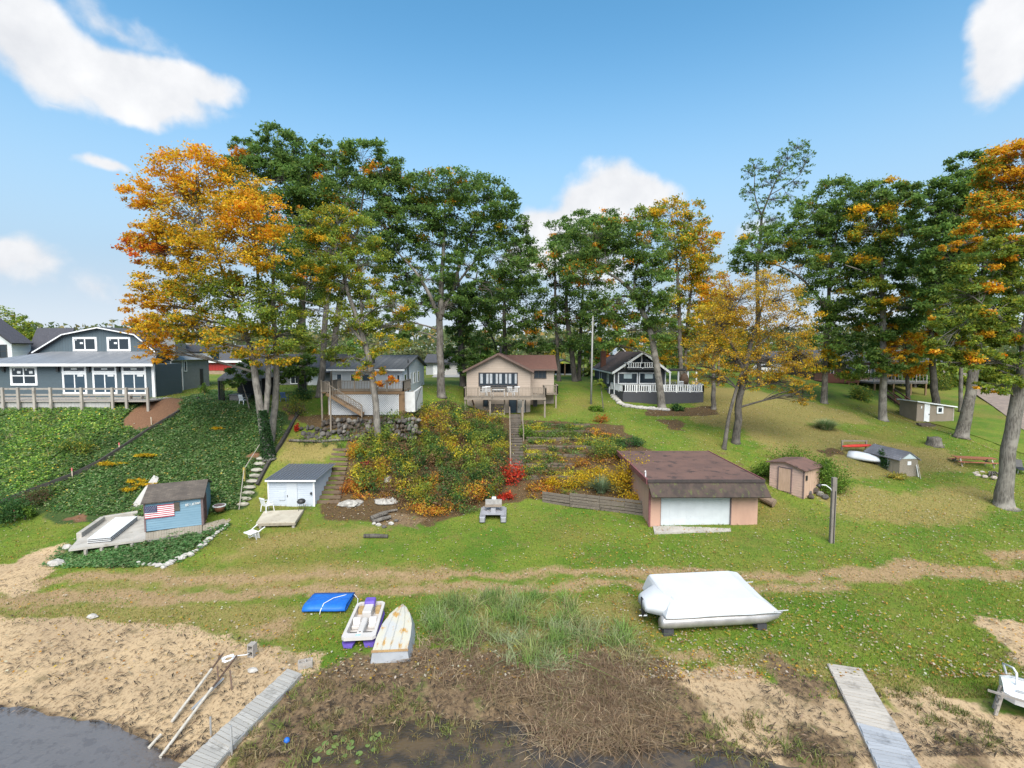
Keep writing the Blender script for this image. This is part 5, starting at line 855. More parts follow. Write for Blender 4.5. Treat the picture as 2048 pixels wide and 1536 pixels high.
# ---------------------------------------------------------------- beige house
Y0 = 54.0; bx0, bx1 = X(933, Y0), X(1061, Y0); zg = 5.5; fl = Z(793, 52.5); ze = Z(741, Y0); zr = Z(709, Y0); xc = X(996.5, Y0)
bh = thing('beige_house', 'beige two storey house with brown roof and raised deck', 'house', ((bx0+bx1)/2, Y0+5, zg)); BE = lined('beige_siding', (.40, .325, .265), (.36, .295, .24), .25, 'z', .2, .8); BE2 = paint('beige_stucco', (.43, .355, .29), (.38, .315, .26), 1.2, .9, .25, dirt=(.30, .25, .2), dirt_at=(.6, .85))
BRN = shingle('brown_shingle', (.10, .045, .034), (.135, .065, .048), 'y', 'x'); BRNX = shingle('brown_shingle_front', (.10, .045, .034), (.135, .065, .048), 'x', 'y'); BTR = paint('brown_trim', (.12, .075, .06), (.10, .06, .05), 3, .7, .1)
MB().prism([(bx0, Y0, fl-.1), (bx1, Y0, fl-.1), (bx1, Y0, ze), (xc, Y0, zr), (bx0, Y0, ze)], (0, 11, 0)).build('upper_wall', BE, bh); MB().box(bx0+.02, bx1-.02, Y0+.03, Y0+11, zg-.4, fl-.1).build('lower_wall', BE2, bh)
r_ = MB(); ov = .35; sl_ = (zr-ze)/(xc-bx0); gable_roof_y(r_, bx0-ov, bx1+ov, xc, Y0-.6, Y0+11.4, ze-sl_*ov+.16, zr+.16); r_.build('roof', BRN, bh)
f_ = MB(); f_.beam((bx0-ov, Y0-.62, ze-sl_*ov+.04), (xc, Y0-.62, zr+.06), .05, .2); f_.beam((bx1+ov, Y0-.62, ze-sl_*ov+.04), (xc, Y0-.62, zr+.06), .05, .2); f_.build('fascia', BTR, bh)
Y2 = 57.0; wx1 = X(1108, Y2); we = Z(738, Y2); wr = Z(710, Y2+3)
MB().box(bx1, wx1, Y2, Y2+7, zg, we).build('wing_wall', BE, bh); r_ = MB(); r_.slab([(bx1-.6, Y2-.5, we), (wx1+.35, Y2-.5, we), (wx1+.35, Y2+3, wr), (xc+.2, Y2+3, wr), (xc+.6, Y2+2.4, wr-.2)], .14); r_.slab([(xc+.2, Y2+3, wr), (wx1+.35, Y2+3, wr), (wx1+.35, Y2+7, we), (xc+.2, Y2+7, we)], .14); r_.build('wing_roof', BRNX, bh); MB().box(bx1+.1, wx1+.35, Y2-.56, Y2-.5, we-.16, we+.01).build('wing_fascia', BTR, bh)
MB().prism([(wx1-.1, Y2, we), (wx1-.1, Y2+3, wr-.1), (wx1-.1, Y2+7, we)], (.1, 0, 0)).build('wing_gable', BE, bh)
DKF = paint('dark_window_frame', (.035, .03, .032), (.045, .04, .04), 4, .5, .05)
pw_ = window(bh, X(957, Y0), X(1035.5, Y0), Z(772, Y0), Z(745, Y0), Y0, 4, DKF, GLASS, .1)
CUR = paint('curtain_cloth', (.34, .36, .38), (.27, .29, .31), 3, .9, .1)
for k in range(4):
    a = 959.5+k*19; 
    for q0, q1 in ((1, 6), (13, 17.5)): MB().box(X(a+q0, Y0), X(a+q1, Y0), Y0-.026, Y0-.0185, Z(767, Y0), Z(747.5, Y0)).build('curtain', CUR, pw_)
MB().box(X(960, Y0), X(1033, Y0), Y0-.03, Y0+.01, Z(784, Y0), Z(773, Y0)).build('lower_glazing', GLASS, bh)
w_ = window(bh, X(1068, Y2), X(1093, Y2), Z(757, Y2), Z(741, Y2), Y2, 3, DKF, GLASS, .09)
window(bh, X(966, Y0), X(976, Y0), Z(813, Y0), Z(799, Y0), Y0+.03, 1, DKF, GLASS_B, .07)
window(bh, X(1017.5, Y0), X(1034, Y0), Z(829, Y0), Z(798, Y0), Y0+.03, 1, DKF, GLASS_B, .09, name='glass_door'); d_ = MB().box(X(1035.5, Y0), X(1050, Y0), Y0-.03, Y0+.06, Z(829, Y0), Z(799, Y0)).build('lower_door', paint('door_cream', (.48, .46, .43)), bh); MB().box(X(1037, Y0), X(1038, Y0), Y0-.1, Y0-.03, Z(815, Y0), Z(813, Y0)).build('handle', BLACK, d_); MB().box(X(1050, Y0), X(1052, Y0), Y0-.05, Y0+.06, Z(829, Y0), Z(798, Y0)).build('door_post', DKF, bh)
MB().tube([(X(1000, 57), 60, zr-.3), (X(1000, 57), 60, zr+.9)], .14, 8).build('chimney_flue', BLACK, bh)
MB().box(X(1066, 57), X(1074, 57), 56.4, 56.95, zg, fl).build('dark_post', DKF, bh)  # plain dark upright below the side deck, against the wing wall
# its deck
dkz = fl; bd = thing('upper_deck', 'weathered grey deck on posts along the beige house', 'deck', (X(1010, 52), 52.2, 5.6)); GD_ = wood('weathered_deck', (.27, .225, .18), (.17, .14, .11), 'x'); GDZ = wood('weathered_post', (.28, .235, .19), (.19, .155, .12), 'z')
ex0, ex1 = X(928, 51.6), X(1092, 51.6)
MB().box(ex0, ex1, 51.6, Y0-.62, dkz-.06, dkz).build('deck_floor', GD_, bd); MB().box(bx1+.3, ex1, Y0-.615, 56.3, dkz-.06, dkz).build('side_floor', GD_, bd); MB().box(ex0, ex1, 51.55, 51.598, dkz-.26, dkz-.01).build('rim_board', GD_, bd)
rail(bd, [(ex0, Y0-.7), (ex0, 51.65), (ex1, 51.65), (ex1, 56.2)], dkz, .98, GDZ, .1, 1.5, .15, .05); MB().box(ex1, ex1+1.6, 55.2, 58, dkz-.06, dkz).build('landing', GD_, bd); rail(bd, [(ex1+.02, 55.25), (ex1+1.55, 55.25), (ex1+1.55, 58)], dkz, .98, GDZ, .1, 1.5, .15, .05)
for px_, dy in ((930, 0), (980, .0), (1046, 0), (1090, 0)): xx_ = X(px_, 51.7); MB().box(xx_-.08, xx_+.08, 51.66, 51.82, float(zt(xx_, 51.7))-.2, dkz-.06).build('support_post', GDZ, bd)
MB().box(ex1+1.3, ex1+1.46, 55.3, 55.46, float(zt(ex1+1.4, 55.4))-.2, dkz-.06).build('support_post', GDZ, bd)
MB().beam((X(944, 53.3), 53.4, Z(800, 53.3)), (X(953, 52.6), 52.6, Z(829, 52.6)), .08, .2).build('leaning_board', wood('red_board', (.32, .18, .11), (.22, .12, .08), 'z'), bd)
# swing under the deck
sw = thing('porch_swing', 'dark slatted porch swing in a frame beneath the deck', 'swing', (X(995, 52.9), 52.9, 5.6)); zg2 = Z(829, 52.9)
for px_ in (980, 1009): MB().box(X(px_, 52.9)-.06, X(px_, 52.9)+.06, 52.7, 52.82, zg2-.1, zg2+1.7).build('frame_post', GDZ, sw)
MB().box(X(981, 52.9), X(1008, 52.9), 52.68, 53.2, zg2+.45, zg2+.52).build('seat', DKF, sw); MB().box(X(979, 52.9), X(1010, 52.9), 52.6, 52.75, zg2+.02, zg2+.16).build('base_rail', wood('pale_rail', (.4, .36, .3), (.3, .27, .22), 'x'), sw)
for k in range(13): q = X(982+k*2.05, 52.9); MB().box(q-.025, q+.025, 53.2, 53.23, zg2+.5, zg2+.98).build('slat', DKF, sw)
MB().box(X(981, 52.9), X(1008, 52.9), 53.19, 53.24, zg2+.98, zg2+1.05).build('top_rail', DKF, sw)
# furniture on the deck
for i, (px_, dy, rz) in enumerate(((966, .9, 200), (976, 1.5, 170), (1022, .9, 160), (1033, 1.2, 190))):
    plastic_chair('deck_chair', ['white deck chair furthest left on the beige house deck', 'white deck chair second from left on the beige house deck', 'white deck chair right of the glass table', 'white deck chair furthest right on the beige house deck'][i], (X(px_, 52), 51.8+dy, dkz), R(rz), PLW, 1.15, 'white chairs on the upper deck')
tb = thing('deck_table', 'long white table in the middle of the beige house deck', 'table', (X(996, 52.3), 52.4, dkz)); MB().box(X(985, 52.3), X(1010, 52.3), 52.1, 52.9, dkz+.7, dkz+.75).build('table_top', PLW, tb)
for a, c in ((986.5, 52.2), (1008.5, 52.2), (986.5, 52.8), (1008.5, 52.8)): MB().box(X(a, 52.3)-.03, X(a, 52.3)+.03, c-.03, c+.03, dkz, dkz+.7).build('leg', PLW, tb)
# ---------------------------------------------------------------- charcoal house
Y0 = 63.0; cx0, cx1 = X(1229, Y0), X(1331, Y0); xc = X(1283, Y0); ze = Z(742, Y0); zr = Z(706, Y0); dz = Z(786, 60.2)
ch = thing('charcoal_house', 'charcoal house with white trimmed gable, brown roof and small balcony', 'house', (xc, Y0+7, dz-1)); CH = lined('charcoal_siding', (.048, .050, .060), (.042, .044, .053), .2, 'x', .4, .75); 
MB().prism([(cx0, Y0, dz-1.5), (cx1, Y0, dz-1.5), (cx1, Y0, ze), (xc, Y0, zr), (cx0, Y0, ze)], (0, 15, 0)).build('wall', CH, ch); r_ = MB(); sl_ = (zr-ze)/(xc-cx0); gable_roof_y(r_, cx0-.4, cx1+.4, xc, Y0-.9, Y0+15.4, ze-sl_*.4+.18, zr+.18); rc = r_.build('roof', shingle('brown_grey_shingle', (.085, .05, .04), (.11, .07, .055), 'y', 'x'), ch)
f_ = MB()
for a in (cx0-.4, cx1+.4): f_.beam((a, Y0-.92, ze-sl_*.4+.05), (xc, Y0-.92, zr+.06), .06, .26)
f_.box(cx0-.45, cx0-.38, Y0-.9, Y0+15.4, ze-sl_*.4-.1, ze-sl_*.4+.1); f_.build('fascia', WHITE, rc)
MB().beam((xc, Y0-.05, zr-.15), (xc, Y0-.05, ze+.9), .12, .06, (0, 1, 0)).build('gable_post', WHITE, ch); MB().beam((xc-1.6, Y0-.05, ze+1.45), (xc-1.6, Y0-.05, ze+.75), .1, .06, (0, 1, 0)).build('gable_post', WHITE, ch)
window(ch, xc-1.35, xc-.12, ze+.85, ze+1.75, Y0, 1, BLACK, GLASS, .05, name='gable_window'); window(ch, xc+.12, xc+1.2, ze+.85, ze+1.75, Y0, 1, BLACK, GLASS, .05, name='gable_window')
bz = Z(737, Y0-1); MB().box(X(1252, Y0), X(1318, Y0), Y0-1.0, Y0-.001, bz-.15, bz-.02).build('balcony_floor', CH, ch); rail(ch, [(X(1253, Y0-1), Y0-.02), (X(1253, Y0-1), Y0-.95), (X(1318, Y0-1), Y0-.95), (X(1318, Y0-1), Y0-.02)], bz, .72, WHITE, .1, 1.8, .27, .1, 'balcony_railing')
for a, c in ((1236, 1276), (1278, 1318)):
    w_ = window(ch, X(a, Y0), X(c, Y0), Z(768, Y0), Z(745, Y0), Y0, 1, WHITE, GLASS, .13); m_ = (a+c)/2
    MB().box(X(m_-8, Y0), X(m_+8, Y0), Y0-.026, Y0-.0185, Z(757, Y0), Z(748, Y0)).build('blind', paint('blind_pale', (.42, .50, .52), (.36, .44, .46)), w_)
for a in (cx0, cx1): MB().box(a-.06, a+.06, Y0-.06, Y0+.06, dz-.6, ze).build('corner_board', WHITE, ch)
side_window(ch, cx0, 66.5, 67.6, dz+.7, dz+2.3, -1, .14); side_window(ch, cx0, 72, 73.5, dz+.7, dz+2.3, -1, .14)
BRK = paint('chimney_brick', (.17, .075, .05), (.11, .05, .036), 8, .9, .4); MB().box(X(1202, 72), X(1212, 72), 72, 72.8, ze-.6, Z(702, 72)).build('chimney', BRK, ch)
dmr = MB().prism([(X(1228, 76), 75.5, zr-.3), (X(1254, 76), 75.5, zr-.3), (X(1241, 76), 75.5, Z(697, 76))], (0, 4, 0)).build('dormer', CH, ch); MB().slab([(X(1226, 76), 75.2, zr-.3), (X(1241, 76), 75.2, Z(695, 76)), (X(1241, 76), 79.5, Z(695, 76)), (X(1226, 76), 79.5, zr-.3)], .12).slab([(X(1256, 76), 75.2, zr-.3), (X(1241, 76), 75.2, Z(695, 76)), (X(1241, 76), 79.5, Z(695, 76)), (X(1256, 76), 79.5, zr-.3)], .12).build('dormer_roof', WHITE, dmr)
# its deck: charcoal skirt, white rail
cd = thing('charcoal_deck', 'charcoal skirted deck with white railing and cut corner', 'deck', (X(1320, 60), 61, Z(815, 60))); YF = 60.2
dpts = [(X(1224, 64), 64.5), (X(1247, YF+.2), YF+.2), (X(1408, YF), YF), (X(1411, YF+3), YF+6.5)]
zb = Z(824, YF)
sk = MB(); mid = 0
for (ax, ay), (bx_, by_) in zip(dpts[:-1], dpts[1:]): sk.beam((ax, ay, (dz+zb)/2), (bx_, by_, (dz+zb)/2), .08, dz-zb)
sk.build('skirt', lined('charcoal_skirt', (.055, .056, .066), (.048, .05, .058), .15, 'x', .5, .75), cd)
MB().prism([(a, c, dz) for a, c in dpts]+[(X(1400, 66), 67, dz), (cx0-1, 67, dz)], (0, 0, .06)).build('deck_floor', paint('deck_grey', (.10, .10, .11)), cd)
rail(cd, dpts, dz+.06, .92, WHITE, .12, 1.5, .27, .11); MB().beam((dpts[0][0], dpts[0][1], dz+.05), (X(1218, 64.5), 64.2, dz-1.2), .9, .2).build('ramp_step', CH, cd)
rail(cd, [(dpts[0][0]-.05, dpts[0][1]), (X(1219, 64.3), 64.2)], dz-.5, .95, WHITE, .1, .9, .25, .09)
# porch roof and things on that deck
pf = thing('porch_canopy', 'flat dark porch roof on white posts beside the charcoal house', 'porch', (X(1365, 65), 65.5, dz)); MB().box(cx1+.45, X(1402, 65), 64.2, 68, ze-.05, ze+.12).build('roof', BLACK, pf)
for px_, yy_ in ((1340, 64.4), (1357, 64.4), (1376, 64.4), (1393, 67.8)): MB().box(X(px_, yy_)-.09, X(px_, yy_)+.09, yy_-.09, yy_+.09, dz+.06, ze-.05).build('post', WHITE, pf)
rail(pf, [(cx1+.3, 66.5), (X(1352, 66.5), 66.5)], dz+.06, .9, WHITE, .1, 1.2, .2, .08)
for i, (px_, yy_) in enumerate(((1361, 63), (1386, 62.6))): plastic_chair('adirondack_chair', ['white wooden chair under the porch roof', 'white wooden chair at the open end of the charcoal deck'][i], (X(px_, yy_), yy_, dz+.06), R(170+20*i), PLW, 1.35)
eg = thing('hanging_chair', 'brown wicker egg chair with dark stand on the charcoal deck', 'chair', (X(1371, 64), 64.2, dz+.06)); MB().tube([(X(1370, 64), 64.2, dz+.5), (X(1370, 64), 64.2, dz+.8), (X(1370, 64), 64.2, dz+1.4), (X(1370, 64), 64.2, dz+2.0), (X(1370, 64), 64.2, dz+2.2)], [.2, .5, .62, .4, .1], 12).build('basket', paint('wicker', (.13, .08, .05), (.08, .05, .03), 20, .8, .4), eg, smooth=True); MB().tube([(X(1375, 64), 64.6, dz+.06), (X(1376, 64), 64.7, dz+2), (X(1371, 64), 64.3, dz+2.3)], .05, 6).build('stand', BLACK, eg)
tb = thing('glass_table', 'white topped table on the charcoal deck by the railing', 'table', (X(1292, 61.5), 61.6, dz+.06)); MB().box(X(1283, 61.5), X(1301, 61.5), 61.2, 62.2, dz+.75, dz+.82).build('table_top', PLW, tb); MB().tube([(X(1292, 61.5), 61.7, dz+.06), (X(1292, 61.5), 61.7, dz+.75)], .06, 8).build('leg', BLACK, tb)
# pale stone edging below that deck
sw_ = thing('stone_edging', 'curved edging of pale stones below the charcoal deck', 'wall', (X(1290, 59), 59, float(zt(X(1290, 59), 59)))); ROCKW = paint('pale_rock', (.42, .40, .37), (.32, .30, .28), 4, .9, .4, 12); pr = random.Random(9)
def rock(mb, c, rx, ry, rz, seed, n=7):
    q = random.Random(seed); rings = []
    for j, (zz_, s) in enumerate(((-.6, .75), (-.1, 1.0), (.45, .85), (.85, .45))):
        rings.append([(c[0]+rx*s*q.uniform(.8, 1.15)*math.cos(6.283*k/n), c[1]+ry*s*q.uniform(.8, 1.15)*math.sin(6.283*k/n), c[2]+rz*zz_*q.uniform(.85, 1.15)) for k in range(n)])
    mb.ring(rings)
edge_px = [(1226, 793), (1232, 800), (1240, 808), (1250, 813), (1262, 815), (1275, 817), (1288, 818.5), (1301, 819.5), (1314, 820.5), (1328, 821.5), (1342, 822.5)]
for i in range(len(edge_px)-1):
    for s in (0, .5):
        p = G(edge_px[i][0]*(1-s)+edge_px[i+1][0]*s, edge_px[i][1]*(1-s)+edge_px[i+1][1]*s); mb = MB(); rock(mb, p+np.array([0, 0, .12]), pr.uniform(.32, .5), pr.uniform(.25, .4), pr.uniform(.2, .3), i*7+int(s*10)); mb.build('stone', ROCKW, sw_)
# ---------------------------------------------------------------- far buildings behind
Y0 = 84; fg = thing('far_garage', 'pale grey garage with dark roof between the cottage and the beige house', 'garage', (X(895, Y0), Y0+3, 8.3)); PG = lined('pale_siding', (.40, .41, .43), (.36, .37, .39), .2, 'z', .2, .7)
MB().box(X(852, Y0), X(916, Y0), Y0, Y0+7, 8, Z(724, Y0)).build('wall', PG, fg); MB().box(X(888, Y0-.3), X(914, Y0), Y0-.08, Y0, 8.2, Z(730, Y0)).build('garage_door', lined('pale_door', (.50, .49, .47), (.46, .45, .43), .5, 'z', .4), fg); MB().box(X(866, Y0), X(876, Y0), Y0-.07, Y0, 8.2, Z(730, Y0)).build('door', WHITE, fg); r_ = MB(); gable_roof_x(r_, X(848, Y0), X(921, Y0), Y0-.6, Y0+3.5, Y0+7.6, Z(725, Y0-.6), Z(708, Y0+3.5)); r_.build('roof', DARKROOF, fg)
apron = MB().slab([(X(868, 78), 76, float(zt(X(868, 76), 76))+.08), (X(925, 78), 76, float(zt(X(925, 76), 76))+.08), (X(925, 84), 83.9, 8.4), (X(868, 84), 83.9, 8.4)], .05).build('driveway', CONC); tag(apron, 'concrete driveway before the far grey garage', 'driveway', kind='structure')
Y0 = 82; cp = thing('carport', 'dark open carport with flat gable roof behind the oaks', 'carport', (X(1132, Y0), Y0+2, 8.2)); r_ = MB(); gable_roof_y(r_, X(1105, Y0), X(1156, Y0), X(1128, Y0), Y0, Y0+6, Z(729, Y0), Z(719, Y0)); r_.build('roof', paint('carport_roof', (.12, .10, .085), (.09, .075, .065)), cp)
for px_ in (1108, 1130, 1153): MB().box(X(px_, Y0)-.1, X(px_, Y0)+.1, Y0+.1, Y0+.3, 8, Z(727, Y0)).build('post', BWZ, cp)
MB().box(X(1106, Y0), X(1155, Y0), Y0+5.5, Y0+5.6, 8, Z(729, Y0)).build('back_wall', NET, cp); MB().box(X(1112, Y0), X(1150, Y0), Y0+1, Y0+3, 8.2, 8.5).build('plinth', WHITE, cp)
Y0 = 92; wg = thing('white_garage', 'long whitish garage behind the speckled yellow tree', 'garage', (X(1575, Y0), Y0+3, 8.3)); MB().box(X(1500, Y0), X(1640, Y0), Y0, Y0+7, 7.5, Z(722, Y0)).build('wall', paint('off_white', (.47, .45, .41), (.42, .40, .37)), wg); r_ = MB(); gable_roof_x(r_, X(1492, Y0), X(1648, Y0), Y0-.6, Y0+4, Y0+8, Z(722, Y0), Z(702, Y0+4)); r_.build('roof', DARKROOF, wg)
window(wg, X(1530, Y0), X(1542, Y0), Z(738, Y0), Z(730, Y0), Y0, 1); MB().box(X(1596, Y0), X(1622, Y0), Y0-.08, Y0, 8, Z(728, Y0)).build('garage_door', WHITE, wg)
def car(name, label, loc, rz, mat, s=1.0):
    c = thing(name, label, 'car', loc, rz)
    prof = [(-2.2, .35), (2.2, .35), (2.25, .75), (1.9, .95), (1.1, 1.05), (.45, 1.55), (-1.4, 1.58), (-2.15, 1.0)]
    MB().prism([(a, -.85, z_) for a, z_ in prof], (0, 1.7, 0)).build('body', mat, c, False, bevel=.08)
    gl = [(1.0, 1.08), (.42, 1.48), (-1.32, 1.5), (-1.9, 1.08)]
    for s_ in (-1, 1): MB().prism([(a, s_*.86, z_) for a, z_ in gl], (0, s_*.01, 0)).build('side_window', GLASS, c, False)
    for a in (-1.4, 1.4):
        for s_ in (-1, 1): w_ = MB().tube([(a, s_*.72, .33), (a, s_*.9, .33)], .33, 14).build('wheel', BLACK, c, False); MB().tube([(a, s_*.9, .33), (a, s_*.915, .33)], .18, 10).build('rim', MATS['white_trim'], w_, False)
    return c
car('parked_car', 'white car parked behind the speckled yellow tree', GY(1534, 88)+np.array([0, 0, .05]), R(5), paint('car_white', (.72, .72, .72), (.68, .68, .68), 3, .25, 0))
# ---------------------------------------------------------------- brown deck house at the right
Y0 = 78; bz_ = float(zt(X(1690, Y0), Y0)); br = thing('brown_deck_house', 'brown house with reddish stepped decks under the oaks', 'house', (X(1740, Y0), Y0+4, bz_)); RB = lined('redwood_boards', (.15, .052, .035), (.11, .04, .028), .2, 'x', .6, .8); DB = lined('brown_siding', (.13, .075, .05), (.10, .06, .04), .25, 'z', .5, .8)
MB().box(X(1630, Y0), X(1740, Y0), Y0, Y0+8, bz_-1.5, Z(724, Y0)).build('wall', DB, br); MB().box(X(1740, Y0), X(1870, Y0), Y0+1, Y0+8, bz_-2, Z(724, Y0)).build('wing_wall', paint('dark_wall', (.055, .05, .05), (.04, .038, .038)), br); r_ = MB(); gable_roof_x(r_, X(1622, Y0), X(1880, Y0), Y0-1.2, Y0+4, Y0+9, Z(724, Y0-1), Z(700, Y0+4)); r_.build('roof', DARKROOF, br)
for a, c in ((1645, 1656), (1660, 1668), (1692, 1712), (1716, 1724), (1730, 1738)): window(br, X(a, Y0), X(c, Y0), Z(752, Y0), Z(730, Y0), Y0, 1 if c-a < 15 else 2, WHITE, GLASS_B if a in (1692,) else GLASS, .12)
for a, c in ((1750, 1760), (1772, 1790), (1800, 1815)): window(br, X(a, Y0), X(c, Y0), Z(752, Y0), Z(732, Y0), Y0+1, 1, WHITE, GLASS_B, .12)
Yd = 74.5; dz2 = Z(762, Yd); bd2 = thing('redwood_deck', 'reddish brown board deck with solid plank rail', 'deck', (X(1685, Yd), Yd+1, bz_)); MB().box(X(1652, Yd), X(1720, Yd), Yd, Y0-.02, dz2-.2, dz2).build('deck_floor', RB, bd2); MB().box(X(1652, Yd), X(1720, Yd), Yd-.05, Yd, dz2-.25, Z(747, Yd)).build('plank_rail', RB, bd2); MB().box(X(1654, Yd), X(1700, Yd), Yd+.15, Yd+.2, bz_-2.2, dz2-.2).build('skirt', lined('redwood_skirt', (.12, .035, .025), (.09, .028, .02), .3, 'x', .4), bd2)
for px_ in (1653, 1700, 1718): MB().box(X(px_, Yd)-.1, X(px_, Yd)+.1, Yd+.02, Yd+.14, bz_-2.5, dz2-.2).build('post', BWZ, bd2)
dz3 = Z(764, 72); bd3 = thing('side_deck', 'dark raised deck with pale rail posts behind the oak trunks', 'deck', (X(1810, 72), 73, float(zt(X(1810, 72), 72)))); MB().box(X(1748, 72), X(1858, 72), 72, 78.9, dz3-.25, dz3).build('deck_floor', paint('grey_board', (.16, .145, .13), (.12, .11, .10)), bd3); rail(bd3, [(X(1750, 72), 72.1), (X(1856, 72), 72.1)], dz3, 1.0, wood('pale_post', (.42, .40, .38), (.3, .28, .26), 'z'), .12, 1.4, .5, .05)
for px_ in (1752, 1790, 1825, 1855): xx_ = X(px_, 72); MB().box(xx_-.1, xx_+.1, 72.02, 72.2, float(zt(xx_, 72))-.2, dz3-.25).build('post', BWZ, bd3)
# ramp stair down to the tan shed
rp = thing('plank_stair', 'reddish plank stair with side rails running down from the decks', 'stairs', G(1800, 800)); pa, pb = G(1778, 792), G(1824, 826)
for o_ in (-.55, .55):
    d_ = (pb-pa)/np.linalg.norm(pb-pa); n_ = np.array([-d_[1], d_[0], 0])*o_; MB().beam(pa+n_+[0, 0, .3], pb+n_+[0, 0, .3], .06, .3).build('stringer', RB, rp); MB().beam(pa+n_+[0, 0, 1.0], pb+n_+[0, 0, 1.0], .08, .16).build('handrail', wood('red_rail', (.20, .085, .045), (.14, .055, .03), 'x'), rp)
    for s in (0, .5, 1): q = pa*(1-s)+pb*s+n_; MB().box(q[0]-.05, q[0]+.05, q[1]-.05, q[1]+.05, q[2]-.1, q[2]+1.0).build('post', RB, rp)
for k in range(12): s = (k+.5)/12; q = pa*(1-s)+pb*s; MB().beam(q-n_*1.0+[0, 0, .35], q+n_*1.0+[0, 0, .35], .26, .04).build('tread', RB, rp)
# ---------------------------------------------------------------- utility pole
up = G(1182, 808); pl = thing('utility_pole', 'tall grey utility pole between the beige and charcoal houses', 'pole', up); MB().tube([up-[0, 0, .3], up+[.1, 0, 10.2]], [.12, .08], 10).build('shaft', paint('pole_grey', (.30, .30, .30), (.24, .24, .235), 3, .85, .3, stretch=(8, 8, .6)), pl, smooth=True)
fp = GY(1166, 79); fpl = thing('flagpole', 'thin white flagpole with pale folded flag in the distance', 'flagpole', fp); MB().tube([fp, fp+[0, 0, 5.6]], .04, 6).build('pole', WHITE, fpl); MB().tube([fp+[0, 0, 5.3], fp+[-.25, 0, 4.7], fp+[-.4, 0, 4.1]], [.05, .16, .03], 6).build('flag', paint('flag_pale', (.55, .50, .48)), fpl)
# ================================================================== SHEDS, BOATS, DOCKS AND THE REST OF THE YARD
def PZ(px, py, z):
    d = pdir(px, py); s = (z-H)/d[2]; return np.array([d[0]*s, d[1]*s, z])
def lap_wall(mb, p, q, z0, z1, board, out, lip=.025, skip=None):
    """lapped boards on the wall from p to q (local xy); returns list of boards as separate meshes when asked"""
    n = max(1, round((z1-z0)/board)); h = (z1-z0)/n; res = []
    for k in range(n):
        a, b = z0+k*h, z0+(k+1)*h; m = mb() if callable(mb) else mb
        px_, py_ = p; qx_, qy_ = q; ox, oy = out[0]*lip, out[1]*lip; ti = .004
        vs = [(px_, py_, a), (qx_, qy_, a), (qx_+ox, qy_+oy, a), (px_+ox, py_+oy, a), (px_, py_, b), (qx_, qy_, b), (qx_+out[0]*ti, qy_+out[1]*ti, b), (px_+out[0]*ti, py_+out[1]*ti, b)]
        m.add(vs, [(0, 1, 2, 3), (7, 6, 5, 4), (3, 2, 6, 7), (0, 3, 7, 4), (2, 1, 5, 6), (1, 0, 4, 5)]); res.append(m)
    return res
# ---------------------------------------------------------------- blue shed with flag
A, B_ = PZ(290, 1064, 1.1), PZ(407, 1049.5, 1.1); ang = math.atan2(B_[1]-A[1], B_[0]-A[0]); w = float(np.linalg.norm(B_-A)); dp = 3.9; eh = 1.88; rh = 2.5
bs = thing('blue_shed', 'light blue plank shed with American flag on its front', 'shed', A, ang); BP = paint('light_blue_paint', (.155, .265, .345), (.13, .235, .315), 2, .7, .2, 30, dirt=(.20, .28, .33), dirt_at=(.6, .85), stretch=(.5, 1, 6)); BTRM = paint('dull_brown_trim', (.16, .11, .11), (.12, .085, .085), 4, .8, .2)
MB().prism([(0.03, .03, 0), (w-.03, .03, 0), (w-.03, .03, eh), (.03, .03, eh)], (0, dp-.06, 0)).build('frame', BP, bs, False)
MB().prism([(w-.1, .03, eh), (w-.1, dp-.03, eh), (w-.1, dp/2, rh-.05)], (.07, 0, 0)).prism([(.03, .03, eh), (.03, dp-.03, eh), (.03, dp/2, rh-.05)], (.07, 0, 0)).build('gable', BP, bs, False)
for m_ in lap_wall(MB, (.05, .03), (w-.05, .03), .02, eh-.02, .155, (0, -1)): m_.build('board', BP, bs, False)
for m_ in lap_wall(MB, (w-.03, .05), (w-.03, dp-.05), .02, eh-.02, .155, (1, 0)): m_.build('board', BP, bs, False)
for a, c in ((-.02, .07), (w-.1, w+.025)): MB().box(a, c, -.02, .07, 0, eh).build('corner_post', BTRM, bs, False)
r_ = MB(); sl_ = (rh-eh)/(dp/2)
r_.slab([(-.12, -.2, eh-.2*sl_+.06), (w+.12, -.2, eh-.2*sl_+.06), (w+.12, dp/2, rh+.06), (-.12, dp/2, rh+.06)], .07); r_.slab([(-.12, dp/2, rh+.06), (w+.12, dp/2, rh+.06), (w+.12, dp+.2, eh-.2*sl_+.06), (-.12, dp+.2, eh-.2*sl_+.06)], .07)
rfo = r_.build('roof', shingle('weathered_shingle', (.14, .115, .095), (.085, .07, .06), 'x', 'y', .13), bs, False)
dd = MB().box(w-.02, w+.035, .25, 1.3, .04, 1.72).build('door', paint('maroon_door', (.12, .045, .05), (.09, .035, .04), 3, .8, .2, stretch=(6, 6, .6)), bs, False); MB().box(w+.036, w+.06, .38, .42, .85, .98).build('handle', BLACK, dd, False)
MB().box(w-.02, w+.05, .16, .24, .02, 1.8).box(w-.02, w+.05, 1.31, 1.39, .02, 1.8).box(w-.02, w+.05, .24, 1.31, 1.73, 1.8).build('door_trim', BTRM, bs, False)
wi = MB().box(w*.50, w*.60, -.03, .0, 1.12, 1.68).build('window', paint('dusty_glass', (.05, .05, .035), (.09, .08, .06), 3, .35, .1), bs, False)
for k in range(5): MB().box(w*.50, w*.60, -.034, -.031, 1.2+k*.1, 1.215+k*.1).build('muntin', BTRM, wi, False)
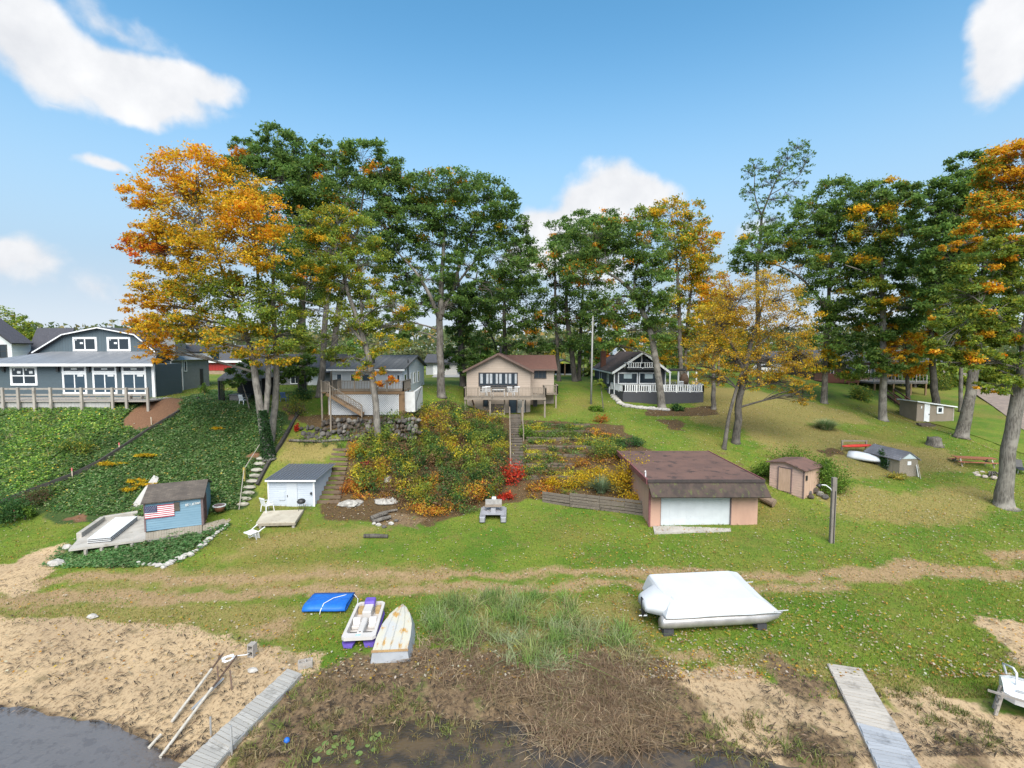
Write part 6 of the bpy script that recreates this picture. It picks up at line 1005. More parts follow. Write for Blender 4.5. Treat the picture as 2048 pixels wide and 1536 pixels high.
fl_ = thing('american_flag', 'American flag pinned flat to the blue shed front', 'flag', A, ang); fx0, fx1, fz0, fz1 = .04, w*.505, .83, 1.62; FR = paint('flag_red', (.40, .02, .045), (.34, .018, .04), 4, .8, .1); FWt = paint('flag_white', (.72, .70, .72), (.66, .64, .66), 4, .8, .1); FB = paint('flag_blue', (.018, .025, .09), (.015, .02, .075), 4, .8, .1)
hs_ = (fz1-fz0)/13
for k in range(13):
    a = fx0+(fx1-fx0)*.42 if k >= 6 else fx0; ng = 10; m_ = MB(); top_v = []; 
    pts = np.linspace(a, fx1, ng)
    for q in pts:
        yw = -.05-.012*math.sin(q*7+1)-.006*math.sin(q*15)
        for zz_ in (fz0+k*hs_, fz0+(k+1)*hs_): top_v += [(q, yw, zz_), (q, yw+.006, zz_)]
    fs = []
    for i in range(ng-1):
        o = i*4; fs += [(o, o+4, o+6, o+2), (o+1, o+3, o+7, o+5), (o, o+1, o+5, o+4), (o+2, o+6, o+7, o+3)]
    m_.add(top_v, fs+[(0, 2, 3, 1), (ng*4-4, ng*4-3, ng*4-1, ng*4-2)]).build('stripe', FR if k % 2 == 0 else FWt, fl_, False, smooth=False)
cx_ = fx0+(fx1-fx0)*.42; cant = MB(); zt0 = fz0+6*hs_; cant.box(fx0, cx_-.002, -.068, -.05, zt0, fz1); co = cant.build('canton', FB, fl_, False)
stt = MB()
for r in range(9):
    for c in range(6 if r % 2 == 0 else 5):
        sx, sz = fx0+(cx_-fx0)*((c+.6+(.5 if r % 2 else 0))/6.2), zt0+(fz1-zt0)*((r+.7)/9.4)
        pts = [(sx+(.017 if k % 2 == 0 else .007)*math.sin(k*math.pi/5), -.069, sz+(.017 if k % 2 == 0 else .007)*math.cos(k*math.pi/5)) for k in range(10)]; stt.prism(pts, (0, -.004, 0))
q_ = stt.build('stars', FWt, co, False); q_['kind'] = 'stuff'
# white letters on the shed front: blurred in the photo, the strokes are kept as they stand
sg = thing('shed_lettering', 'row of small white letters mounted on the blue shed front', 'sign', A, ang); LW = paint('letter_white', (.74, .74, .72)); gl_ = {'E': [(0, 0, 0, 1), (0, 0, 1, 0), (0, .5, .8, .5), (0, 1, 1, 1)], 'B': [(0, 0, 0, 1), (0, 0, 1, 0), (0, .5, 1, .5), (0, 1, 1, 1), (1, 0, 1, 1)], 'I': [(.5, 0, .5, 1)], 'J': [(1, 0, 1, 1), (0, 0, 1, 0)], 'C': [(0, 0, 0, 1), (0, 0, 1, 0), (0, 1, 1, 1)], 'A': [(0, 0, 0, 1), (1, 0, 1, 1), (0, 1, 1, 1), (0, .5, 1, .5)], 'M': [(0, 0, 0, 1), (1, 0, 1, 1), (0, 1, .5, .5), (.5, .5, 1, 1)], 'P': [(0, 0, 0, 1), (0, 1, 1, 1), (0, .5, 1, .5), (1, .5, 1, 1)]}
for k, chh in enumerate('BEIJCAMP'):
    lx = w*.705+k*.105; lz = 1.38+k*.006; m_ = MB()
    for (a, b0, c, d_) in gl_[chh]: m_.beam((lx+a*.062, -.04, lz+b0*.13), (lx+c*.062+1e-4, -.04, lz+d_*.13+1e-4), .018, .02, (0, 1, 0)) if False else m_.beam((lx+a*.062, -.045, lz+b0*.13), (lx+c*.062+1e-4, -.045, lz+d_*.13+1e-4), .02, .014, (0, 1, 0))
    m_.build('letter', LW, sg, False)
# planter tub behind the shed corner
tp = PZ(439, 1022, 1.3); tu = thing('planter_tub', 'terracotta tub with white rim at the blue shed corner', 'planter', tp); MB().tube([tp, tp+[0, 0, .2], tp+[0, 0, .36]], [.26, .33, .38], 14).build('pot', paint('terracotta', (.28, .12, .06), (.22, .09, .05)), tu, smooth=True); MB().tube([tp+[0, 0, .36], tp+[0, 0, .42]], [.42, .42], 14).build('rim', WHITE, tu); MB().tube([tp+[0, 0, .421], tp+[0, 0, .425]], [.36, .36], 14).build('soil', BTRM, tu)
# ---------------------------------------------------------------- concrete patio, kerb, boardwalk
pt_ = thing('concrete_patio', 'concrete patio slab on short posts left of the blue shed', 'patio', PZ(210, 1070, 1.2)); z_ = 1.1
MB().slab([PZ(137, 1099, z_), PZ(291, 1078.5, z_), PZ(291, 1066, z_), PZ(300, 1034, z_), PZ(262, 1030, z_), PZ(206, 1042, z_), PZ(158, 1076, z_)], .12).build('slab', CONC, pt_)
for (a, c), (d_, e) in (((158, 1074), (206, 1040)), ((206, 1040), (276, 1029))): p, q = PZ(a, c, z_+.05), PZ(d_, e, z_+.05); MB().beam(p, q, .28, .5).build('kerb', CONC, pt_, bevel=.03)
WW = wood('weathered_plank', (.36, .32, .25), (.25, .21, .16), 'y')
for px_, py_ in ((168, 1100), (200, 1096), (230, 1092), (261, 1088), (320, 1080)): p = PZ(px_, py_, z_-.1); p[1] += .1; MB().box(p[0]-.07, p[0]+.07, p[1]-.05, p[1]+.07, .3, z_-.13).build('post', GWZ, pt_)
bw_ = thing('boardwalk', 'weathered plank boardwalk in front of the blue shed', 'boardwalk', PZ(360, 1065, 1.2)); a0, a1, b0, b1 = PZ(291, 1078, z_), PZ(404, 1061.5, z_), PZ(291, 1065.5, z_), PZ(404, 1048.5, z_)
def planks(parent, a0, a1, b0, b1, n, mat, t=.045, gap=.06, name='plank', jit=.012, sd=1):
    """n boards across a strip whose long edges are a0-a1 and b0-b1"""
    q = random.Random(sd)
    for k in range(n):
        s0, s1 = (k+gap/2)/n, (k+1-gap/2)/n; dz_ = q.uniform(-jit, jit)*.6; e0, e1 = q.uniform(-.5, .5)*jit*3, q.uniform(-.5, .5)*jit*3
        P = [a0+(a1-a0)*s0, a0+(a1-a0)*s1, b0+(b1-b0)*s1, b0+(b1-b0)*s0]; u = (b0-a0)/np.linalg.norm(b0-a0); P[0] = P[0]-u*e0; P[1] = P[1]-u*e0; P[2] = P[2]+u*e1; P[3] = P[3]+u*e1
        MB().slab([p+np.array([0, 0, dz_]) for p in P], t).build(name, mat, parent)
planks(bw_, a0, a1, b0, b1, 22, WW); MB().beam(a0-[0, 0, .12], a1-[0, 0, .12], .06, .16).build('rim_beam', GW, bw_)
a0, a1, b0, b1 = PZ(405, 1062, z_-.04), PZ(452, 1049, z_-.04), PZ(405, 1048, z_-.04), PZ(470, 1032, z_-.04); planks(bw_, a0, a1, b0, b1, 10, WW, sd=3); MB().beam(a0-[0, 0, .12], a1-[0, 0, .12], .06, .2).build('rim_beam', GW, bw_)
# stack of three white dock panels
PNL = paint('white_panel', (.62, .63, .63), (.55, .56, .57), 1.5, .5, .1); PNE = paint('panel_edge', (.09, .09, .10), (.07, .07, .08))
for k, nm in enumerate(('bottom', 'middle', 'top')):
    zz_ = z_+.09+k*.1; pn = thing('dock_platform', f'white dock platform, {nm} one of the stack on the patio', 'platform', PZ(225, 1056, zz_), group='stack of white panels'); P = [PZ(174-k*.3, 1083-k*2, zz_), PZ(221, 1079-k*2, zz_), PZ(274, 1036-k*2, zz_), PZ(231, 1037-k*2, zz_)]
    P = [PZ(174, 1078, z_+.3), PZ(221, 1074, z_+.3), PZ(275, 1032, z_+.3), PZ(231, 1034, z_+.3)]; P = [np.array([p[0], p[1], zz_]) for p in P]
    MB().slab(P, .03).build('top_sheet', PNL, pn); c_ = sum(P)/4; MB().slab([c_+(p-c_)*.985-[0, 0, .032] for p in P], .055).build('frame', PNE, pn)
# grey plywood sheet on the bank behind
g0, g1, g2, g3 = PZ(252, 1027, 1.15), PZ(293, 1022, 1.15), G(318, 962)+[0, 0, .25], G(308, 957)+[0, 0, .25]
ps = MB().slab([g0, g1, g2, g3], .05).build('plywood_sheet', paint('grey_ply', (.40, .385, .365), (.33, .315, .30), 1.2, .85, .2, stretch=(6, 1, 1))); tag(ps, 'long grey plywood sheet leaning on the ivy bank behind the blue shed', 'sheet')
# ---------------------------------------------------------------- white shed
Y0 = 35.3; x0, x1 = X(527, Y0), X(622, Y0); zb = Z(1017, Y0); ze = Z(960, Y0); Yb = 39.0; zbk = Z(928, Yb)
ws = thing('white_shed', 'white plank shed with dark ribbed metal lean roof', 'shed', ((x0+x1)/2, Y0+1.8, zb)); WP = paint('white_shed_paint', (.44, .48, .53), (.40, .44, .50), 2, .7, .2, 30, dirt=(.29, .30, .32), dirt_at=(.62, .82), stretch=(.6, 1, 5))
MB().prism([(x0+.03, Y0+.03, zb-.3), (x0+.03, Yb-.1, zb-.3), (x0+.03, Yb-.1, zbk-.15), (x0+.03, Y0+.03, ze)], (x1-x0-.06, 0, 0)).build('frame', WP, ws)
for m_ in lap_wall(MB, (x0+.05, Y0+.03), (x1-.05, Y0+.03), zb, ze, .135, (0, -1), .02): m_.build('board', WP, ws)
for m_ in lap_wall(MB, (x1-.03, Y0+.05), (x1-.03, Yb-.15), zb-.2, ze-.02, .135, (1, 0), .02): m_.build('board', WP, ws)
for a, c in ((x0, x0+.1), (x1-.1, x1+.02)): MB().box(a, c, Y0-.015, Y0+.06, zb-.1, ze).build('corner_board', WHITE, ws)
rx0, rx1 = X(523, Y0-.2), X(626, Y0-.2); d0 = np.array([0, Yb-Y0+.3, zbk-ze+.02]); rb0 = np.array([rx0, Y0-.25, ze+.05]); n_r = 15
ro = MB().slab([(rx0, Y0-.25, ze+.06), (rx1, Y0-.25, ze+.06), (rx1, Yb+.05, zbk), (rx0, Yb+.05, zbk)], .03).build('roof', paint('blue_grey_metal', (.085, .10, .13), (.11, .125, .155), 2, .4, .05, metal=.3), ws)
for k in range(n_r+1): q = rx0+(rx1-rx0)*k/n_r; MB().prism([(q-.035, Y0-.25, ze+.061), (q+.035, Y0-.25, ze+.061), (q+.015, Y0-.25, ze+.1), (q-.015, Y0-.25, ze+.1)], (0, Yb+.3-Y0, zbk-ze-.06)).build('rib', paint('rib_metal', (.19, .21, .25), (.15, .17, .2), 2, .4, .05, metal=.2), ro)
MB().box(rx0, rx1, Y0-.29, Y0-.255, ze-.06, ze+.055).build('fascia', WHITE, ws)
dd = MB().box(X(566, Y0), X(587, Y0), Y0-.03, Y0+.02, zb, Z(965, Y0)).build('door', paint('white_door', (.47, .50, .54), (.44, .47, .51), 2, .6, .1), ws); MB().box(X(567, Y0), X(568, Y0), Y0-.07, Y0-.031, zb+.85, zb+1.0).build('handle', BLACK, dd)
MB().box(X(550, Y0), X(562, Y0), Y0-.02, Y0+.01, zb+.6, zb+1.25).build('patch_board', WP, ws); lt = MB().box(X(616, Y0)-.05, X(616, Y0)+.05, Y0-.14, Y0, zb+1.05, zb+1.2).build('lamp', BLACK, ws)
# shed platform
pf_ = thing('shed_platform', 'pale plywood platform in front of the white shed', 'platform', (X(555, 34.4), 34.4, 1.0)); z_ = 1.3; P = [PZ(512, 1046, z_), PZ(590, 1044, z_), PZ(607, 1019, z_), PZ(528, 1022, z_)]
MB().slab(P, .05).build('top_sheet', paint('pale_ply', (.46, .42, .34), (.38, .34, .27), 1.5, .85, .2, dirt=(.26, .22, .17)), pf_); MB().beam(P[0]-[0, 0, .13], P[1]-[0, 0, .13], .06, .16).build('front_beam', WW, pf_); MB().beam(P[1]-[0, 0, .13], P[2]-[0, 0, .13], .06, .16).build('side_beam', WW, pf_)
for px_, py_ in ((520, 1049), (586, 1047), (604, 1024)): p = PZ(px_, py_, z_-.1); MB().box(p[0]-.08, p[0]+.08, p[1], p[1]+.16, float(zt(p[0], p[1]))-.2, z_-.2).build('post', GWZ, pf_)
plastic_chair('lawn_chair', 'white slatted lawn chair on the platform of the white shed', PZ(535, 1022, 1.3), R(150), PLW, 1.1)
c_ = plastic_chair('tipped_chair', 'white plastic chair lying tipped over below the platform', G(524, 1070)+[0, 0, .32], R(30), PLW, 1.15); c_.rotation_euler = (R(105), R(8), R(-20))
gp = PZ(603, 1020, 1.3); gr = thing('kettle_grill', 'black kettle grill beside the white shed', 'grill', gp); MB().tube([gp+[0, 0, .45], gp+[0, 0, .5], gp+[0, 0, .62], gp+[0, 0, .76], gp+[0, 0, .82]], [.1, .24, .3, .22, .05], 14).build('bowl', BLACK, gr, smooth=True)
for k in range(3): a = 2.1*k; MB().tube([gp+[.25*math.cos(a), .25*math.sin(a), 0], gp+[.12*math.cos(a), .12*math.sin(a), .5]], .015, 6).build('leg', BLACK, gr)
# stone steps and hand pole left of the white shed
SG_ = paint('step_stone', (.33, .31, .26), (.24, .225, .18), 4, .9, .4, 14); ss = thing('stone_steps', 'mossy stone steps up the ivy bank left of the white shed', 'steps', G(492, 1000))
for k in range(9): s = k/8; p = G(486+38*s, 1012-92*s); m_ = MB(); rock(m_, p+[0, 0, .12], .5, .26, .16, 300+k, 8); m_.build('stone', SG_, ss)
hp = thing('hand_pole', 'bent white hand pole beside the stone steps', 'handrail', G(478, 1019)); pa, pb, pc = G(478, 1020), G(489, 962)+[0, 0, .9], G(521, 910)+[0, 0, .9]; MB().tube([pa, pb], .03, 6).build('lower_pole', GWZ, hp); MB().tube([pb, pc], .03, 6).build('upper_pole', GWZ, hp); MB().box(pb[0]-.07, pb[0]+.07, pb[1]-.07, pb[1]+.07, pb[2]-1.4, pb[2]+.1).build('yellow_post', paint('yellow_post', (.42, .33, .08), (.34, .26, .07)), hp)
# timber steps right of the white shed
ts = thing('log_steps', 'dark timber steps climbing right of the white shed', 'steps', G(660, 990)); TB2 = wood('brown_timber', (.20, .14, .09), (.11, .075, .05), 'x')
for k in range(12): s = k/11; p = G(660+25*s, 1006-104*s); MB().beam(p+[-.9+.1*s, random.uniform(-.05, .05), .08], p+[.75-.1*s, random.uniform(-.05, .05), .1], .2, .2).build('timber', TB2, ts)
# dry stone wall below the lattice deck
sw2 = thing('stone_wall', 'dry stone retaining wall below the lattice deck', 'wall', W(710, 860, 43.6)); q = random.Random(21); RK = [paint('wall_rock', (.105, .096, .088), (.055, .05, .046), 3, .95, .4, 12), paint('wall_rock_brown', (.095, .075, .058), (.05, .04, .032), 3, .95, .4, 12), paint('wall_rock_pale', (.19, .175, .155), (.11, .10, .09), 3, .95, .4, 12)]
for row in range(6):
    px_ = 588 if row < 4 else 640
    while px_ < 832:
        wd_ = q.uniform(4.5, 12.5); s = (px_-588)/245; Yk = 42.5+.25*row+.5*s+q.uniform(-.3, .3); zz_ = 4.65+row*.30+.25*s+q.uniform(-.15, .15); m_ = MB(); rock(m_, np.array([X(px_+wd_/2, Yk), Yk, zz_]), wd_/F*Yk*.55, q.uniform(.25, .4), q.uniform(.16, .32), int(px_*9+row), q.choice((5, 6, 6, 8))); m_.build('stone', RK[q.choice((0, 0, 1, 1, 2))], sw2); px_ += wd_*1.02
lg = thing('log_border', 'long thin log lying below the stone wall', 'log', G(640, 885)); MB().tube([G(578, 884)+[0, 0, .12], G(640, 886)+[0, 0, .12], G(700, 882)+[0, 0, .12]], [.1, .12, .09], 8).build('log', BARK, lg, smooth=True)
# ---------------------------------------------------------------- central stair, terraces, lower timber wall
cs = thing('bank_stair', 'narrow timber stair climbing the bank to the beige house', 'stairs', G(1036, 930)); DT = wood('dark_tread', (.15, .125, .10), (.09, .075, .06), 'x'); RW = wood('grey_rail_wood', (.26, .21, .165), (.18, .145, .115), 'y')
pt0, pt1 = G(1037, 960), G(1031, 832)
for k in range(26): s = k/25; p = pt0*(1-s)+pt1*s; zz_ = float(zt(p[0], p[1])); MB().box(p[0]-.52, p[0]+.52, p[1]-.13, p[1]+.16, zz_+.02, zz_+.17).build('tread', DT, cs)
for off, l_ in ((-.62, 'left'), (.62, 'right')):
    n_p = 6; prev = None
    for k in range(n_p+1):
        s = k/n_p
        if off > 0 and s < .45: continue
        p = pt0*(1-s)+pt1*s; p[0] += off; p[2] = float(zt(p[0], p[1])); MB().box(p[0]-.05, p[0]+.05, p[1]-.05, p[1]+.05, p[2]-.2, p[2]+.95).build('post', RW, cs)
        if prev is not None: MB().beam(prev+[0, 0, .95], p+[0, 0, .95], .1, .06).build('handrail', RW, cs)
        prev = p.copy()
rows = [(853, 1052, 1180, 'topmost'), (867, 1060, 1190, 'second from the top'), (881, 1052, 1205, 'third from the top'), (897, 1052, 1215, 'fourth from the top'), (914, 1052, 1190, 'fifth from the top'), (933, 1052, 1150, 'second lowest'), (958, 1060, 1150, 'lowest')]
TT = wood('terrace_timber', (.17, .13, .095), (.09, .07, .05), 'x')
for py_, a, c, wh in rows:
    tr = thing('timber_terrace', f'{wh} timber edging of the terraces right of the stair', 'edging', G((a+c)/2, py_), group='timber terrace edges on the bank'); n_ = max(2, int((c-a)/38))
    for lv in (0, 1):
        for k in range(n_):
            p, q_ = G(a+(c-a)*k/n_+.4, py_), G(a+(c-a)*(k+1)/n_-.4, py_); o_ = np.array([0, .05*lv+random.uniform(-.06, .06), .04+.15*lv]); MB().beam(p+o_+[0, 0, random.uniform(-.05, .05)], q_+o_+[0, 0, random.uniform(-.05, .05)], .16, .14).build('timber', TT, tr)
lw = thing('timber_wall', 'layered grey timber retaining wall left of the pink garage', 'wall', G(1180, 1022)); GT = wood('grey_timber', (.20, .165, .13), (.09, .075, .06), 'x'); base_pts = [G(1085, 1004), G(1140, 1013), G(1200, 1020), G(1250, 1026), G(1300, 1033)]
for lv in range(5):
    for k in range(4):
        if lv > 3 and k == 0: continue
        p, q_ = base_pts[k], base_pts[k+1]; d_ = (q_-p)*.006; o_ = np.array([0, .05*lv+random.uniform(-.03, .03), .08+.19*lv]); MB().beam(p+d_+o_, q_-d_+o_+[0, 0, random.uniform(-.03, .03)], .17, .155).build('timber', GT, lw)
# ---------------------------------------------------------------- pink garage
Y0 = 32.3; x0, x1 = X(1304, Y0), X(1525, Y0); zb = Z(1052, Y0); zm0 = Z(990, Y0-.5); zt_ = Z(960, Y0-.1); Yb = 41.4
pg = thing('pink_garage', 'salmon pink garage with flat maroon roof and white overhead door', 'garage', ((x0+x1)/2, Y0+4, zb)); PK = paint('salmon_stucco', (.48, .295, .22), (.43, .26, .195), 1.4, .9, .25, 25, dirt=(.38, .23, .165), dirt_at=(.6, .85), stretch=(1, 1, .4)); MR_ = paint('maroon_roof', (.135, .075, .06), (.105, .06, .05), .8, .9, .3, 30, dirt=(.045, .030, .028), dirt_at=(.53, .68)); MT = paint('maroon_trim', (.20, .07, .075), (.15, .055, .06), 3, .7, .1)
dx0, dx1 = X(1327, Y0), X(1470, Y0)
MB().box(x0, dx0, Y0, Y0+.25, zb-.4, zm0+.1).build('front_wall', PK, pg); MB().box(dx1, x1, Y0, Y0+.25, zb-.4, zm0+.1).build('front_wall', PK, pg); MB().box(dx0, dx1, Y0, Y0+.25, zm0-.0, zm0+.1).build('lintel', PK, pg); MB().box(x0, x0+.25, Y0+.251, Yb, zb-.4, zt_-.12).build('left_wall', PK, pg); MB().box(x1-.25, x1, Y0+.251, Yb, zb-.4, zt_-.12).build('right_wall', PK, pg); MB().box(x0+.251, x1-.251, Yb-.25, Yb, zb, zt_-.12).build('back_wall', PK, pg)
ro = MB().slab([(x0-.15, Y0-.15, zt_), (x1+.25, Y0-.15, zt_), (x1+.25, Yb+.2, zt_+.02), (x0-.15, Yb+.2, zt_+.02)], .14).build('roof', MR_, pg)
MB().box(x0-.2, x1+.3, Y0-.28, Y0-.155, zt_-.13, zt_+.05).build('front_kerb', paint('tar_edge', (.05, .038, .036), (.035, .028, .027), 4, .7, .2), ro); MB().box(x0-.27, x0-.155, Y0-.15, Yb+.2, zt_-.28, zt_+.07).build('side_fascia', MT, ro); MB().box(x1+.255, x1+.33, Y0-.15, Yb+.2, zt_-.2, zt_+.06).build('side_fascia', MT, ro)
MB().slab([(x0-.1, Y0-.95, zm0-.02), (x1+.4, Y0-.95, zm0-.02), (x1+.3, Y0-.2, zt_-.14), (x0-.18, Y0-.2, zt_-.14)], .08).build('mansard', paint('mossy_mansard', (.066, .046, .037), (.040, .030, .026), 2, .95, .4, 25, dirt=(.075, .085, .030), dirt_at=(.53, .68), stretch=(1.2, 1, .5)), pg)
MB().box(x0-.06, x0+.06, Y0-.08, Y0, zb-.3, zm0+.3).build('downpipe', MT, pg); vp = np.array([X(1301, Y0), Y0+.7, zt_]); MB().tube([vp, vp+[0, 0, .35], vp+[-.05, -.12, .42]], .045, 8).build('vent_pipe', WHITE, pg)
dr_ = MB().box(dx0+.02, dx1-.02, Y0+.09, Y0+.14, zb, zm0).build('garage_door', paint('garage_white', (.54, .57, .59), (.50, .53, .55), 1.3, .55, .1, dirt=(.34, .35, .35), dirt_at=(.66, .85)), pg)
for r in range(4):
    for c in range(8):
        a, b0 = dx0+.04+(dx1-dx0-.08)*c/8+.008, dx0+.04+(dx1-dx0-.08)*(c+1)/8-.008; e, f_ = zb+.03+(zm0-zb-.05)*r/4+.010, zb+.03+(zm0-zb-.05)*(r+1)/4-.010; MB().box(a, b0, Y0+.082, Y0+.091, e, f_).build('panel', MATS['garage_white'], dr_)
MB().box(dx0-.0, dx0+.02, Y0-.02, Y0+.09, zb, zm0).box(dx1-.02, dx1+.04, Y0-.03, Y0+.09, zb, zm0).build('door_jamb', BTRM, pg)
ap_ = MB().slab([(X(1317, Y0-1.3), Y0-1.15, zb-.02), (X(1474, Y0-1), Y0-.85, zb-.02), (dx1, Y0-.01, zb+.01), (X(1312, Y0), Y0-.01, zb+.01)], .12).build('apron', CONC, pg)
# firewood and log at its right corner
wp = G(1534, 1012); lg = thing('cut_log', 'thick cut log leaning at the right corner of the pink garage', 'log', wp); MB().tube([wp+[-.25, .5, .55], wp+[.35, -.3, .28]], [.26, .3], 12).build('log', paint('log_bark', (.22, .155, .11), (.14, .10, .07), 5, .9, .4), lg); MB().tube([wp+[.35, -.3, .28], wp+[.356, -.308, .277]], [.27, .27], 12).build('cut_face', paint('cut_wood', (.36, .27, .19), (.28, .2, .14)), lg)
# ---------------------------------------------------------------- small pink shed
A, B_, C_ = PZ(1537, 976, 2.0), PZ(1606.5, 992, 2.0), PZ(1641, 981, 2.0); ang = math.atan2(B_[1]-A[1], B_[0]-A[0]); w = float(np.linalg.norm((B_-A)[:2])); dp = 2.45
sp_ = thing('pink_shed', 'small faded pink shed with maroon roof and peeling boards', 'shed', A, ang); FP = paint('faded_pink', (.54, .37, .30), (.47, .32, .27), 2.2, .85, .3, 30, dirt=(.30, .24, .20), dirt_at=(.54, .7), stretch=(.7, .7, 5)); FP2 = paint('peeling_panel', (.50, .34, .25), (.42, .28, .2), 2, .85, .3, 30, dirt=(.28, .2, .14), dirt_at=(.54, .72), stretch=(6, 6, .6))
h0, hp_, h1 = 2.02, 2.22, 1.85; xp = w*.5
MB().prism([(.03, .03, -.3), (w-.03, .03, -.3), (w-.03, .03, h1), (xp, .03, hp_), (.03, .03, h0)], (0, dp-.06, 0)).build('frame', FP, sp_, False)
for m_ in lap_wall(MB, (.04, .03), (w-.04, .03), -.1, h1-.05, .19, (0, -1), .022): m_.build('board', FP, sp_, False)
dd = MB().box(w*.30, w*.64, -.06, .02, .05, 1.75).build('door', FP2, sp_, False); MB().box(w*.27, w*.30, -.065, .02, .0, 1.82).box(w*.64, w*.67, -.065, .02, .0, 1.82).box(w*.30, w*.64, -.065, .02, 1.76, 1.82).build('door_trim', BTRM, sp_, False)
MB().box(w-.05, w+.02, -.03, .06, -.2, h1).build('corner_post', BTRM, sp_, False)
for k in range(6): MB().box(w-.03, w+.012, .08+k*.39, .08+k*.39+.37, -.25, h1-.03).build('panel', FP2, sp_, False)
MB().box(w+.012, w+.1, .2, .36, 1.1, 1.45).build('meter_box', BLACK, sp_, False)
ro = MB().slab([(-.18, -.22, h0+.03), (xp, -.22, hp_+.08), (xp, dp+.2, hp_+.08), (-.18, dp+.2, h0+.03)], .06).slab([(xp, -.22, hp_+.08), (w+.22, -.22, h1+.03), (w+.22, dp+.2, h1+.03), (xp, dp+.2, hp_+.08)], .06).build('roof', MR_, sp_, False)
# debris heap beside it
for i, (px_, py_, s) in enumerate(((1616, 990, .3), (1628, 986, .34), (1640, 992, .3), (1650, 998, .28), (1622, 998, .24))): p = G(px_, py_); m_ = MB(); rock(m_, p+[0, 0, .15], s, s*.8, s*.8, 70+i); tag(m_.build('rubble_rock', RK[i % 3]), ['grey rock closest to the small pink shed', 'largest rock of the heap by the small pink shed', 'rock under the lamp arm of the wood post', 'rubble rock nearest the wood post', 'lowest rubble rock in front of the small pink shed'][i], 'rock', 'rubble heap by the small pink shed')
# wood post with bent lamp pipe
pp_ = G(1663, 1086); wpst = thing('lamp_post', 'weathered square wood post with bent pipe lamp', 'post', pp_); ht_ = Z(955, pp_[1])-pp_[2]; MB().box(pp_[0]-.13, pp_[0]+.13, pp_[1]-.1, pp_[1]+.1, pp_[2]-.3, pp_[2]+ht_).build('post', wood('post_grey', (.23, .205, .18), (.14, .12, .105), 'z'), wpst, bevel=.015)
zl = pp_[2]+ht_*.83; MB().tube([(pp_[0]-.13, pp_[1], zl-.15), (pp_[0]-.2, pp_[1], zl), (pp_[0]-.5, pp_[1], zl+.22), (pp_[0]-.8, pp_[1], zl+.24)], .03, 8).build('pipe', PLW, wpst, smooth=True); MB().tube([(pp_[0]-.8, pp_[1], zl+.27), (pp_[0]-.88, pp_[1], zl+.22), (pp_[0]-.98, pp_[1], zl+.12)], [.06, .1, .15], 10).build('lamp_head', BLACK, wpst, smooth=True)
MB().box(pp_[0]+.02, pp_[0]+.06, pp_[1]-.13, pp_[1]-.1, pp_[2], pp_[2]+ht_*.8).build('conduit', BLACK, wpst)
# ---------------------------------------------------------------- ivy shed on the right lawn
rz = R(5.5); bpt = np.array([31.5, 40.1, 1.95]); iv = thing('grey_shed', 'grey board shed with shingled roof overgrown by ivy', 'shed', bpt, rz); GS = lined('tan_ply', (.36, .31, .245), (.31, .265, .21), .6, 'y', .3, .85, dirt=(.19, .17, .14)); w, dp = 1.62, 3.4; h0, hp_ = 1.72, 2.25
MB().prism([(0, 0, -.3), (w, 0, -.3), (w, 0, h0), (w/2, 0, hp_-.08), (0, 0, h0)], (0, dp, 0)).build('wall', GS, iv, False); gg = MB().prism([(-.05, -.03, h0+.0), (w+.05, -.03, h0+.0), (w/2, -.03, hp_)], (0, .03, 0)).build('gable_panel', paint('pale_blue', (.52, .60, .64), (.48, .55, .6)), iv, False)
MB().slab([(-.18, -.12, h0-.1), (w/2, -.12, hp_+.05), (w/2, dp+.15, hp_+.05), (-.18, dp+.15, h0-.1)], .06).slab([(w+.18, -.12, h0-.1), (w/2, -.12, hp_+.05), (w/2, dp+.15, hp_+.05), (w+.18, dp+.15, h0-.1)], .06).build('roof', shingle('blue_grey_shingle', (.24, .235, .26), (.17, .17, .195), 'y', 'x', .16), iv, False)
MB().box(w*.42, w*.62, -.03, .01, 1.2, 1.5).build('gable_window', WHITE, iv, False); f_ = MB().box(-.04, .01, 1.05, 1.6, .85, 1.5).build('window', WHITE, iv, False); MB().box(-.05, -.038, 1.12, 1.53, .92, 1.43).build('pane', GLASS, f_, False)
def shrub(name, label, base, r, n, palette, size=.11, group=None, cat='shrub', clumps=None, stems=True, flat=.6, droop=0):
    root = thing(name, label, cat, base, group=group); r = np.array(r, float); k = clumps or max(5, int(10*(r[0]*r[2])**.5)); P, C = [], []; st = MB()
    u = rng.normal(0, 1, (k, 3)); u /= np.linalg.norm(u, axis=1, keepdims=True); u[:, 2] = np.abs(u[:, 2])*1.0
    cc = u*r*rng.uniform(.4, 1, (k, 1))*np.array([1, 1, 1.0])+[0, 0, r[2]*.15]
    for c in cc:
        m_ = max(3, n//k); q = rng.normal(0, 1, (m_, 3))*r*.24; P.append(c+q); C.append(pal(m_, *palette)*rng.uniform(.75, 1.25))
        if stems: st.tube([(0, 0, -.05), tuple(c*.5+[0, 0, .05]), tuple(c)], [.02, .014, .006], 4, False)
    if stems: st.build('stem', BARK_DARK, root, False)
    V, Fq, CC = leaves(np.concatenate(P), size, np.clip(np.concatenate(C), 0, 1), flat); o = np_mesh('foliage', V, Fq, LEAF, {'col': CC}, root); o['kind'] = 'stuff'; return root
